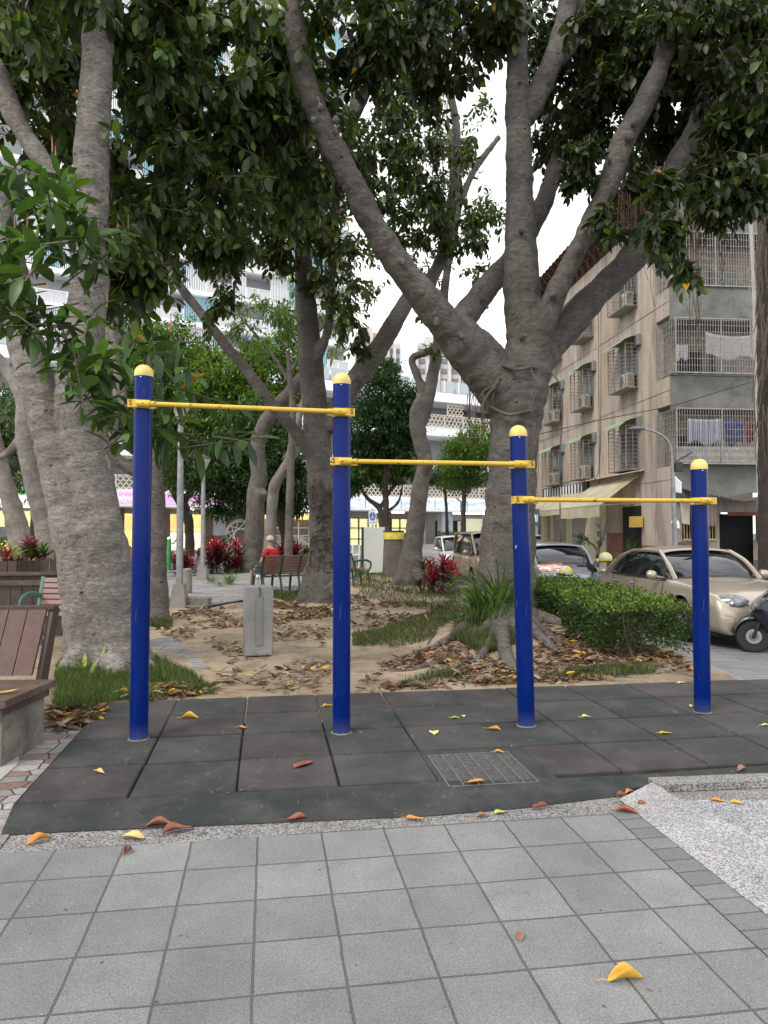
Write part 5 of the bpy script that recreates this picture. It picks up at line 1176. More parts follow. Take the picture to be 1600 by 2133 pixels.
def mat_mosaic():
    t = NT('blue and cream tile wall'); b = t.n('TexBrick'); b.inputs['Scale'].default_value = 1; b.inputs['Brick Width'].default_value = .55; b.inputs['Row Height'].default_value = .14; b.inputs['Mortar Size'].default_value = .012
    b.inputs['Color1'].default_value = (.62,.60,.50,1); b.inputs['Color2'].default_value = (.06,.14,.20,1); b.inputs['Mortar'].default_value = (.35,.37,.36,1)
    m = t.n('TexCoord'); c = t.n('Mapping'); c.inputs['Rotation'].default_value = (math.pi/2,0,0); t.l(m.outputs['Object'], c.inputs[0]); t.l(c.outputs[0], b.inputs['Vector']); return t.fin(b.outputs['Color'], .4)
mxw(556,650,.35,1.5,'tiled_wall',mat_mosaic(),.5,.02); mxw(556,690,0,.35,'wall_panel',M['brown'],.52,.02)
mb = MB()
for px in (556,576,600,626,648,660,690): mb.box(msx(px)-.05, msx(px)+.05, .42, .48, .35, 3.0)
for z in (1.52,2.2,2.92): mb.box(msx(556), msx(690), .41, .47, z, z+.07)
sub('window_frames', mb, M['white'], mall, 0)
mxw(730,805,.2,3.1,'shop_window',M['yellowlit']); mxw(806,820,0,3.7,'wall_panel',M['brown']); mxw(820,865,.2,3.1,'shop_window',M['yellowlit']); mxw(865,893,0,3.7,'wall_panel',M['mgrey'])
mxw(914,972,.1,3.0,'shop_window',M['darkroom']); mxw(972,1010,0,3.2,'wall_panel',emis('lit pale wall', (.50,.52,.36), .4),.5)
mxw(1010,1180,0,3.7,'wall_panel',M['mgrey'])
mb = MB()
for px in (730,752,772,788,804,820,838,856): mb.box(msx(px)-.06, msx(px)+.06, .40, .48, .1, 3.2)
for z in (.15,1.2,2.2,3.1): mb.box(msx(730), msx(865), .39, .45, z, z+.09)
sub('window_frames', mb, M['blackpl'], mall, 0)
mxw(906-14, 914, -.0, 3.74, 'ribbed_pillar', plain('ribbed blue grey metal', (.36,.40,.45), .5, .1, 3), -1.6, .8)
for px in (770,815,920,935,950,962,985,1000,630,560,590,380,60,20):
    mb = MB(); c = msx(px); mb.box(c-.6, c+.6, -1.4, -1.1, 3.6, 3.70); sub('strip_light', mb, emis('ceiling light', (1,.98,.85), 2.2), mall, 0)
for px, c in ((922,(.55,.02,.02)),(942,(.75,.45,.02)),(955,(.75,.45,.02))): mxw(px-6,px+7,.3,1.75,'display', plain('display %d' % px, c, .5, .1, 1), .3, .3)
mxw(926,931,.8,2.7,'display', plain('yellow figure display', (.8,.5,.02), .5, .1, 1), .2, .2)
mxw(810,818,6.2,7.5,'orange_panel', plain('orange panel', (.75,.28,.05), .5, .1, 1), .5, .1)
# ring emblem on the wall
rg_ = MB(); c = (msx(505), .44, 1.55); rad = 1.35
for rr in (rad, rad*.9): rg_.tube([(c[0]+rr*math.cos(a), c[1], c[2]+rr*math.sin(a)) for a in [2*math.pi*i/32 for i in range(33)]], .05, 6)
for i in range(6):
    a = math.pi*i/6+.2; b_ = a+2.2; rg_.tube([(c[0]+rad*.9*math.cos(a), c[1], c[2]+rad*.9*math.sin(a)), (c[0]+rad*.9*math.cos(b_), c[1], c[2]+rad*.9*math.sin(b_))], .04, 6)
sub('ring_emblem', rg_, M['white'], mall)
# the tall pale tower
tower = empty('apartment_tower', (-23.3, 74, -.3), MA, 'tall white apartment tower with turquoise louvres rising above the left trees', 'building')
M['twall'] = plain('tower recess', (.34,.35,.36), .7, .2, .2)
mb = MB(); mb.box(-42, 21.4, .0, 16, 14, 78); sub('wall', mb, M['twall'], tower)
M['cyan'] = plain('turquoise louvres', (.30,.54,.62), .5, .1, .3); M['twhite'] = plain('white louvres', (.75,.78,.80), .5, .06, .3); M['tpanel'] = plain('white balcony panel', (.50,.52,.54), .3, .1, .3)
rt = random.Random(6); cnt = 0
def slats(x0, x1, z0, z1, y=-1.35):
    mb = MB(); n = max(3, int((x1-x0)/.17))
    for i in range(n): x = x0+(x1-x0)*(i+.5)/n; mb.box(x-.05, x+.05, y-.08, y+.02, z0, z1)
    return mb
base_mesh = {}
for k in range(19):
    z = 15.9 + 3.27*k
    mb = MB(); mb.box(-42, 21.6, -1.6, -.002, z, z+.62); mb.box(-42, 21.7, -1.8, -1.601, z+.1, z+.5); sub('floor_band', mb, M['mwhite'], tower, 0)
    x = -14.0 + (k % 2)*1.2
    while x < 20.5:
        wd_ = rt.choice([1.1,1.6,2.1]); what = rt.random(); x1 = min(x+wd_, 21.3)
        if cnt < 280 and x > -13:
            if what < .30: sub('turquoise_louvre', slats(x, x1, z+.62, z+3.26), M['cyan'], tower, 0); cnt += 1
            elif what < .62: sub('white_louvre', slats(x, x1, z+.62, z+3.26), M['twhite'], tower, 0); cnt += 1
            else:
                x1 = min(x+2.6, 21.3); mb = MB(); mb.box(x, x1, -1.42, -1.36, z+.66, z+1.75); pnl = sub('balcony_panel', mb, M['tpanel'], tower, 0); cnt += 1
                mb = MB(); [mb.box(q-.04, q+.04, -1.46, -1.421, z+.62, z+1.85) for q in (x, (x+x1)/2, x1)]; mb.box(x, x1, -1.46, -1.422, z+1.76, z+1.84); sub('rail', mb, M['mwhite'], pnl, 0)
                if rt.random() < .4: mb = MB(); q = rt.uniform(x+.3, x1-.9); mb.box(q, q+.7, -.06, -.003, z+.7, z+2.6); sub('curtain', mb, plain('c%d' % cnt, (.5,.36,.2), .8, .2, 1), pnl, 0)
        x = x1 + .02
# far towers
def far_tower(px0, px1, ptop, D, label, hue=(.50,.48,.47), seed=0, nf=16, cols=4):
    a = P(px0, 1110, D); b = P(px1, 1110, D); h = P(px0, ptop, D).z; w = b.x-a.x
    t = empty('distant_tower', (a.x, D, 0), 0, label, 'building', 'distant tower blocks')
    c = plain('far tower %d' % seed, hue, .8, .06, .05); dk_ = plain('far window %d' % seed, (.17,.18,.20), .5, .1, .1)
    mb = MB(); mb.box(0, w, 0, 22, 0, h); sub('wall', mb, c, t, 0)
    mb = MB(); r = random.Random(seed)
    for i in range(cols+1): x = w*i/cols; mb.box(max(0,x-.45), min(w,x+.45), -1.2, -.01, 0, h+r.uniform(-1,4))
    sub('fins', mb, plain('far fins %d' % seed, tuple(Vector(hue)*1.12), .8, .04, .05), t, 0)
    wm = None; zt = h-2.2
    for f_ in range(nf):
        for i in range(cols):
            x0 = w*(i+.5)/cols-w/cols*.24
            if wm is None: mb = MB(); mb.box(0, w/cols*.48, -.3, -.02, 0, 1.5); o = sub('window', mb, dk_, t, 0); wm = o
            else: o = wm.copy(); COL.objects.link(o); o.parent = t
            o.location = (x0, 0, zt-f_*3.2)
    mb = MB(); mb.box(w*.2, w*.6, 3, 12, h+.01, h+4); mb.box(.2,w-.2,-.1,0,h+.01,h+1.2); sub('roof_house', mb, c, t, 0)
    return t
far_tower(738, 792, 700, 250, 'distant tower with a brownish roof frame behind the slanting centre limb', (.52,.46,.43), 1, 14, 3)
far_tower(795, 836, 722, 245, 'lower distant tower with a railed roof right of the slanting centre limb', (.50,.50,.50), 2, 13, 3)
far_tower(868, 960, 722, 235, 'distant banded tower seen either side of the crooked tree', (.50,.48,.47), 3, 20, 4)
far_tower(962, 1030, 742, 240, 'distant pale tower seen under the left limb of the big fig', (.53,.50,.48), 4, 20, 3)

# ================================================================ vehicles (local frame: x right-left, +y forward, wheels on z = 0)
M['tyre'] = plain('tyre', (.016,.016,.017), .8, .25, 20)
M['rim'] = plain('alloy', (.45,.45,.46), .3, .15, 10, metal=.8)
M['carglass'] = plain('car glass', (.010,.013,.015), .04, .2, 1, spec=.8)
M['lens'] = plain('headlight lens', (.20,.21,.22), .06, .7, 14, spec=1)
M['trim'] = plain('dark trim', (.02,.02,.022), .4, .2, 8)
M['redlens'] = plain('red lens', (.3,.01,.01), .15, .2, 5)
def carpaint(name, c, metal=.35, rough=.28):
    t = NT(name); n = t.noise(90, 2); col = t.ramp(n, [(.3, tuple(Vector(c)*.94)), (.7, tuple(Vector(c)*1.06))])
    d = t.noise(2, 5); col = t.mix(t.ramp(d, [(.45, 0.0), (.8, .25)]), col, (.25,.23,.2))
    t.b.inputs['Coat Weight'].default_value = .6; t.b.inputs['Coat Roughness'].default_value = .06
    return t.fin(col, rough, None, metal)
def loft(rows, closed=False):
    mb = MB(); n = len(rows[0]); v = [p for r in rows for p in r]
    f = [(i*n+j, i*n+j+1, (i+1)*n+j+1, (i+1)*n+j) for i in range(len(rows)-1) for j in range(n-1)]
    f += [tuple(range(n-1, -1, -1)), tuple(range((len(rows)-1)*n, len(rows)*n))]
    mb.add(v, f); return mb
def wheel(parent, x, y, r, w, side, spokes=5):
    o = empty('wheel', (0,0,0)); 
    bpy.data.objects.remove(o)
    mb = MB(); prof = [(r*.66, -w/2), (r*.80, -w/2*1.04), (r*.95, -w/2*.92), (r, -w/2*.6), (r, w/2*.6), (r*.95, w/2*.92), (r*.80, w/2*1.04), (r*.66, w/2)]
    mb.lathe(prof, (0,0,0), 30, 'x'); t = mb.build('wheel', M['tyre'], parent); t.location = (x, y, r)
    mb = MB(); s = side; mb.lathe([(r*.67, s*w*.42), (r*.67, s*w*.52), (r*.61, s*w*.50), (r*.60, s*w*.2)], (0,0,0), 30, 'x')
    for i in range(spokes):
        a = 2*math.pi*i/spokes; c, s_ = math.cos(a), math.sin(a)
        for q in (-.22, .22):
            c2, s2 = math.cos(a+q), math.sin(a+q); mb.beam((s*w*.47, c*r*.1, s_*r*.1), (s*w*.44, c2*r*.62, s2*r*.62), r*.07, .03, (1,0,0))
    mb.lathe([(r*.16, s*w*.40), (r*.16, s*w*.52), (r*.10, s*w*.54)], (0,0,0), 14, 'x')
    mb.build('rim', M['rim'], t)
    mb = MB(); mb.lathe([(r*.6, s*w*.12), (r*.6, s*w*.16)], (0,0,0), 20, 'x'); mb.build('brake_disc', M['trim'], t)
    return t
def car(name, loc, rz, label, cat, paint, Lh, W, belt, roofz, hoodz, st, wb, rw, gl, boxy=0.0, group=None, deck=None, handle=True, front='sedan'):
    """st: stations (y, half width factor, top z); gl: y of windscreen foot, roof front, roof rear, rear window foot"""
    root = empty(name, loc, rz, label, cat, group); h = W/2; zb = .20
    rows = []
    for (y, wf, zt) in st:
        w = h*wf; sh = min(zt-.03, belt-.10) if zt > .6 else zt-.05; sh = max(sh, zb+.2)
        half = [(w*.80, zb+.0), (w*.955, zb+.06), (w, zb+.22), (w*1.0, (zb+sh)/2+.06), (w*.975, sh), (w*.90, (sh+zt)/2+.035), (w*.78, zt-.01), (w*.40, zt+.022), (0, zt+.03)]
        r = [(x, y, z) for x, z in half]; rows.append(r + [(-x, yy, z) for x, yy, z in reversed(r[:-1])])
    body = loft(rows).build('body', paint, root, 180)
    m = body.modifiers.new('sub', 'SUBSURF'); m.levels = m.render_levels = 2
    for i, wy in enumerate(wb):
        for s in (-1, 1):
            cu = MB(); cu.lathe([(rw*1.17, -.28), (rw*1.17, .28)], (s*(h-.02), wy, rw*1.02), 26, 'x'); c = cu.build('arch_cutter_tmp', M['trim'], None)
            b = body.modifiers.new('arch', 'BOOLEAN'); b.operation = 'DIFFERENCE'; b.object = c; b.solver = 'EXACT'; CUT.append((body, c))
    for wy in wb:
        for s in (-1, 1):
            wheel(root, s*(h-.115), wy, rw, .20, s, 7 if name == 'sedan_car' else 6)
    # cabin: glass volume with painted roof and pillars
    ya, yb, yc, yd = gl; wb_ = h*.905; wt = h*(.70+.14*boxy)
    def sec(y, z, wbot, wtop): 
        half = [(wbot, belt-.09), (wbot*.995, belt), ((wbot+wtop)/2+.025, (belt+z)/2+.01), (wtop+.01, z-.05), (wtop*.86, z-.008), (wtop*.4, z+.015), (0, z+.02)]
        r = [(x, y, zz) for x, zz in half]; return r + [(-x, yy, zz) for x, yy, zz in reversed(r[:-1])]
    ym = (yb+yc)/2
    zA = belt+.012
    rows = [sec(ya, zA, wb_*.93, wb_*.86), sec(ya*.5+yb*.5, (zA+roofz)/2+.035, wb_, (wb_+wt)/2-.03), sec(yb, roofz-.035, wb_, wt), sec(ym, roofz, wb_, wt+.01), sec(yc, roofz-.035, wb_, wt), sec(yc*.5+yd*.5, (zA+roofz)/2+.05, wb_, (wb_+wt)/2-.03), sec(yd, zA, wb_*.93, wb_*.86)]
    cab = loft(rows).build('windows', M['carglass'], root, 60)
    m = cab.modifiers.new('sub', 'SUBSURF'); m.levels = m.render_levels = 1
    def edge(y, z, w, up=.0): return [(x, y, zz+up) for x, zz in ((w+.012, z-.05), (w*.86, z-.004), (w*.4, z+.017), (0, z+.022))]
    rr = []
    for y, z, w in ((yb+.05, roofz-.055, wt-.01), (yb-.12, roofz-.012, wt), (ym, roofz+.004, wt+.012), (yc+.12, roofz-.012, wt), (yc-.05, roofz-.055, wt-.01)):
        e = edge(y, z, w, .012); rr.append(e + [(-x, a, b) for x, a, b in reversed(e[:-1])])
    rf = loft(rr); rf.f = rf.f[:-2]; ro_ = rf.build('roof', paint, root, 60); sm = ro_.modifiers.new('s','SUBSURF'); sm.levels = sm.render_levels = 1; so = ro_.modifiers.new('t','SOLIDIFY'); so.thickness = .02; so.offset = 1
    for s in (-1, 1):
        mb = MB(); P1 = [(s*(wb_*.90+.0), ya-.02, belt-.01), (s*((wb_+wt)/2-.02), (ya+yb)/2-.01, (belt+roofz)/2+.03), (s*(wt+.005), yb-.02, roofz-.045)]
        mb.tube(smooth_path(P1, 5), .038, 8)
        mb.tube([(s*(wt+.012), yb-.04, roofz-.045), (s*(wt+.022), ym, roofz-.035), (s*(wt+.012), yc+.04, roofz-.045)], .03, 8)
        P3 = [(s*(wt+.005), yc+.02, roofz-.045), (s*((wb_+wt)/2-.005), (yc+yd)/2+.06, (belt+roofz)/2+.045), (s*(wb_*.93), yd+.03, belt-.0)]
        mb.tube(smooth_path(P3, 5), [.05+.09*(i/10) if boxy < .5 else .06 for i in range(11)], 8, sy=.6)
        mb.build('pillar', paint, root)
        mb = MB(); yB = ym+.05; mb.beam((s*(wb_+.008), yB, belt), (s*(wt+.018), yB-.03, roofz-.06), .07, .02, (s,0,0)); 
        if boxy < .5: mb.beam((s*(wb_+.008), yd+.62, belt), (s*((wb_+wt)/2+.022), yd+.72, (belt+roofz)/2+.1), .03, .02, (s,0,0))
        mb.beam((s*(wb_+.022), yd+.25, belt-.01), (s*(wb_+.018), ya-.15, belt-.01), .03, .028, (0,0,1)); mb.build('window_trim', M['trim'], root)
        if handle:
            for yy in (ym+.05-.12, yd+.55):
                mb = MB(); mb.box(-.02, .02, -.10, .10, -.014, .014, .01); o = mb.build('door_handle', paint, root); o.location = (s*(h*1.0-.004), yy, belt-.14)
            mb = MB()
            for yy, lean in ((ya-.22, .06), (ym+.02, .0), (yd+.5, -.05)):
                mb.tube([(s*(h*.985), yy+lean, belt-.05), (s*(h*1.002), yy+lean*.5, belt-.25), (s*(h*.998), yy, .36)], .006, 5)
            mb.build('door_gap', M['trim'], root)
        mb = MB(); mb.sphere((s*(h+.10), ya-.32, belt+.06), .1, 12, .95, .6, .72); mb.tube([(s*(h*.88), ya-.34, belt+.0), (s*(h+.06), ya-.33, belt+.04)], .025, 6)
        mr = mb.build('wing_mirror', paint, root); mb = MB(); mb.lathe([(.075, -.066), (.075, -.062)], (s*(h+.10), ya-.32, belt+.06), 14, 'y'); mb.build('mirror_glass', M['chrome'], mr)
    yf = st[-1][0]; yr = st[0][0]
    for s in (-1, 1):
        mb = MB()
        if front == 'sedan': mb.sphere((0,0,0), .2, 16, 1.75, .66, .60)
        else: mb.sphere((0,0,0), .17, 16, 1.1, 1.0, .8)
        o = mb.build('headlight', M['lens'], root); o.location = (s*(h*.68), yf-.215, hoodz-.12 if front == 'sedan' else hoodz-.2); o.rotation_euler = (R(-12), R(s*6), R(-s*38))
        mb = MB(); mb.sphere((s*.03,.10,0), .06, 12, 1, .9, 1); mb.sphere((-s*.12,.10,-.0), .05, 12, 1, .9, 1); mb.build('lamp', M['chrome'], o)
        mb = MB(); mb.box(-.14,.14,-.05,.05,-.07,.07,.02); o = mb.build('tail_light', M['redlens'], root); o.location = (s*(h*.74), yr+.07, belt-.16)
        mb = MB(); mb.sphere((0,0,0), .075, 12, 1.9, .4, .75); o = mb.build('fog_lamp', M['lens'], root); o.location = (s*(h*.66), yf-.085, .36); o.rotation_euler = (0,0,R(-s*22))
    mb = MB(); [mb.box(-.34, .34, yf-.06, yf+.012, hoodz-.26+.035*i, hoodz-.245+.035*i) for i in range(4)]; mb.build('grille', M['chrome'] if front == 'sedan' else M['trim'], root)
    mb = MB(); yg = yf-.16; mb.tube([(-h*.80,yg-.42,hoodz+.045),(-h*.74,yg-.1,hoodz-.0),(-h*.36,yg+.0,hoodz-.055),(0,yg+.03,hoodz-.05),(h*.36,yg+.0,hoodz-.055),(h*.74,yg-.1,hoodz-.0),(h*.80,yg-.42,hoodz+.045)], .006, 5); mb.build('bonnet_gap', M['trim'], root) if 0 else None
    mb = MB(); mb.box(-.45,.45,yf-.08,yf+.004,.27,.36,.01); mb.build('air_intake', M['trim'], root)
    mb = MB(); mb.box(-.17,.17,yf-.02,yf+.03,.42,.57,.005); mb.build('number_plate', M['white'], root)
    mb = MB(); mb.beam((-.5, ya+.05, belt+.015), (.12, ya-.0, belt+.035), .02, .012); mb.beam((.0, ya+.04, belt+.015), (.6, ya-.04, belt+.03), .02, .012); mb.build('wiper', M['trim'], root)
    mb = MB(); mb.box(-h*.8, h*.8, yr+.2, yf-.25, .16, .35); mb.build('underbody', M['black'], root, 0)
    return root
CUT = []
gz_ = -.215
# golden saloon
sed_ax = -.0968
def street_pt(X, Y): return (X, Y, stz(Y))
st_sedan = [(-2.40,.80,.62),(-2.36,.90,.86),(-2.20,.965,.985),(-1.75,.99,1.01),(-1.2,1,.98),(0,1,.95),(.9,1,.945),(1.15,.995,.93),(1.6,.985,.885),(2.0,.965,.83),(2.22,.93,.76),(2.36,.87,.66),(2.42,.82,.50)]
sedan = car('sedan_car', (5.42, 13.3, -.215), R(180)+math.atan(.0968)*-1*-1, 'champagne gold saloon car parked behind the clipped hedge', 'car', carpaint('champagne paint', (.42,.365,.29), .45, .3),
    4.8, 1.80, .93, 1.41, .78, st_sedan, (-1.38, 1.42), .325, (1.02, .28, -.80, -1.62))
sedan.location.z = -.19
# silver hatchback with a painted bonnet
st_h = [(-1.95,.85,.60),(-1.92,.93,.95),(-1.7,.98,1.0),(-1,1,.99),(0,1,.97),(.75,1,.96),(1.0,.985,.93),(1.4,.96,.86),(1.72,.90,.77),(1.92,.80,.60),(1.98,.7,.45)]
hatch = car('small_car', (4.33, 19.0, -.215), R(180+3), 'silver grey small car with a sunshade and a red and white patch on its bonnet', 'car', carpaint('silver paint', (.23,.245,.285), .5, .3),
    3.95, 1.68, .95, 1.42, .82, st_h, (-1.2, 1.25), .30, (.95, .25, -1.2, -1.8), .4)
# decoration on the bonnet and the sunshade
def mat_patch():
    t = NT('red and white bonnet graphic'); n = t.noise(3.4, 3, .6); col = t.ramp(n, [(.44, (.42,.10,.04)), (.47, (.6,.58,.55)), (.55,(.55,.30,.12)), (.58,(.62,.6,.58))], 'CONSTANT'); return t.fin(col, .3)
mb = MB(); v = []
for i in range(9):
    for j in range(7): x = .08+.66*i/8; y = 1.0+.55*j/6; v.append((x, y, .985-.022*(x/.7)**2-.17*((y-.95)/.65)**1.3+.005))
mb.add(v, [(i*7+j,(i+1)*7+j,(i+1)*7+j+1,i*7+j+1) for i in range(8) for j in range(6)]); mb.build('bonnet_graphic', mat_patch(), hatch, 180)
# white compact suv and beige van further up
st_s = [(-2.15,.86,.7),(-2.1,.94,1.02),(-1.8,.99,1.08),(-1,1,1.07),(0,1,1.05),(.85,1,1.04),(1.1,.99,1.02),(1.5,.97,.97),(1.9,.92,.88),(2.12,.84,.70),(2.18,.74,.5)]
suv = car('white_car', (3.05, 30.5, -.25), R(180+3), 'white compact car facing the camera beside the crimson plants', 'car', carpaint('white paint', (.72,.73,.74), .0, .3),
    4.3, 1.78, 1.05, 1.60, .93, st_s, (-1.3, 1.32), .33, (.9, .15, -1.5, -2.0), .6, front='suv')
st_v = [(-2.2,.90,.8),(-2.18,.97,1.1),(-1.9,1,1.12),(-1,1,1.11),(0,1,1.10),(1.0,1,1.09),(1.35,.99,1.05),(1.7,.97,.98),(1.95,.93,.86),(2.1,.86,.68),(2.15,.78,.5)]
van = car('van', (3.42, 24.3, -.24), R(180+5), 'beige van half hidden behind the big fig trunk', 'van', carpaint('beige paint', (.26,.20,.14), .3, .35),
    4.3, 1.75, 1.08, 1.76, 1.0, st_v, (-1.35, 1.35), .32, (1.35, .85, -1.75, -2.12), 1.0, front='suv')
far = copy_tree(suv); far.location = (8.0, 38.5, -.25); far['label'] = 'distant white car seen under the cream awning, left of the third blue post'; far.rotation_euler = (0,0,R(150))
# ---------------- scooters (local: +y forward)
def scooter(loc, rz, label, paint, low=False):
    root = empty('motor_scooter', loc, rz, label, 'scooter'); root.rotation_euler = (0, 0, rz)
    def wh(y, r=.235):
        mb = MB(); w = .11; prof = [(r*.62,-w/2*.7),(r*.82,-w/2),(r*.95,-w/2*.8),(r,-w/2*.3),(r,w/2*.3),(r*.95,w/2*.8),(r*.82,w/2),(r*.62,w/2*.7)]; mb.lathe(prof, (0,0,0), 28, 'x'); t = mb.build('wheel', M['tyre'], root); t.location = (0,y,r)
        mb = MB(); mb.lathe([(r*.63,-.03),(r*.63,.03),(r*.58,.028),(r*.58,-.028)], (0,0,0), 28, 'x')
        for i in range(5): a = 2*math.pi*i/5; mb.beam((0,0,0),(0,math.cos(a)*r*.6,math.sin(a)*r*.6),.03,.03,(1,0,0))
        mb.tube([(-.06,0,0),(.06,0,0)], .03, 10); mb.build('rim', M['blackpl'], t)
        mb = MB(); 
        for s in (-1, 1): mb.lathe([(.105,s*.048),(.105,s*.052),(.065,s*.052),(.065,s*.048)], (0,0,0), 24, 'x')
        mb.build('brake_disc', M['chrome'], t); return t
    fw = wh(.62); wh(-.62)
    mb = MB(); mb.box(.052,.085,-.06,.02,.03,.12,.01); o = mb.build('brake_caliper', plain('red caliper', (.45,.02,.02), .3, .1, 5), fw)
    mb = MB()
    for s in (-1, 1): mb.tube([(s*.075,.62,.235),(s*.075,.53,.50),(s*.05,.47,.62)], [.022,.024,.028], 10)
    mb.tube([(0,.47,.60),(0,.36,.95)], .03, 10); mb.build('fork', M['blackpl'], root)
    mb = MB(); n = 12; v = []
    for i in range(n+1):
        a = R(10+150*i/n); 
        for j, (x, dr) in enumerate(((-.08,-.02),(-.06,.015),(0,.03),(.06,.015),(.08,-.02))): v.append((x, .62+math.cos(a)*(.27+dr), .235+math.sin(a)*(.27+dr)))
    mb.add(v, [(i*5+j,i*5+j+1,(i+1)*5+j+1,(i+1)*5+j) for i in range(n) for j in range(4)]); f = mb.build('front_fender', paint, root, 180); f.modifiers.new('t','SOLIDIFY').thickness = .008
    # front shield: lofted nose from low between the legs up to the bars
    def ring(y0, z, w, d, k=12): return [(w*math.cos(2*math.pi*i/k), y0+d*math.sin(2*math.pi*i/k)*(1.25 if math.sin(2*math.pi*i/k) > 0 else .5), z+.05*math.sin(2*math.pi*i/k)*-1) for i in range(k)]
    def ringloft(rows, nm, mat, par=root):
        mb = MB(); k = len(rows[0]); v = [p for r in rows for p in r]
        mb.add(v, [(i*k+j,i*k+(j+1)%k,(i+1)*k+(j+1)%k,(i+1)*k+j) for i in range(len(rows)-1) for j in range(k)]+[tuple(range(k-1,-1,-1)),tuple(range((len(rows)-1)*k,len(rows)*k))])
        o = mb.build(nm, mat, par, 60); s = o.modifiers.new('s','SUBSURF'); s.levels = s.render_levels = 2; return o
    ringloft([ring(.36,.28,.10,.05), ring(.40,.42,.19,.10), ring(.47,.58,.21,.17), ring(.47,.70,.20,.17), ring(.42,.82,.17,.12), ring(.38,.92,.10,.07)], 'front_shield', paint)
    for s in (-1, 1):
        mb = MB(); mb.prism([(s*.07,.655,.56),(s*.19,.50,.72),(s*.20,.44,.80),(s*.15,.53,.78),(s*.05,.67,.62)], (s*.012,.022,.01)); mb.build('headlight', M['lens'], root)
    ringloft([ring(.33,.92,.13,.06), ring(.34,.98,.20,.09), ring(.31,1.04,.18,.08), ring(.28,1.07,.10,.04)], 'handlebar_cover', M['blackpl'])
    mb = MB(); mb.tube([(-.36,.22,1.03),(-.18,.30,1.02),(.18,.30,1.02),(.36,.22,1.03)], .016, 8); 
    for s in (-1,1): mb.tube([(s*.24,.27,1.03),(s*.37,.21,1.03)], .022, 10); mb.tube([(s*.20,.31,1.05),(s*.36,.30,1.03)], .006, 6)
    mb.build('handlebar', M['black'], root)
    for s in (-1,1):
        mb = MB(); mb.tube([(s*.22,.28,1.05),(s*.27,.30,1.22)], .006, 6); mb.sphere((s*.30,.31,1.25), .065, 12, 1, .35, .8); mb.build('mirror', M['blackpl'], root)
    mb = MB(); mb.box(-.17,.17,-.10,.36,.24,.29,.02); mb.build('floorboard', M['blackpl'], root)
    ringloft([ring(-.95,.62,.06,.03), ring(-.80,.60,.13,.10), ring(-.55,.52,.18,.20), ring(-.30,.42,.18,.20), ring(-.10,.34,.15,.10)], 'rear_body', paint)
    mb = MB(); mb.box(-.14,.14,-.88,-.08,.50,.72,.05); o = mb.build('side_panel', paint, root)
    mb = MB(); mb.box(-.135,.135,-.90,-.02,.72,.80,.035); mb.build('seat', M['black'], root)
    mb = MB(); mb.tube([(-.11,-.85,.76),(-.13,-1.02,.82),(.13,-1.02,.82),(.11,-.85,.76)], .014, 8); mb.build('grab_rail', M['black'], root)
    mb = MB(); mb.tube([(.17,-.25,.28),(.19,-.75,.36)], [.03,.05], 12); mb.build('exhaust', M['galv'], root)
    mb = MB(); mb.box(-.12,-.08,-.7,-.1,.2,.34,.01); mb.tube([(-.14,-.1,.28),(-.22,-.02,.01)], .012, 6); mb.build('engine', M['galv'], root)
    return root
navy = carpaint('navy scooter paint', (.006,.010,.024), .3, .18)
s1 = scooter(P(1560,1110,10.75)+Vector((0,0,-.1)), 0, 'dark blue scooter cut off by the right border, front wheel in view', navy)
s1.rotation_euler = (0, 0, R(68)); s1.location = (5.30+.575, 10.72-.235, stz(10.7)+.0)
s2 = scooter((0,0,0), 0, 'silver blue scooter behind the hedge with a yellow helmet on its bars', carpaint('pale blue scooter paint', (.25,.32,.42), .3, .25))
s2.rotation_euler = (0,0,R(-78)); s2.location = (3.92, 15.2, -.215)
def helmet(loc, rz, label, c):
    root = empty('helmet', loc, rz, label, 'helmet'); 
    mb = MB(); mb.sphere((0,0,0), .135, 20, .95, 1.1, 1.0, zmin=-.45); mb.build('shell', c, root)
    mb = MB(); mb.box(-.11,.11,.10,.165,-.04,-.015,.008); mb.build('peak', M['blackpl'], root)
    mb = MB(); mb.lathe([(.132,-.065),(.137,-.06),(.137,-.045),(.13,-.04)], (0,0,0), 24); mb.build('rim_band', M['black'], root)
def mat_hel():
    t = NT('yellow and white helmet'); n = t.noise(7, 2); col = t.ramp(n, [(.48, (.72,.62,.03)), (.52, (.62,.68,.60))], 'CONSTANT'); return t.fin(col, .2)
hm = mat_hel()
helmet((4.50, 15.14, -.215+1.19), R(-60), 'yellow helmet with a black peak hung on the scooter bars', hm)
helmet((3.66, 15.0, -.215+.92), R(120), 'pale green and yellow helmet lying on the scooter seat behind the hedge', hm)
for body, c in CUT:
    c.hide_render = True; c.hide_viewport = True
# bake the arches so that no helper object is left in the scene
dg = bpy.context.evaluated_depsgraph_get(); done = {}
for body, c in CUT: c.hide_viewport = False
bpy.context.view_layer.update(); dg = bpy.context.evaluated_depsgraph_get()
for body in {b for b, _ in CUT}:
    # the cutters were made in the car's own frame: place them there
    for b, c in CUT:
        if b == body: c.parent = body.parent
bpy.context.view_layer.update(); dg = bpy.context.evaluated_depsgraph_get()
for body in {b for b, _ in CUT}:
    me = bpy.data.meshes.new_from_object(body.evaluated_get(dg)); old = body.data
    body.modifiers.clear(); 
    for o in bpy.data.objects:
        if o.type == 'MESH' and o.data == old: o.data = me; o.modifiers.clear()
    for p in me.polygons: p.use_smooth = True
    me.set_sharp_from_angle(angle=R(35))
for b, c in CUT: bpy.data.objects.remove(c)
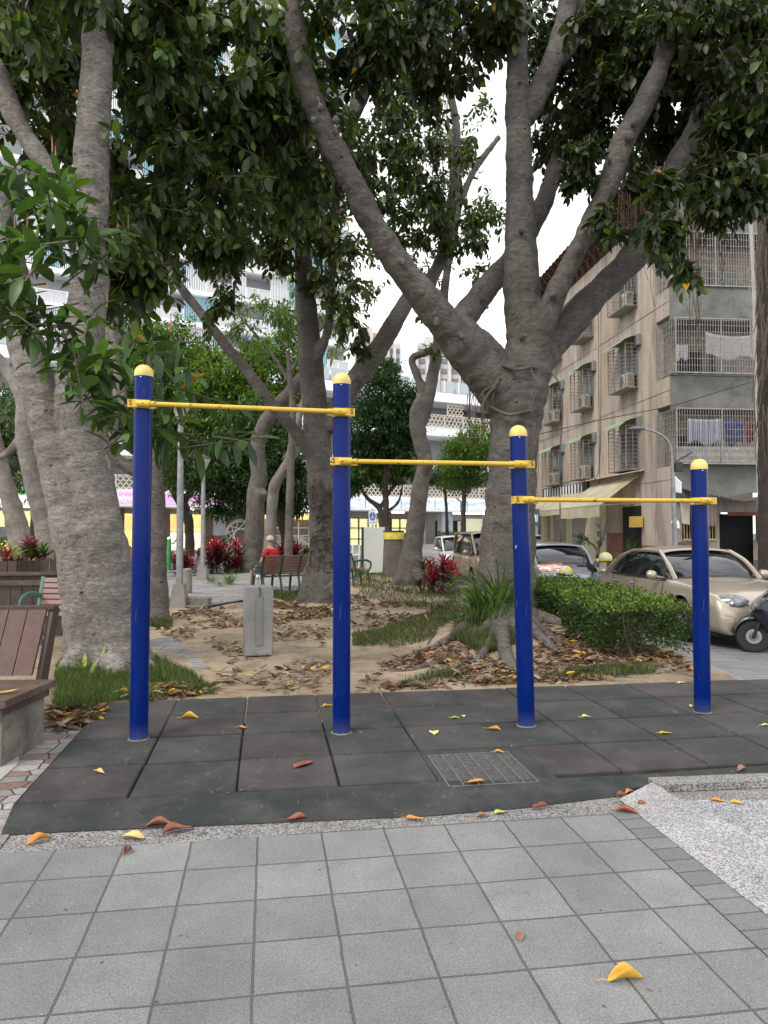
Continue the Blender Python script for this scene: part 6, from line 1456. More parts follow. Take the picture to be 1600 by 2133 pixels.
# ================================================================ hedge
hd = empty('hedge', (2.9, 10.5, .09), 0, 'clipped green box hedge running along the kerb in front of the gold car', 'hedge')
r = np.random.default_rng(90); n = 10500
def hedge_pts(n):
    out = []
    while len(out) < n:
        y = r.uniform(-2.25, 2.5); hw = .50+.05*math.sin(y*5)+.04*math.sin(y*11+1); cx = -.02+.0*y; top = .63+.035*math.sin(y*6)+.03*math.sin(y*13)
        x = r.uniform(-hw, hw); z = r.uniform(.08, top)
        # most leaves near the outside
        e = min(hw-abs(x), top-z, (y+2.25)*1.0, (2.5-y)*1.0)
        if z < .22 and r.uniform() < .5: continue
        if r.uniform() < math.exp(-max(0,e)*9)+.06: out.append((x+cx, y, z))
    return np.array(out)
hp = hedge_pts(n); 
N = n*4; ti = np.repeat(np.arange(n), 4); d = r.normal(0,1,(N,3)); d[:,2] += .5; d = nrm(d)
ctr = hp[ti]*np.array([1,0,1.0]); ctr[:,2] -= .35; outw = nrm(ctr); d = nrm(d+outw*.7)
pos = hp[ti] + r.normal(0,.012,(N,3)) ; nn = outw + r.normal(0,.5,(N,3))+np.array([0,0,.4])
pal = np.array([(.022,.045,.012),(.034,.068,.014),(.048,.09,.018),(.026,.055,.013)])
col = pal[r.integers(0,4,N)]*r.uniform(.7,1.3,(n,1))[ti]
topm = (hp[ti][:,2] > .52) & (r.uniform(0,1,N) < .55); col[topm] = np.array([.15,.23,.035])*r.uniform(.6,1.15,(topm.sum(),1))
Lf = r.uniform(.028,.05,N)
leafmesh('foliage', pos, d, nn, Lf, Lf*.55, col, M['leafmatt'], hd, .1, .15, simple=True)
mb = MB(); rg = random.Random(4)
for i in range(40):
    y = -2.1+4.5*i/39; x = rg.uniform(-.15,.15); p = Vector((x,y,-.05))
    for k in range(3): mb.tube([p, p+Vector((rg.uniform(-.12,.12),rg.uniform(-.12,.12),.2)), p+Vector((rg.uniform(-.3,.3),rg.uniform(-.25,.25),.55))], [.012,.009,.003], 5)
mb.build('stems', M['twig'], hd)['kind'] = 'stuff'
# ================================================================ park furniture
def mat_wood(name, c1, c2, sc=(1,1,14), grain=3, weather=(.20,.17,.15), ww=.5):
    t = NT(name); n = t.noise(grain, 6, .6, t.co(sc)); col = t.ramp(n, [(.3, c1), (.7, c2)])
    w = t.noise(1.8, 5, .7, t.co((2,2,2))); col = t.mix(t.ramp(w, [(.5, 0.0), (.75, ww)]), col, weather)
    return t.fin(col, .6, t.bump(n, .003, .6))
M['plankv'] = mat_wood('red brown planks', (.045,.018,.012), (.085,.036,.025), (14,14,1), weather=(.12,.085,.07), ww=.3)
M['plankh'] = mat_wood('weathered dark planks', (.055,.035,.027), (.10,.065,.05), (1,14,14), weather=(.16,.14,.12), ww=.7)
M['darkwood'] = mat_wood('dark planter boards', (.035,.022,.017), (.07,.045,.036), (10,10,1), weather=(.14,.12,.10))
M['benchslat'] = mat_wood('brown bench slats', (.12,.065,.045), (.20,.115,.085), (1,12,12))
M['pinkslat'] = mat_wood('pinkish bench slats', (.20,.115,.10), (.29,.175,.155), (1,12,12), weather=(.32,.25,.23))
M['irongreen'] = plain('dark green cast iron', (.018,.05,.038), .4, .3, 9)
M['irongreen2'] = plain('faded green cast iron', (.05,.15,.115), .45, .3, 9, dirt=(.10,.09,.06))
# ---- wooden bench on a concrete block, left foreground
bn = empty('wooden_bench', (-2.75, 4.95, .0), 0, 'red brown plank bench on a stained concrete block at the left border', 'bench')
A0 = Vector((-2.29,4.52,0)); A1 = Vector((-2.27,5.18,0)); ux = Vector((-1, -.03, 0)).normalized(); uy = (A1-A0).normalized()
mb = MB(); zt = .485
for i in range(5):
    a = A0 + uy*(.134*i+.003); b = A0 + uy*(.134*i+.131); mb.prism([a+Vector((0,0,zt-.045)), b+Vector((0,0,zt-.045)), b+ux*2.2+Vector((0,0,zt-.045)), a+ux*2.2+Vector((0,0,zt-.045))], (0,0,.045))
mb.build('seat', M['plankh'], bn, 20, True)
mb = MB(); a = A0+ux*.03+uy*.03; b = A1+ux*.03-uy*.03; mb.prism([a+Vector((0,0,zt-.10)), b+Vector((0,0,zt-.10)), b+ux*2.1+Vector((0,0,zt-.10)), a+ux*2.1+Vector((0,0,zt-.10))], (0,0,.053)); mb.build('apron', M['darkwood'], bn, 20, True)
mb = MB(); a = A0+ux*.06+uy*.08; b = A1+ux*.06-uy*.04; mb.prism([a, b, b+ux*2.0, a+ux*2.0], (0,0,zt-.102)); mb.build('concrete_base', M['conc_dark'], bn, 20, True)
bb0 = A1 + Vector((-.10,.06,.50)); lean = Vector((.0,.22,.44))
for i in range(13):
    a = bb0 + ux*(.135*i+.10); b = bb0 + ux*(.135*i+.228); th = uy*.025
    mb = MB(); mb.prism([a, b, b+lean, a+lean], th); mb.build('back_plank', M['plankv'], bn, 20, True)
mb = MB(); a = bb0+ux*.06+uy*.03; mb.prism([a+Vector((0,0,-.1)), a+uy*.12+Vector((0,0,-.1)), a+lean+uy*.10, a+lean], (-.035,0,0)); mb.build('end_board', M['darkwood'], bn, 20, True)
mb = MB(); mb.beam(bb0+ux*.05+lean+uy*.05+Vector((0,0,.012)), bb0+ux*1.9+lean+uy*.05+Vector((0,0,.012)), .09, .02); mb.build('top_rail', M['darkwood'], bn, 20, True)
# ---- planters behind it
def planter(name, p, label, h, rail=True):
    """p: outline corners on the ground, side walls of upright boards"""
    c = sum((Vector(q) for q in p), Vector())/len(p); r = empty(name, (c.x, c.y, .08), 0, label, 'planter')
    for k in range(len(p)-1):
        a, b = Vector(p[k]), Vector(p[k+1]); d = (b-a); n = max(2, int(d.length/.14)); nn = Vector((d.y,-d.x,0)).normalized()
        mb = MB()
        for i in range(n): q = a+d*(i+.04)/n; s = a+d*(i+.96)/n; mb.prism([q, s, s+nn*.03, q+nn*.03], (0,0,h))
        mb.build('boards', M['darkwood'], r, 20, True)
        if rail:
            mb = MB(); mb.beam(a+Vector((0,0,h+.02))+nn*.03, b+Vector((0,0,h+.02))+nn*.03, .14, .04); mb.beam(a+Vector((0,0,h-.10))+nn*.05, b+Vector((0,0,h-.10))+nn*.05, .05, .07); mb.build('rail', M['plankh'], r, 20, True)
    return r
planter('wooden_planter', [P(-500,1300,7.2)*0+Vector((-8,9.5,.08)), Vector((-4.55,10.35,.08)), Vector((-4.0,10.5,.08))], 'dark board planter with a top rail behind the pinkish bench', .84)
planter('wooden_planter', [Vector((-9.5,11.4,.08)), Vector((-5.75,11.7,.08)), Vector((-5.6,12.1,.08)), Vector((-4.9,12.4,.08))], 'far dark board planter with crimson plants at the left border', .98, False)
# ---- cast iron park benches
def park_bench(name, loc, rz, label, W, iron, slat, mids=2):
    r = empty(name, loc, rz, label, 'bench')           # faces +y locally, sitter looks along +y
    def side(x, nm, arm=True):
        mb = MB()
        mb.tube(smooth_path([(x,-.28,.0),(x,-.24,.22),(x,-.20,.40),(x,-.26,.62),(x,-.34,.86)], 4), .024, 8, sy=1.3)
        mb.tube(smooth_path([(x,.22,.0),(x,.20,.18),(x,.17,.38)], 4), .024, 8, sy=1.3)
        mb.tube(smooth_path([(x,-.21,.40),(x,0,.36),(x,.19,.39)], 4), .02, 8)
        if arm: mb.tube(smooth_path([(x,-.26,.63),(x,-.05,.67),(x,.16,.66),(x,.26,.58),(x,.24,.46),(x,.18,.39)], 5), .02, 8, sy=1.5)
        return mb.build(nm, iron, r)
    side(-W/2, 'end_frame'); side(W/2, 'end_frame')
    for k in range(mids): side(-W/2+W*(k+1)/(mids+1), 'middle_frame', False)
    for i in range(5):
        y = -.16+.075*i; z = .415-.012*math.sin(i*.8); mb = MB(); mb.box(-W/2+.01, W/2-.01, y-.033, y+.033, z, z+.025, .006); mb.build('seat_slat', slat, r)
    for i in range(6):
        z = .48+.068*i; y = -.215-.30*(z-.40); mb = MB(); mb.box(-W/2+.01, W/2-.01, -.011, .011, -.029, .029, .005); o = mb.build('back_slat', slat, r); o.location = (0, y+.02, z); o.rotation_euler = (R(18), 0, 0)
    mb = MB(); mb.tube([(-W/2,-.20,.37),(W/2,-.20,.37)], .02, 8); mb.build('rear_rail', iron, r)
    return r
cb = park_bench('park_bench', (-2.33, 17.6, .13), R(36), 'brown slatted park bench with green iron ends on which the person in red sits', 1.45, M['irongreen'], M['benchslat'])
cb2 = park_bench('park_bench', (-.93, 20.5, .1), R(-60), 'park bench half hidden behind the second blue post, by the white box', 1.4, M['irongreen'], M['benchslat'])
gb = park_bench('park_bench', (-3.68, 9.15, .08), R(180), 'pinkish slatted bench with faded green iron arms behind the left planter', 1.3, M['irongreen2'], M['pinkslat'], 1)
pb = park_bench('park_bench', (-8.35, 26.0, .1), R(10), 'orange brown bench seen between the twin fig and the leftmost blue post', 1.4, M['irongreen'], plain('orange slats', (.42,.20,.11), .6, .2, 3))
# ---- drinking fountain
ft = empty('drinking_fountain', G(537,1362,.1), R(12), 'grey granite pedestal drinking fountain with a steel tap', 'drinking fountain')
M['granite'] = mat_speckle('grey granite', (.17,.17,.165), (.30,.30,.29), 260, .0008)
hh_ = (1363-1222)/F*ft.location.y
mb = MB(); w = .165; mb.prism([(-w,-w,0),(w,-w,0),(w,w,0),(-w,w,0)], (0,0,hh_-.0)); o = mb.build('pedestal', M['granite'], ft, 20); bv = o.modifiers.new('b','BEVEL'); bv.width = .012
mb = MB(); mb.box(-.03,.045,-w-.012,-w-.002,.12,hh_*.86); mb.build('panel', plain('grey metal panel', (.17,.17,.16), .5, .2, 6), ft)
mb = MB(); mb.tube(smooth_path([(.01,-w-.008,hh_*.86),(.02,-w-.012,hh_*.93),(.005,-w-.006,hh_+.0)],4), .006, 6); mb.build('hose', M['black'], ft)
mb = MB(); mb.box(-w*1.02,w*1.02,-w*1.02,-w*.99,.0,.14); mb.build('damp_stain', plain('dark damp', (.05,.045,.035), .7, .4, 9), ft) if False else None
mb = MB(); mb.tube([(0,0,hh_),(0,0,hh_+.09)], .014, 10); mb.tube(smooth_path([(0,0,hh_+.08),(0,-.04,hh_+.11),(0,-.10,hh_+.085)],4), .012, 8); mb.lathe([(.025,hh_+.09),(.03,hh_+.10),(.02,hh_+.125)], (0,0,0), 12); mb.build('tap', M['chrome'], ft)
# ---- lamp posts and bollard
def lamp(px, D, ptop, label, wpx, base=True):
    g = P(px, 1110, D); z0 = .13; z1 = P(px, ptop, D).z; r0 = wpx/2*D/F
    t = empty('lamp_post', (g.x, D, z0), 0, label, 'street lamp', None); h = z1-z0
    mb = MB(); mb.tube([(0,0,0),(0,0,h*.55),(0,0,h-.42)], [r0, r0*.92, r0*.75], 14); mb.build('pole', M['galv'], t)
    mb = MB(); b = r0*2.1; mb.prism([(-b,-b,-.1),(b,-b,-.1),(b,b,-.1),(-b,b,-.1)], (0,0,.16)); mb.add([(-b,-b,.06),(b,-b,.06),(b,b,.06),(-b,b,.06),(-b*.7,-b*.7,.40),(b*.7,-b*.7,.40),(b*.7,b*.7,.40),(-b*.7,b*.7,.40)], [(0,1,5,4),(1,2,6,5),(2,3,7,6),(3,0,4,7),(4,5,6,7)]); mb.build('base', M['concrete'], t)
    mb = MB(); mb.lathe([(.06,h-.44),(.08,h-.40),(.21,h-.14),(.215,h-.12)], (0,0,0), 8); mb.build('lantern', plain('milky lantern glass', (.55,.50,.38), .3, .1, 3), t)
    mb = MB(); mb.lathe([(.24,h-.12),(.24,h-.10),(.10,h-.03),(.04,h),(.01,h+.05)], (0,0,0), 8); mb.build('cap', M['trim'], t); mb = MB(); mb.lathe([(.075,h-.50),(.085,h-.442),(.06,h-.441)], (0,0,0), 10); mb.build('collar', M['trim'], t)
    return t
lamp(375, 14.2, 826, 'nearer lamp post with a lantern half behind the highest yellow bar', 15)
lamp(423, 22, 948, 'farther thin lamp post with a small lantern among the dark leaves', 10)
mb = MB(); r_ = .10; mb.lathe([(r_*1.1,0),(r_*1.1,.5),(r_,.54),(r_*.5,.56)], (0,0,0), 20); o = mb.build('bollard', M['concrete'], None); o.location = G(390,1235,.13); tag(o, 'short round concrete bollard beside the nearer lamp post', 'bollard')
mb = MB(); mb.box(-.42,.42,-.15,.15,0,.16,.01); o = mb.build('kerb_block', M['conc_dark'], None); o.location = G(392,1262,.1); tag(o, 'low dark concrete block at the foot of the bollard', 'block')
# street lamp by the tenement
sl = empty('street_lamp', (P(1402,1110,20).x, 20, -.215), 0, 'tall grey street lamp with an arched arm in front of the tenement corner', 'street lamp')
mb = MB(); H = P(1397,960,20).z+.215
mb.tube([(.08,0,0),(.04,0,H*.6),(0,0,H)], [.075,.06,.05], 12); mb.build('pole', M['galv'], sl)
mb = MB(); mb.tube(smooth_path([(0,0,H-.05),(-.03,0,H+.35),(-.18,0,H+.62),(-.50,0,H+.80),(-.80,0,H+.86)],5), .03, 10); mb.build('arm', M['galv'], sl)
mb = MB(); mb.sphere((-.95,0,H+.87), .2, 14, 1.2, .6, .28); mb.build('lamp_head', M['greycem'], sl)
mb = MB(); mb.box(.06,.26,-.08,.08,H-.3,H-.05,.01); mb.beam((.1,0,H-.02),(.52,0,H+.22),.2,.02,(0,0,1)); mb.build('control_box', M['trim'], sl)
# ---- exercise machine, white box, cycle sign, stump
ex = empty('exercise_machine', G(352,1188,.12), 0, 'green arm exercise machine with white grips behind the lamp posts', 'exercise machine')
M['exgreen'] = plain('bright green paint', (.03,.28,.07), .35, .2, 6)
mb = MB(); mb.tube([(0,0,0),(0,0,1.15)], .075, 14); mb.tube([(0,0,1.0),(-.16,0,1.06),(-.27,0,1.28)], .03, 8); mb.tube([(0,0,1.0),(.16,0,.98),(.40,0,1.32)], .03, 8); mb.build('frame', M['exgreen'], ex)
mb = MB(); mb.sphere((0,0,1.16), .08, 12); mb.build('cap', M['white'], ex); mb = MB(); mb.sphere((.42,0,1.38),.10,10,1,.4,.6); mb.build('grip', M['white'], ex); mb = MB(); mb.sphere((-.29,0,1.34),.07,10,1,.4,.6); mb.build('grip', M['white'], ex)
wb_ = empty('utility_cabinet', (P(780,1110,26).x, 26, .1), R(-4), 'tall pale grey utility cabinet with black sides between the second and third posts', 'cabinet')
w = 22*26/F; mb = MB(); mb.box(-w,w,-.03,.5,.0,P(780,1098,26).z-.1,.01); mb.build('casing', plain('pale grey enamel', (.46,.48,.45), .5, .06, 1), wb_); mb = MB(); mb.box(-w-.09,-w-.003,-.0,.52,.1,P(780,1098,26).z-.1); mb.box(w+.003,w+.08,.0,.52,.1,P(780,1098,26).z-.09); mb.build('side_strip', M['trim'], wb_)
sg = empty('cycle_sign', (P(776,1110,27.5).x, 27.5, .1), 0, 'blue and white shared path sign with a walker and a bicycle above the cabinet', 'road sign')
hz = P(776,1078,27.5).z-.1; s_ = 27.5/F
mb = MB(); mb.tube([(0,.03,0),(0,.03,hz+.3)], .03, 8); mb.build('pole', M['galv'], sg)
mb = MB(); mb.box(-8*s_,8*s_,-.01,.01,hz-16*s_,hz+13.5*s_); mb.build('plate', M['white'], sg)
M['signblue'] = plain('sign blue', (.01,.10,.38), .4, .1, 3)
mb = MB(); mb.lathe([(6.6*s_,-.018),(6.6*s_,-.012)], (0,0,hz+2.5*s_), 28, 'y'); 
mb.v = [(v[0], v[1], hz+2.5*s_+(v[2]-hz-2.5*s_)*1.35) for v in mb.v]; mb.build('blue_disc', M['signblue'], sg)
mb = MB(); c = hz+2.5*s_; q = s_
mb.box(-6*q,6*q,-.022,-.019,c-.3*q,c+.2*q)
mb.lathe([(1.0*q,-.022),(1.0*q,-.019)], (0,0,c+6.3*q), 10, 'y'); mb.beam((0,-.02,c+5*q),(0,-.02,c+2.6*q),1.4*q,.003,(0,1,0)); mb.beam((0,-.02,c+2.6*q),(-1.3*q,-.02,c+.8*q),.8*q,.003,(0,1,0)); mb.beam((0,-.02,c+2.6*q),(1.2*q,-.02,c+.8*q),.8*q,.003,(0,1,0)); mb.beam((0,-.02,c+4.6*q),(1.8*q,-.02,c+3.2*q),.6*q,.003,(0,1,0))
for cx in (-2.3, 2.3): mb.tube([(cx*q+1.7*q*math.cos(a), -.02, c-4*q+1.7*q*math.sin(a)) for a in [2*math.pi*i/14 for i in range(15)]], .3*q, 5)
for a, b in (((-2.3,-4),(-.8,-2)),((-.8,-2),(1.5,-2)),((1.5,-2),(2.3,-4)),((-.8,-2),(.3,-4)),((.3,-4),(1.5,-2)),((.3,-4),(-2.3,-4)),((-1.3,-1.3),(-.8,-2)),((1.5,-2),(1.9,-1))): mb.beam((a[0]*q,-.02,c+a[1]*q),(b[0]*q,-.02,c+b[1]*q),.35*q,.003,(0,1,0))
mb.build('pictogram', M['white'], sg)
text_mesh('行人專用', 3.0*q, M['trim'], 'lettering', Matrix.Translation((0,-.012,hz-11*q)) @ Matrix.Rotation(math.pi/2,4,'X'), sg, .001, False)
wf = empty('hurdle_bar', (P(741,1110,28).x, 28, .1), 0, 'small white tubular hurdle standing left of the pale cabinet', 'exercise bar')
mb = MB(); a = 8*28/F; mb.tube([(-a,0,0),(-a*.7,0,.95),(a,0,.95),(a*.8,0,0)], .03, 8); mb.tube([(-a,0,.55),(a,0,.6)], .025, 8); mb.build('tubes', M['white'], wf)
stp = empty('tree_stump', (P(820,1110,24).x, 24, .1), 0, 'thick brown cut trunk with a yellow band behind the crooked tree', 'tree stump')
z1 = P(820,1122,24).z-.1; mb = MB(); mb.tube([(0,0,-.1),(0,0,.2),(0,0,z1-.1),(0,0,z1)], [.42,.36,.32,.30], 16); o = mb.build('trunk', M['bark_far'], stp); 
mb = MB(); mb.tube([(0,0,z1-.02),(.0,0,z1+.20)], .335, 20); mb.build('yellow_band', plain('yellow tape', (.55,.48,.06), .5, .3, 4), stp); mb = MB(); mb.tube([(0,0,z1+.201),(0,0,z1+.26)], .34, 18); mb.build('cut_top', M['bark_dark'], stp)
sb = empty('bus_stop_sign', (P(1112,1110,26).x, 26, -.215), 0, 'blue square sign on a thin post left of the shuttered shop', 'sign')
mb = MB(); mb.tube([(0,0,0),(0,0,2.3)], .03, 8); mb.build('post', M['trim'], sb); mb = MB(); mb.box(-.2,.2,-.03,.02,1.95,2.55,.01); mb.build('plate', plain('grey blue plate', (.07,.11,.18), .5, .2, 3), sb); mb = MB(); mb.box(-.13,.13,-.035,-.031,2.1,2.35); mb.build('notice', M['white'], sb)
ns = empty('notice_post', (P(961,1110,40).x, 40, -.25), 0, 'thin street lamp post carrying a white notice behind the white car', 'sign post')
mb = MB(); mb.tube([(0,0,0),(0,0,P(961,1045,40).z+.25),(-.25,0,P(961,1040,40).z+.3)], .05, 8); mb.build('post', M['galv'], ns); mb = MB(); mb.box(-.2,.25,-.08,-.052,P(961,1108,40).z+.25,P(961,1086,40).z+.25); mb.build('notice', M['white'], ns)
text_mesh('P', .3, M['signblue'], 'lettering', Matrix.Translation((0,-.083,P(961,1092,40).z+.25)) @ Matrix.Rotation(math.pi/2,4,'X'), ns, .001, False)
# hand of extinguisher, garden wall, low wall under the shop planting
mb = MB(); mb.tube([(0,0,0),(0,0,.42),(0,0,.50)], [.09,.09,.03], 14); mb.box(-.03,.06,-.02,.02,.50,.57); o = mb.build('fire_extinguisher', plain('red enamel', (.28,.01,.02), .3, .1, 4), None); o.location = tw(2.95,-.55,.0)+Vector((.05,-.0,.85)); tag(o, 'red extinguisher bottle on a ledge by the garage pillar', 'extinguisher')
mb = MB(); mb.box(-.3,.3,-.2,.2,0,.85,.01); o = mb.build('ledge_box', M['greycem'], None); o.location = tw(2.98,-.55,0); tag(o, 'grey ledge box carrying the red extinguisher', 'box')
mb = MB(); mb.box(msx(640), msx(1130), -5.2, -4.9, 0, .8); o = mb.build('low_wall', plain('pale low wall', (.33,.33,.31), .8, .15, 1), None, 0); o.location = mall.location; o.rotation_euler = mall.rotation_euler; tag(o, 'long low pale wall edging the planting in front of the arcade', 'wall')
# ================================================================ planting
CR = np.array([(.30,.02,.07),(.22,.015,.05),(.12,.015,.035),(.42,.05,.12)]); CD = np.array([(.07,.02,.03),(.05,.025,.03),(.035,.05,.02),(.10,.02,.04)])
def cordyline(loc, h, label, seed, pal=CR, n=24, heads=3, group='crimson plants along the park', LLen=.45):
    r = np.random.default_rng(seed); t = empty('cordyline', loc, 0, label, 'plant', group)
    mb = MB(); P_, D_, C_, L_ = [], [], [], []
    for k in range(heads):
        a = r.uniform(0, 6.28); rad = r.uniform(.02, .34)*(heads > 1); x, y = rad*math.cos(a), rad*math.sin(a); z = h*r.uniform(.16, .8)
        mb.tube([(x*.4,y*.4,0),(x,y,z)], [.018,.012], 6)
        top = r.uniform() < .75
        for i in range(n):
            q = i/n; an = i*2.4; el = .15+1.2*q; P_.append((x,y,z-(1-q)*.22*h)); D_.append((math.cos(an)*math.cos(el), math.sin(an)*math.cos(el), math.sin(el)))
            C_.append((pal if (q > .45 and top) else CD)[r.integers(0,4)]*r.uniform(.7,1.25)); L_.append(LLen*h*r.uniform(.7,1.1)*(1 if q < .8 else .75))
    mb.build('stem', M['twig'], t)
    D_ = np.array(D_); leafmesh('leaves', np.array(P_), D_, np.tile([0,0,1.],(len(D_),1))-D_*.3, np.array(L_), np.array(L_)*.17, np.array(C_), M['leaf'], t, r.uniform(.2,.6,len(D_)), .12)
    return t
YG = np.array([(.30,.33,.08),(.22,.28,.06),(.12,.18,.04),(.40,.38,.14)]); GRN = np.array([(.06,.12,.03),(.09,.15,.03),(.12,.2,.05),(.05,.09,.025)])
cp_ = [(385,1195,24,1.1,CR),(440,1190,25,1.2,CR),(455,1192,25,1.3,CR),(470,1192,25.5,.9,YG),(490,1193,26,1.3,CR),(500,1185,27,.9,YG),(590,1185,26.5,1.0,CR),(604,1182,26,1.25,CR),(620,1185,26,1.1,CR),(640,1185,26,1.0,GRN),(575,1190,27,.9,GRN),(400,1195,26,.9,CR),(372,1190,28,.8,CR),(20,1180,12.6,.75,CR),
 (3,1185,12.9,.85,YG),(40,1183,12.8,.55,YG),(905,1225,17.5,.9,CR),(925,1222,17.5,1.0,CR),(890,1215,18,.7,CR),(945,1228,17,.65,CR),(880,1222,18,.45,CR),(960,1225,16,.5,GRN),(65,1165,17,.9,CR),(88,1165,17,.8,GRN)]
words = ['first','second','third']
for i, (px, py, D, h, pal_) in enumerate(cp_):
    x = P(px,1110,D).x; nm = 'crimson' if pal_ is CR else ('yellow green striped' if pal_ is YG else 'green')
    where = {0:'between the two lantern posts',1:'right of the far lantern post',2:'left of the ring emblem, tallest there',3:'between two crimson clumps right of the far lantern',4:'under the ring emblem',5:'beside the leaning grey trunk',6:'just right of the seated head',7:'above the middle of the occupied bench',8:'above the right end of the occupied bench',9:'against the shaggy centre trunk',10:'directly behind the seated head',11:'just left of the far lantern base',12:'beside the green exercise machine',
      13:'standing up from the far planter, bright pink',14:'at the left border in the far planter',15:'leaning out of the far planter, small',16:'left half of the clump by the crooked tree',17:'largest of the clump beside the white car',18:'nearest the foot of the crooked tree',19:'in front of the van',20:'low by the grass, pink tips',21:'between the clump and the big fig',22:'behind the planter left of the twin fig',23:'behind the planter touching the twin fig'}[i]
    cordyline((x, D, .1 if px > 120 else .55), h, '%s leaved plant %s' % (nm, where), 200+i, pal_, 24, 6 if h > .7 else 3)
def tuft(loc, h, n, label, seed, pal=GRN, w=.03):
    r = np.random.default_rng(seed); t = empty('grass_tuft', loc, 0, label, 'plant'); a = r.uniform(0,6.28,n); l = r.uniform(.15,.9,n)
    p = np.stack([r.normal(0,.07,n), r.normal(0,.07,n), np.zeros(n)],1); d = np.stack([np.cos(a)*l, np.sin(a)*l, np.ones(n)],1)
    leafmesh('leaves', p, d, np.stack([np.cos(a),np.sin(a),np.zeros(n)],1)*-1, h*r.uniform(.6,1.2,n), np.full(n,w*h), pal[r.integers(0,4,n)]*r.uniform(.7,1.3,(n,1)), M['leaf'], t, r.uniform(.2,.7,n), .1); return t
tuft(tuple(P(1045,1110,10.75))[:2]+(.30,), .95, 90, 'wild grass clump against the left foot of the big fig', 301)
for k_, (qx, qd, qh, qn) in enumerate([(1000,10.2,.45,70),(1035,10.1,.42,70),(960,10.3,.32,60),(1075,10.2,.25,40),(1120,10.4,.22,30),(930,10.9,.22,40),(985,9.7,.15,40),(1150,9.6,.14,30),(890,10.6,.15,30)]):
    tuft((P(qx,1110,qd).x, qd, bedz(P(qx,1110,qd).x, qd)-.01), qh, qn, ['short weeds low on the left of the big fig foot','weeds in front of the big fig foot, behind the third post','weeds on the slope left of the big fig','weeds just left of the third post foot of the fig','weeds right of the third post under the fig','thin weeds by the outermost fig root','small weeds among the litter below the fig','small weeds in the litter between hedge and third post','small weeds at the grass edge left of the fig'][k_], 320+k_)
tuft(tuple(P(1015,1110,10.7))[:2]+(.26,), .8, 80, 'wild weeds left of the big fig roots', 302)
tuft(tuple(P(985,1110,10.9))[:2]+(.24,), .6, 70, 'wild weeds at the outer root of the big fig', 303)
tuft(tuple(P(1022,1110,10.5))[:2]+(.24,), .62, 30, 'broad leaved seedling in front of the big fig trunk', 304, GRN, .12)
tuft(tuple(G(440,1215,.12))[:2]+(.12,), .35, 60, 'grassy plant on the path right of the far lantern base', 305)
tuft(tuple(G(478,1218,.12))[:2]+(.12,), .45, 90, 'rounded grass tuft in the path left of the seated person', 306)
tuft(tuple(G(460,1222,.12))[:2]+(.12,), .25, 60, 'low flat grass tuft in the middle of the path', 307)
tuft(tuple(P(750,1110,24))[:2]+(.1,), .55, 60, 'weeds under the white cabinet', 308)
tuft(tuple(P(175,1110,7.25))[:2]+(.12,), .28, 9, 'pale green seedling at the foot of the twin fig', 309, YG, .16)
# clipped green hedges before the arcade
def boxhedge(px0, px1, pt, pb, D, label, seed):
    a, b = P(px0,pb,D), P(px1,pt,D); t = empty('hedge', ((a.x+b.x)/2, D, a.z), 0, label, 'hedge', 'low hedges before the arcade'); w = (b.x-a.x)/2; h = b.z-a.z; r = np.random.default_rng(seed); n = int(2500*w*h)+400
    p = np.stack([r.uniform(-w,w,n), r.uniform(-.5,.2,n), r.uniform(0,h,n)],1); d = r.normal(0,1,(n,3)); d[:,2] += .4; L_ = r.uniform(.06,.12,n)
    leafmesh('foliage', p, d, r.normal(0,1,(n,3)), L_, L_*.6, np.array([(.05,.10,.02),(.07,.14,.03),(.035,.07,.02)])[r.integers(0,3,n)]*r.uniform(.7,1.3,(n,1)), M['leafmatt'], t, .1, .1, simple=True)
boxhedge(432,474,1116,1150,40,'low green hedge with a lamp glowing in front of it, right of the far lantern',401)
boxhedge(-40,115,1120,1160,38,'low green hedge below the lit shop windows at the far left',402)
boxhedge(805,870,1111,1128,50,'low green hedge under the yellow lit windows right of the cabinet',403)
boxhedge(912,968,1108,1126,52,'low green hedge under the yellow display right of the ribbed pillar',404)
mb = MB(); mb.sphere((0,0,0), .12, 12); gl_ = empty('garden_light', P(441,1129,39), 0, 'small glowing garden light in front of the low hedge', 'lamp'); mb.build('bulb', emis('warm bulb', (1,.75,.3), 6), gl_); mb = MB(); mb.tube([(0,0,-.9),(0,0,-.12)], .03, 6); mb.build('stake', M['trim'], gl_)
# small street tree in a pot before the shop and plants on the sill
tree('potted_tree', Vector((P(1243,1110,24.5).x, 24.5, -.215)), 'thin pot tree with half bare twigs in front of the roller shutter', [
 [(1246,1250,24.5,9),(1245,1170,24.5,8),(1248,1140,24.5,7),(1258,1115,24.5,4),(1262,1085,24.5,3)],[(1247,1150,24.5,6),(1232,1132,24.5,4),(1205,1120,24.5,3)],[(1248,1145,24.5,5),(1252,1110,24.5,3),(1250,1080,24.5,2)]], M['bark_far'], .012,
 [(1230,1125,24.5,22,10,.3,16),(1205,1115,24.5,14,5,.2,8),(1255,1100,24.5,14,22,.3,9)], LL=.13, per=6, pal=np.array([(.03,.06,.03),(.05,.08,.04)]), seed=501, lump=0, fine=0, hang=-.2, twl=.2)
mb = MB(); mb.lathe([(.16,0),(.24,.42),(.26,.44),(.22,.44)], (0,0,0), 16); o = mb.build('plant_pot', plain('terracotta', (.22,.09,.05), .8, .3, 5), None); o.location = (P(1246,1110,24.5).x, 24.5, -.215); tag(o, 'terracotta pot holding the thin tree at the shop front', 'pot')
pp = tw(-.2, 3.0, .99)
tuft(tuple(pp), .55, 50, 'leafy window plants on the red sill shelf', 510)
pp2 = tw(-.2, 2.6, .99); tuft(tuple(pp2), .8, 30, 'taller window plant at the right of the red sill shelf', 511)
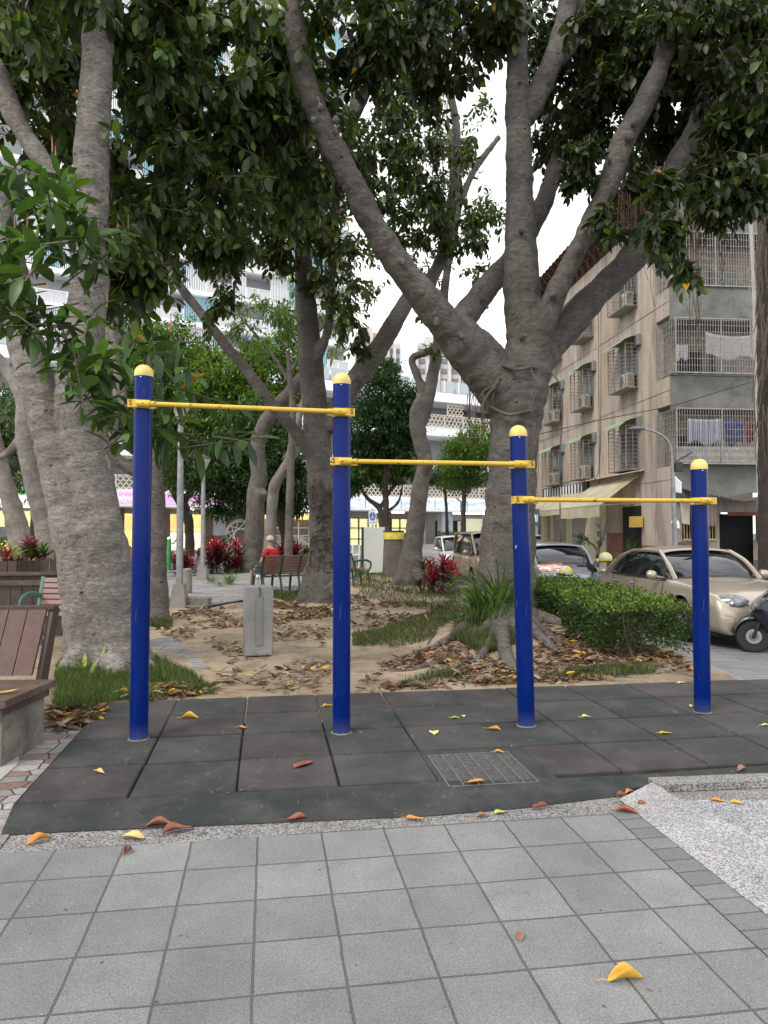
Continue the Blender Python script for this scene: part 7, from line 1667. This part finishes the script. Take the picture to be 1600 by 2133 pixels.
# ================================================================ people
def person(name, loc, rz, label, joints, edges, radii, skin_c, parts, hair_c, head, hair_scale=1.0):
    """one skinned body mesh over connected joints; clothes are skinned shells over the same joints"""
    root = empty(name, loc, rz, label, 'person')
    def skinned(nm, js, es, rad, mat, par, sub=2):
        idx = {j: i for i, j in enumerate(js)}
        me = bpy.data.meshes.new(nm); me.from_pydata([joints[j] for j in js], [(idx[a], idx[b]) for a, b in es], []); me.materials.append(mat)
        o = bpy.data.objects.new(nm, me); COL.objects.link(o); o.parent = par
        sk = o.modifiers.new('skin', 'SKIN'); sk.use_smooth_shade = True
        for j in js:
            v = me.skin_vertices[0].data[idx[j]]; q = rad[j]; v.radius = q if hasattr(q, '__len__') else (q, q); v.use_root = (j == js[0])
        s = o.modifiers.new('sub', 'SUBSURF'); s.levels = s.render_levels = sub
        return o
    js = list(joints); body = skinned('body', js, edges, radii, skin_c, root)
    for nm, jl, extra, mat in parts:
        es = [(a, b) for a, b in edges if a in jl and b in jl]; rd = {}
        for j in jl: q = radii[j]; q = q if hasattr(q, '__len__') else (q, q); rd[j] = (q[0]+extra, q[1]+extra)
        skinned(nm, jl, es, rd, mat, root)
    return root, body
M['skin'] = plain('skin', (.42,.24,.16), .55, .12, 12)
# seated person in red: looks along +y locally (away to the left in the picture)
J = {'pelvis':(0,-.02,.53),'belly':(0,-.05,.66),'chest':(0,-.06,.86),'neck0':(0,-.05,.99),'neck':(0,-.02,1.06),'head0':(0,.01,1.13),'head1':(0,.015,1.22),
 'shL':(-.17,-.06,.95),'elL':(-.25,.02,.70),'wrL':(-.14,.22,.64),'haL':(-.10,.28,.63),'shR':(.17,-.06,.95),'elR':(.24,.03,.70),'wrR':(.13,.22,.63),'haR':(.08,.28,.62),
 'hiL':(-.09,.02,.50),'knL':(-.12,.46,.50),'anL':(-.14,.50,.11),'heL':(-.14,.49,.05),'toL':(-.15,.66,.04),'hiR':(.09,.02,.50),'knR':(.13,.42,.49),'anR':(.15,.36,.11),'heR':(.15,.35,.05),'toR':(.16,.52,.04)}
E = [('pelvis','belly'),('belly','chest'),('chest','neck0'),('neck0','neck'),('neck','head0'),('head0','head1'),('neck0','shL'),('shL','elL'),('elL','wrL'),('wrL','haL'),('neck0','shR'),('shR','elR'),('elR','wrR'),('wrR','haR'),('pelvis','hiL'),('hiL','knL'),('knL','anL'),('anL','heL'),('heL','toL'),('pelvis','hiR'),('hiR','knR'),('knR','anR'),('anR','heR'),('heR','toR')]
RR = {'pelvis':(.15,.12),'belly':(.14,.11),'chest':(.155,.11),'neck0':(.08,.07),'neck':.05,'head0':(.062,.075),'head1':(.07,.085),'shL':.062,'elL':.042,'wrL':.028,'haL':(.035,.018),'shR':.062,'elR':.042,'wrR':.028,'haR':(.035,.018),'hiL':.085,'knL':.06,'anL':.036,'heL':.04,'toL':.035,'hiR':.085,'knR':.06,'anR':.036,'heR':.04,'toR':.035}
shirt = plain('red shirt', (.42,.012,.018), .85, .2, 8); shorts = plain('navy shorts', (.03,.04,.07), .85, .2, 8); shoe = plain('teal shoes', (.06,.22,.27), .6, .4, 14)
J2 = dict(J); J2['slL'] = (-.215,-.02,.82); J2['slR'] = (.215,-.02,.82)
pr, body = person('person', (0,0,0), 0, 'white haired person in red shirt and dark shorts seated on the slatted bench', J, E, RR, M['skin'], [
  ('shorts', ['pelvis','hiL','hiR'], .02, shorts)], None, None)
def skinobj(nm, pts, es, rad, mat, par, sub=2):
    me = bpy.data.meshes.new(nm); me.from_pydata(pts, es, []); me.materials.append(mat); o = bpy.data.objects.new(nm, me); COL.objects.link(o); o.parent = par
    sk = o.modifiers.new('skin','SKIN'); sk.use_smooth_shade = True
    for i, q in enumerate(rad): v = me.skin_vertices[0].data[i]; v.radius = q if hasattr(q,'__len__') else (q,q); v.use_root = (i == 0)
    s = o.modifiers.new('sub','SUBSURF'); s.levels = s.render_levels = sub; return o
skinobj('shirt', [(0,-.02,.50),(0,-.05,.66),(0,-.06,.86),(0,-.05,.985),(-.17,-.06,.955),(-.215,-.015,.80),(.17,-.06,.955),(.215,-.015,.80)], [(0,1),(1,2),(2,3),(3,4),(4,5),(3,6),(6,7)], [(.18,.145),(.165,.135),(.175,.13),(.095,.085),.078,.066,.078,.066], shirt, pr)
skinobj('shorts', [(0,.0,.50),(-.09,.10,.505),(-.115,.34,.505),(.09,.10,.505),(.12,.31,.50)], [(0,1),(1,2),(0,3),(3,4)], [(.15,.10),.10,.085,.10,.085], shorts, pr)
bpy.data.objects.remove([o for o in bpy.data.objects if o.name == 'shorts' and o.parent == pr][0])
for s, (hx, hy, tx, ty) in ((-1,(-.14,.47,-.15,.68)),(1,(.15,.33,.16,.54))): skinobj('shoe', [(hx,hy,.055),((hx+tx)/2,(hy+ty)/2,.05),(tx,ty,.04)], [(0,1),(1,2)], [(.045,.055),(.045,.045),(.042,.032)], shoe, pr)
hair = plain('white hair', (.42,.40,.375), .8, .25, 60)
mb = MB(); mb.sphere((0,-.022,1.243), .102, 18, .86, 1.05, .95, zmin=-.28); o = mb.build('hair', hair, pr, 180)
mb = MB()
for s in (-1,1): mb.sphere((s*.078,.012,1.19), .026, 8, .4, .7, 1.1)
mb.sphere((0,.10,1.185), .018, 8, .8, 1.1, 1.2); mb.build('face', M['skin'], pr, 180)
mb = MB(); [mb.sphere((s*.03,.083,1.205), .008, 6) for s in (-1,1)]; mb.build('eyes', M['black'], pr)
# fingers curled on the lap
for s in (-1, 1):
    for k in range(4):
        x = s*(.10-.018*k if s < 0 else .08-.0+.0*k) if False else (s*.085+(k-1.5)*.017)
        mb = MB(); mb.tube([(x,.285,.628),(x,.325,.622),(x-.0,.345,.606)], [.009,.008,.006], 6); mb.build('finger', M['skin'], pr)
    mb = MB(); mb.tube([(s*.085-s*.035,.265,.635),(s*.085-s*.055,.295,.632),(s*.085-s*.05,.32,.622)], [.011,.009,.007], 6); mb.build('thumb', M['skin'], pr)
pr.location = (-2.33-.42*math.cos(R(36)), 17.6-.42*math.sin(R(36)), .105); pr.rotation_euler = (0,0,R(52))
# person in the yellow shirt far left, standing; and the person behind the orange bench
def standing(loc, rz, label, top, bottom, hairm, seat=False):
    J = {'pelvis':(0,0,.92),'belly':(0,.01,1.08),'chest':(0,0,1.28),'neck0':(0,0,1.42),'neck':(0,0,1.50),'head0':(0,.01,1.57),'head1':(0,.015,1.66),
     'shL':(-.18,0,1.38),'elL':(-.23,-.02,1.12),'wrL':(-.22,.08,.90),'haL':(-.21,.10,.80),'shR':(.18,0,1.38),'elR':(.23,-.02,1.12),'wrR':(.22,.08,.90),'haR':(.21,.10,.80),
     'hiL':(-.09,0,.88),'knL':(-.10,.04,.50),'anL':(-.10,0,.09),'toL':(-.11,.14,.03),'hiR':(.09,0,.88),'knR':(.12,.02,.50),'anR':(.13,-.05,.09),'toR':(.14,.09,.03)}
    E = [('pelvis','belly'),('belly','chest'),('chest','neck0'),('neck0','neck'),('neck','head0'),('head0','head1'),('neck0','shL'),('shL','elL'),('elL','wrL'),('wrL','haL'),('neck0','shR'),('shR','elR'),('elR','wrR'),('wrR','haR'),('pelvis','hiL'),('hiL','knL'),('knL','anL'),('anL','toL'),('pelvis','hiR'),('hiR','knR'),('knR','anR'),('anR','toR')]
    RR = {'pelvis':(.14,.10),'belly':(.125,.09),'chest':(.145,.10),'neck0':(.08,.065),'neck':.05,'head0':(.06,.075),'head1':(.07,.085),'shL':.06,'elL':.042,'wrL':.028,'haL':(.03,.018),'shR':.06,'elR':.042,'wrR':.028,'haR':(.03,.018),'hiL':.085,'knL':.058,'anL':.038,'toL':.035,'hiR':.085,'knR':.058,'anR':.038,'toR':.035}
    root, b = person('person', loc, rz, label, J, E, RR, M['skin'], [('shirt', ['belly','chest','neck0','shL','elL','shR','elR'], .018, top), ('trousers', ['pelvis','hiL','knL','anL','hiR','knR','anR'], .018, bottom)], None, None)
    mb = MB(); mb.sphere((0,-.01,1.675), .106, 14, .88, 1.05, 1.0, zmin=-.5); mb.build('hair', hairm, root, 180)
    return root
blackhair = plain('dark hair', (.012,.01,.01), .6, .2, 20)
standing((P(61,1110,34).x, 34, -.18), R(160), 'person in a bright yellow shirt standing far off at the left', plain('yellow shirt', (.75,.62,.03), .8, .1, 5), plain('dark trousers', (.02,.02,.03), .8, .2, 5), blackhair)
standing((P(267,1110,27.5).x, 27.2, -.42), R(0), 'dark haired person in maroon behind the orange brown bench', plain('maroon top', (.14,.02,.04), .8, .2, 5), plain('dark trousers', (.02,.02,.03), .8, .2, 5), blackhair)
# ================================================================ fallen leaves on the paving
def fallen(px, py, L, c, rot, label, curl=.35, dz=.004, on=None, heart=False, group='fallen leaves on the paving'):
    g = G(px, py); g.z += dz + (TH if on == 'mat' else 0)
    t = empty('fallen_leaf', g, R(rot), label, 'leaf', group)
    mb = MB(); n, m = 10, 6; v = []
    for i in range(n+1):
        s = i/n; w = (.44 if not heart else .75)*L*(math.sin(math.pi*min(1, s**.8))**.85 if not heart else math.sin(math.pi*s**.55))*.5 + .0005
        for j in range(m+1):
            q = j/m*2-1; y = q*w; z = curl*abs(q)**1.6*w*1.25*(1+.5*math.sin(s*5+L*90)) + .03*L*math.sin(s*3.0) + (.05*L*math.sin(s*6+q*2+L*200))*.35 + .02*L
            v.append(((s-.5)*L, y*math.cos(curl*.9*abs(q)), max(z, .0005)))
    mb.add(v, [(i*(m+1)+j, (i+1)*(m+1)+j, (i+1)*(m+1)+j+1, i*(m+1)+j+1) for i in range(n) for j in range(m)])
    mt = leafm(c); o = mb.build('blade', mt, t, 180); sd_ = o.modifiers.new('t','SOLIDIFY'); sd_.thickness = .0008
    mb = MB(); mb.tube([(-.5*L,0,.004),(-.62*L,.02*L,.008),(-.78*L,.05*L,.004)], [.0016,.0014,.001], 5); mb.build('stalk', mt, t)
LM = {}
def leafm(c):
    if c in LM: return LM[c]
    cc = {'y':((.50,.27,.025),(.60,.38,.045)),'p':((.60,.56,.14),(.70,.68,.25)),'o':((.42,.17,.03),(.58,.27,.05)),'r':((.17,.05,.03),(.27,.09,.055)),'b':((.22,.10,.06),(.33,.17,.10)),'g':((.30,.36,.06),(.55,.55,.12)),'w':((.50,.30,.08),(.66,.48,.22))}[c]
    t = NT('leaf_'+c); n = t.noise(18, 5, .65); col = t.ramp(n, [(.35, cc[0]), (.65, cc[1])]); k = t.noise(55, 4, .7); col = t.mix(t.ramp(k, [(.66,0.0),(.72,.8)]), col, (.10,.05,.03))
    LM[c] = t.fin(col, .45, t.bump(t.noise(30, 4), .002)); return LM[c]
FL = [(1303,2044,.125,'y',8,'large folded orange yellow leaf on the pavers near the bottom edge',.9,None),
(80,1754,.12,'o',48,'orange curled leaf on the gravel strip near the left border',.7,None),(275,1747,.13,'w',172,'pale yellow brown leaf on the gravel strip left of the red pair',.35,None),
(332,1721,.13,'r',12,'dark red leaf, upper of a touching pair on the gravel strip',.6,None),(372,1732,.15,'r',26,'large dark red leaf, lower of a touching pair on the gravel strip',.6,None),
(268,1776,.075,'r',80,'small rolled brown red leaf on the first row of pavers',1.1,None),(619,1709,.11,'r',14,'dark red leaf on the edge of the rubber below the second post',.8,None),
(863,1708,.09,'o',-8,'orange brown leaf on the gravel strip left of the grate',.5,None),(1007,1702,.075,'b',22,'brown folded leaf below the drain grate',.6,None),(1042,1694,.08,'g',30,'yellow green leaf below the drain grate',.3,None),
(1125,1684,.10,'r',22,'crumpled red brown leaf on the gravel strip right of the grate',1.0,None),(1305,1694,.13,'r',-18,'long red brown leaf at the tip of the pale kerb',.5,None),(1345,1681,.09,'r',-12,'dark shrivelled leaf on top of the pale kerb',1.1,None),
(1298,1660,.08,'r',10,'red leaf at the edge of the rubber beside the kerb tip',.8,None),(1312,1652,.07,'o',35,'small orange leaf above the kerb tip',.6,None),(1497,1671,.08,'o',-15,'small orange brown leaf in the grey hollow',.5,None),(1537,1676,.08,'y',-12,'yellow leaf in the grey hollow at the right',.5,None),
(1545,1614,.10,'b',50,'grey brown leaf on the rubber near the right border',.6,'mat'),(632,1606,.16,'r',48,'large red brown leaf lying on the front row of rubber tiles',.25,'mat'),(395,1506,.13,'y',5,'yellow leaf on the second back row right of the leftmost post',.8,'mat'),
(505,1527,.075,'o',-4,'small orange leaf on the rubber in the middle of the left half',.4,'mat'),(208,1622,.08,'w',-28,'small tan leaf on the front left rubber tile',.6,'mat'),(683,1481,.09,'y',20,'yellow orange leaf touching the left side of the second post',.8,'mat'),
(904,1538,.09,'p',-92,'pale yellow heart shaped leaf left of the third post',.2,'mat'),(965,1502,.055,'p',-85,'small pale heart shaped leaf farther back than the larger heart',.2,'mat'),(949,1506,.07,'g',8,'greenish leaf touching the small heart shaped leaf',.4,'mat'),
(1029,1531,.11,'o',-30,'broad orange leaf just left of the third post foot',.7,'mat'),(1222,1504,.08,'p',8,'pale yellow leaf on the rubber between the third and fourth posts',.6,'mat'),(1387,1539,.09,'y',2,'yellow leaf on the rubber left of the fourth post foot',.5,'mat'),
(1440,1480,.06,'p',60,'pale leaf leaning at the foot of the fourth post',.5,'mat'),(1421,1431,.09,'p',12,'pale yellow leaf near the back edge of the rubber',.4,'mat'),(1597,1522,.07,'p',0,'pale yellow leaf cut by the right border',.4,'mat'),
(992,1642,.10,'o',18,'orange leaf lying on the near bars of the drain grate',.4,'mat'),(1040,1579,.07,'y',0,'yellow brown leaf caught in the far corner of the drain grate',.5,'mat'),(1083,1953,.06,'b',85,'small brown leaf on the pavers below the centre right',.4,None),
(250,1452,.15,'y',178,'big orange yellow leaf at the grass edge left of the first post',.7,'mat'),(325,1453,.13,'w',5,'pale leaf at the grass edge right of the first post',.4,'mat'),(368,1450,.15,'y',25,'long yellow leaf standing up at the back edge of the rubber',.4,'mat')]
for px, py, l, c, rt_, lab, cu, on in FL: fallen(px, py, l, c, rt_, lab, cu, .004, on, heart='heart' in lab and 'touching' not in lab)
# a yellow leaf on the bench seat
t = empty('fallen_leaf', (-2.40, 4.72, .492), R(25), 'long yellow leaf lying on the wooden bench seat', 'leaf'); mb = MB(); mb.add([(-.09,0,0),(-.02,-.02,.006),(.05,-.018,.01),(.09,.0,.02),(.05,.018,.012),(-.02,.018,.006)], [(0,1,2,3,4,5)]); mb.build('blade', leafm('y'), t); mb = MB(); mb.tube([(-.09,0,.002),(-.13,-.005,.004)],.0015,5); mb.build('stalk', leafm('y'), t)
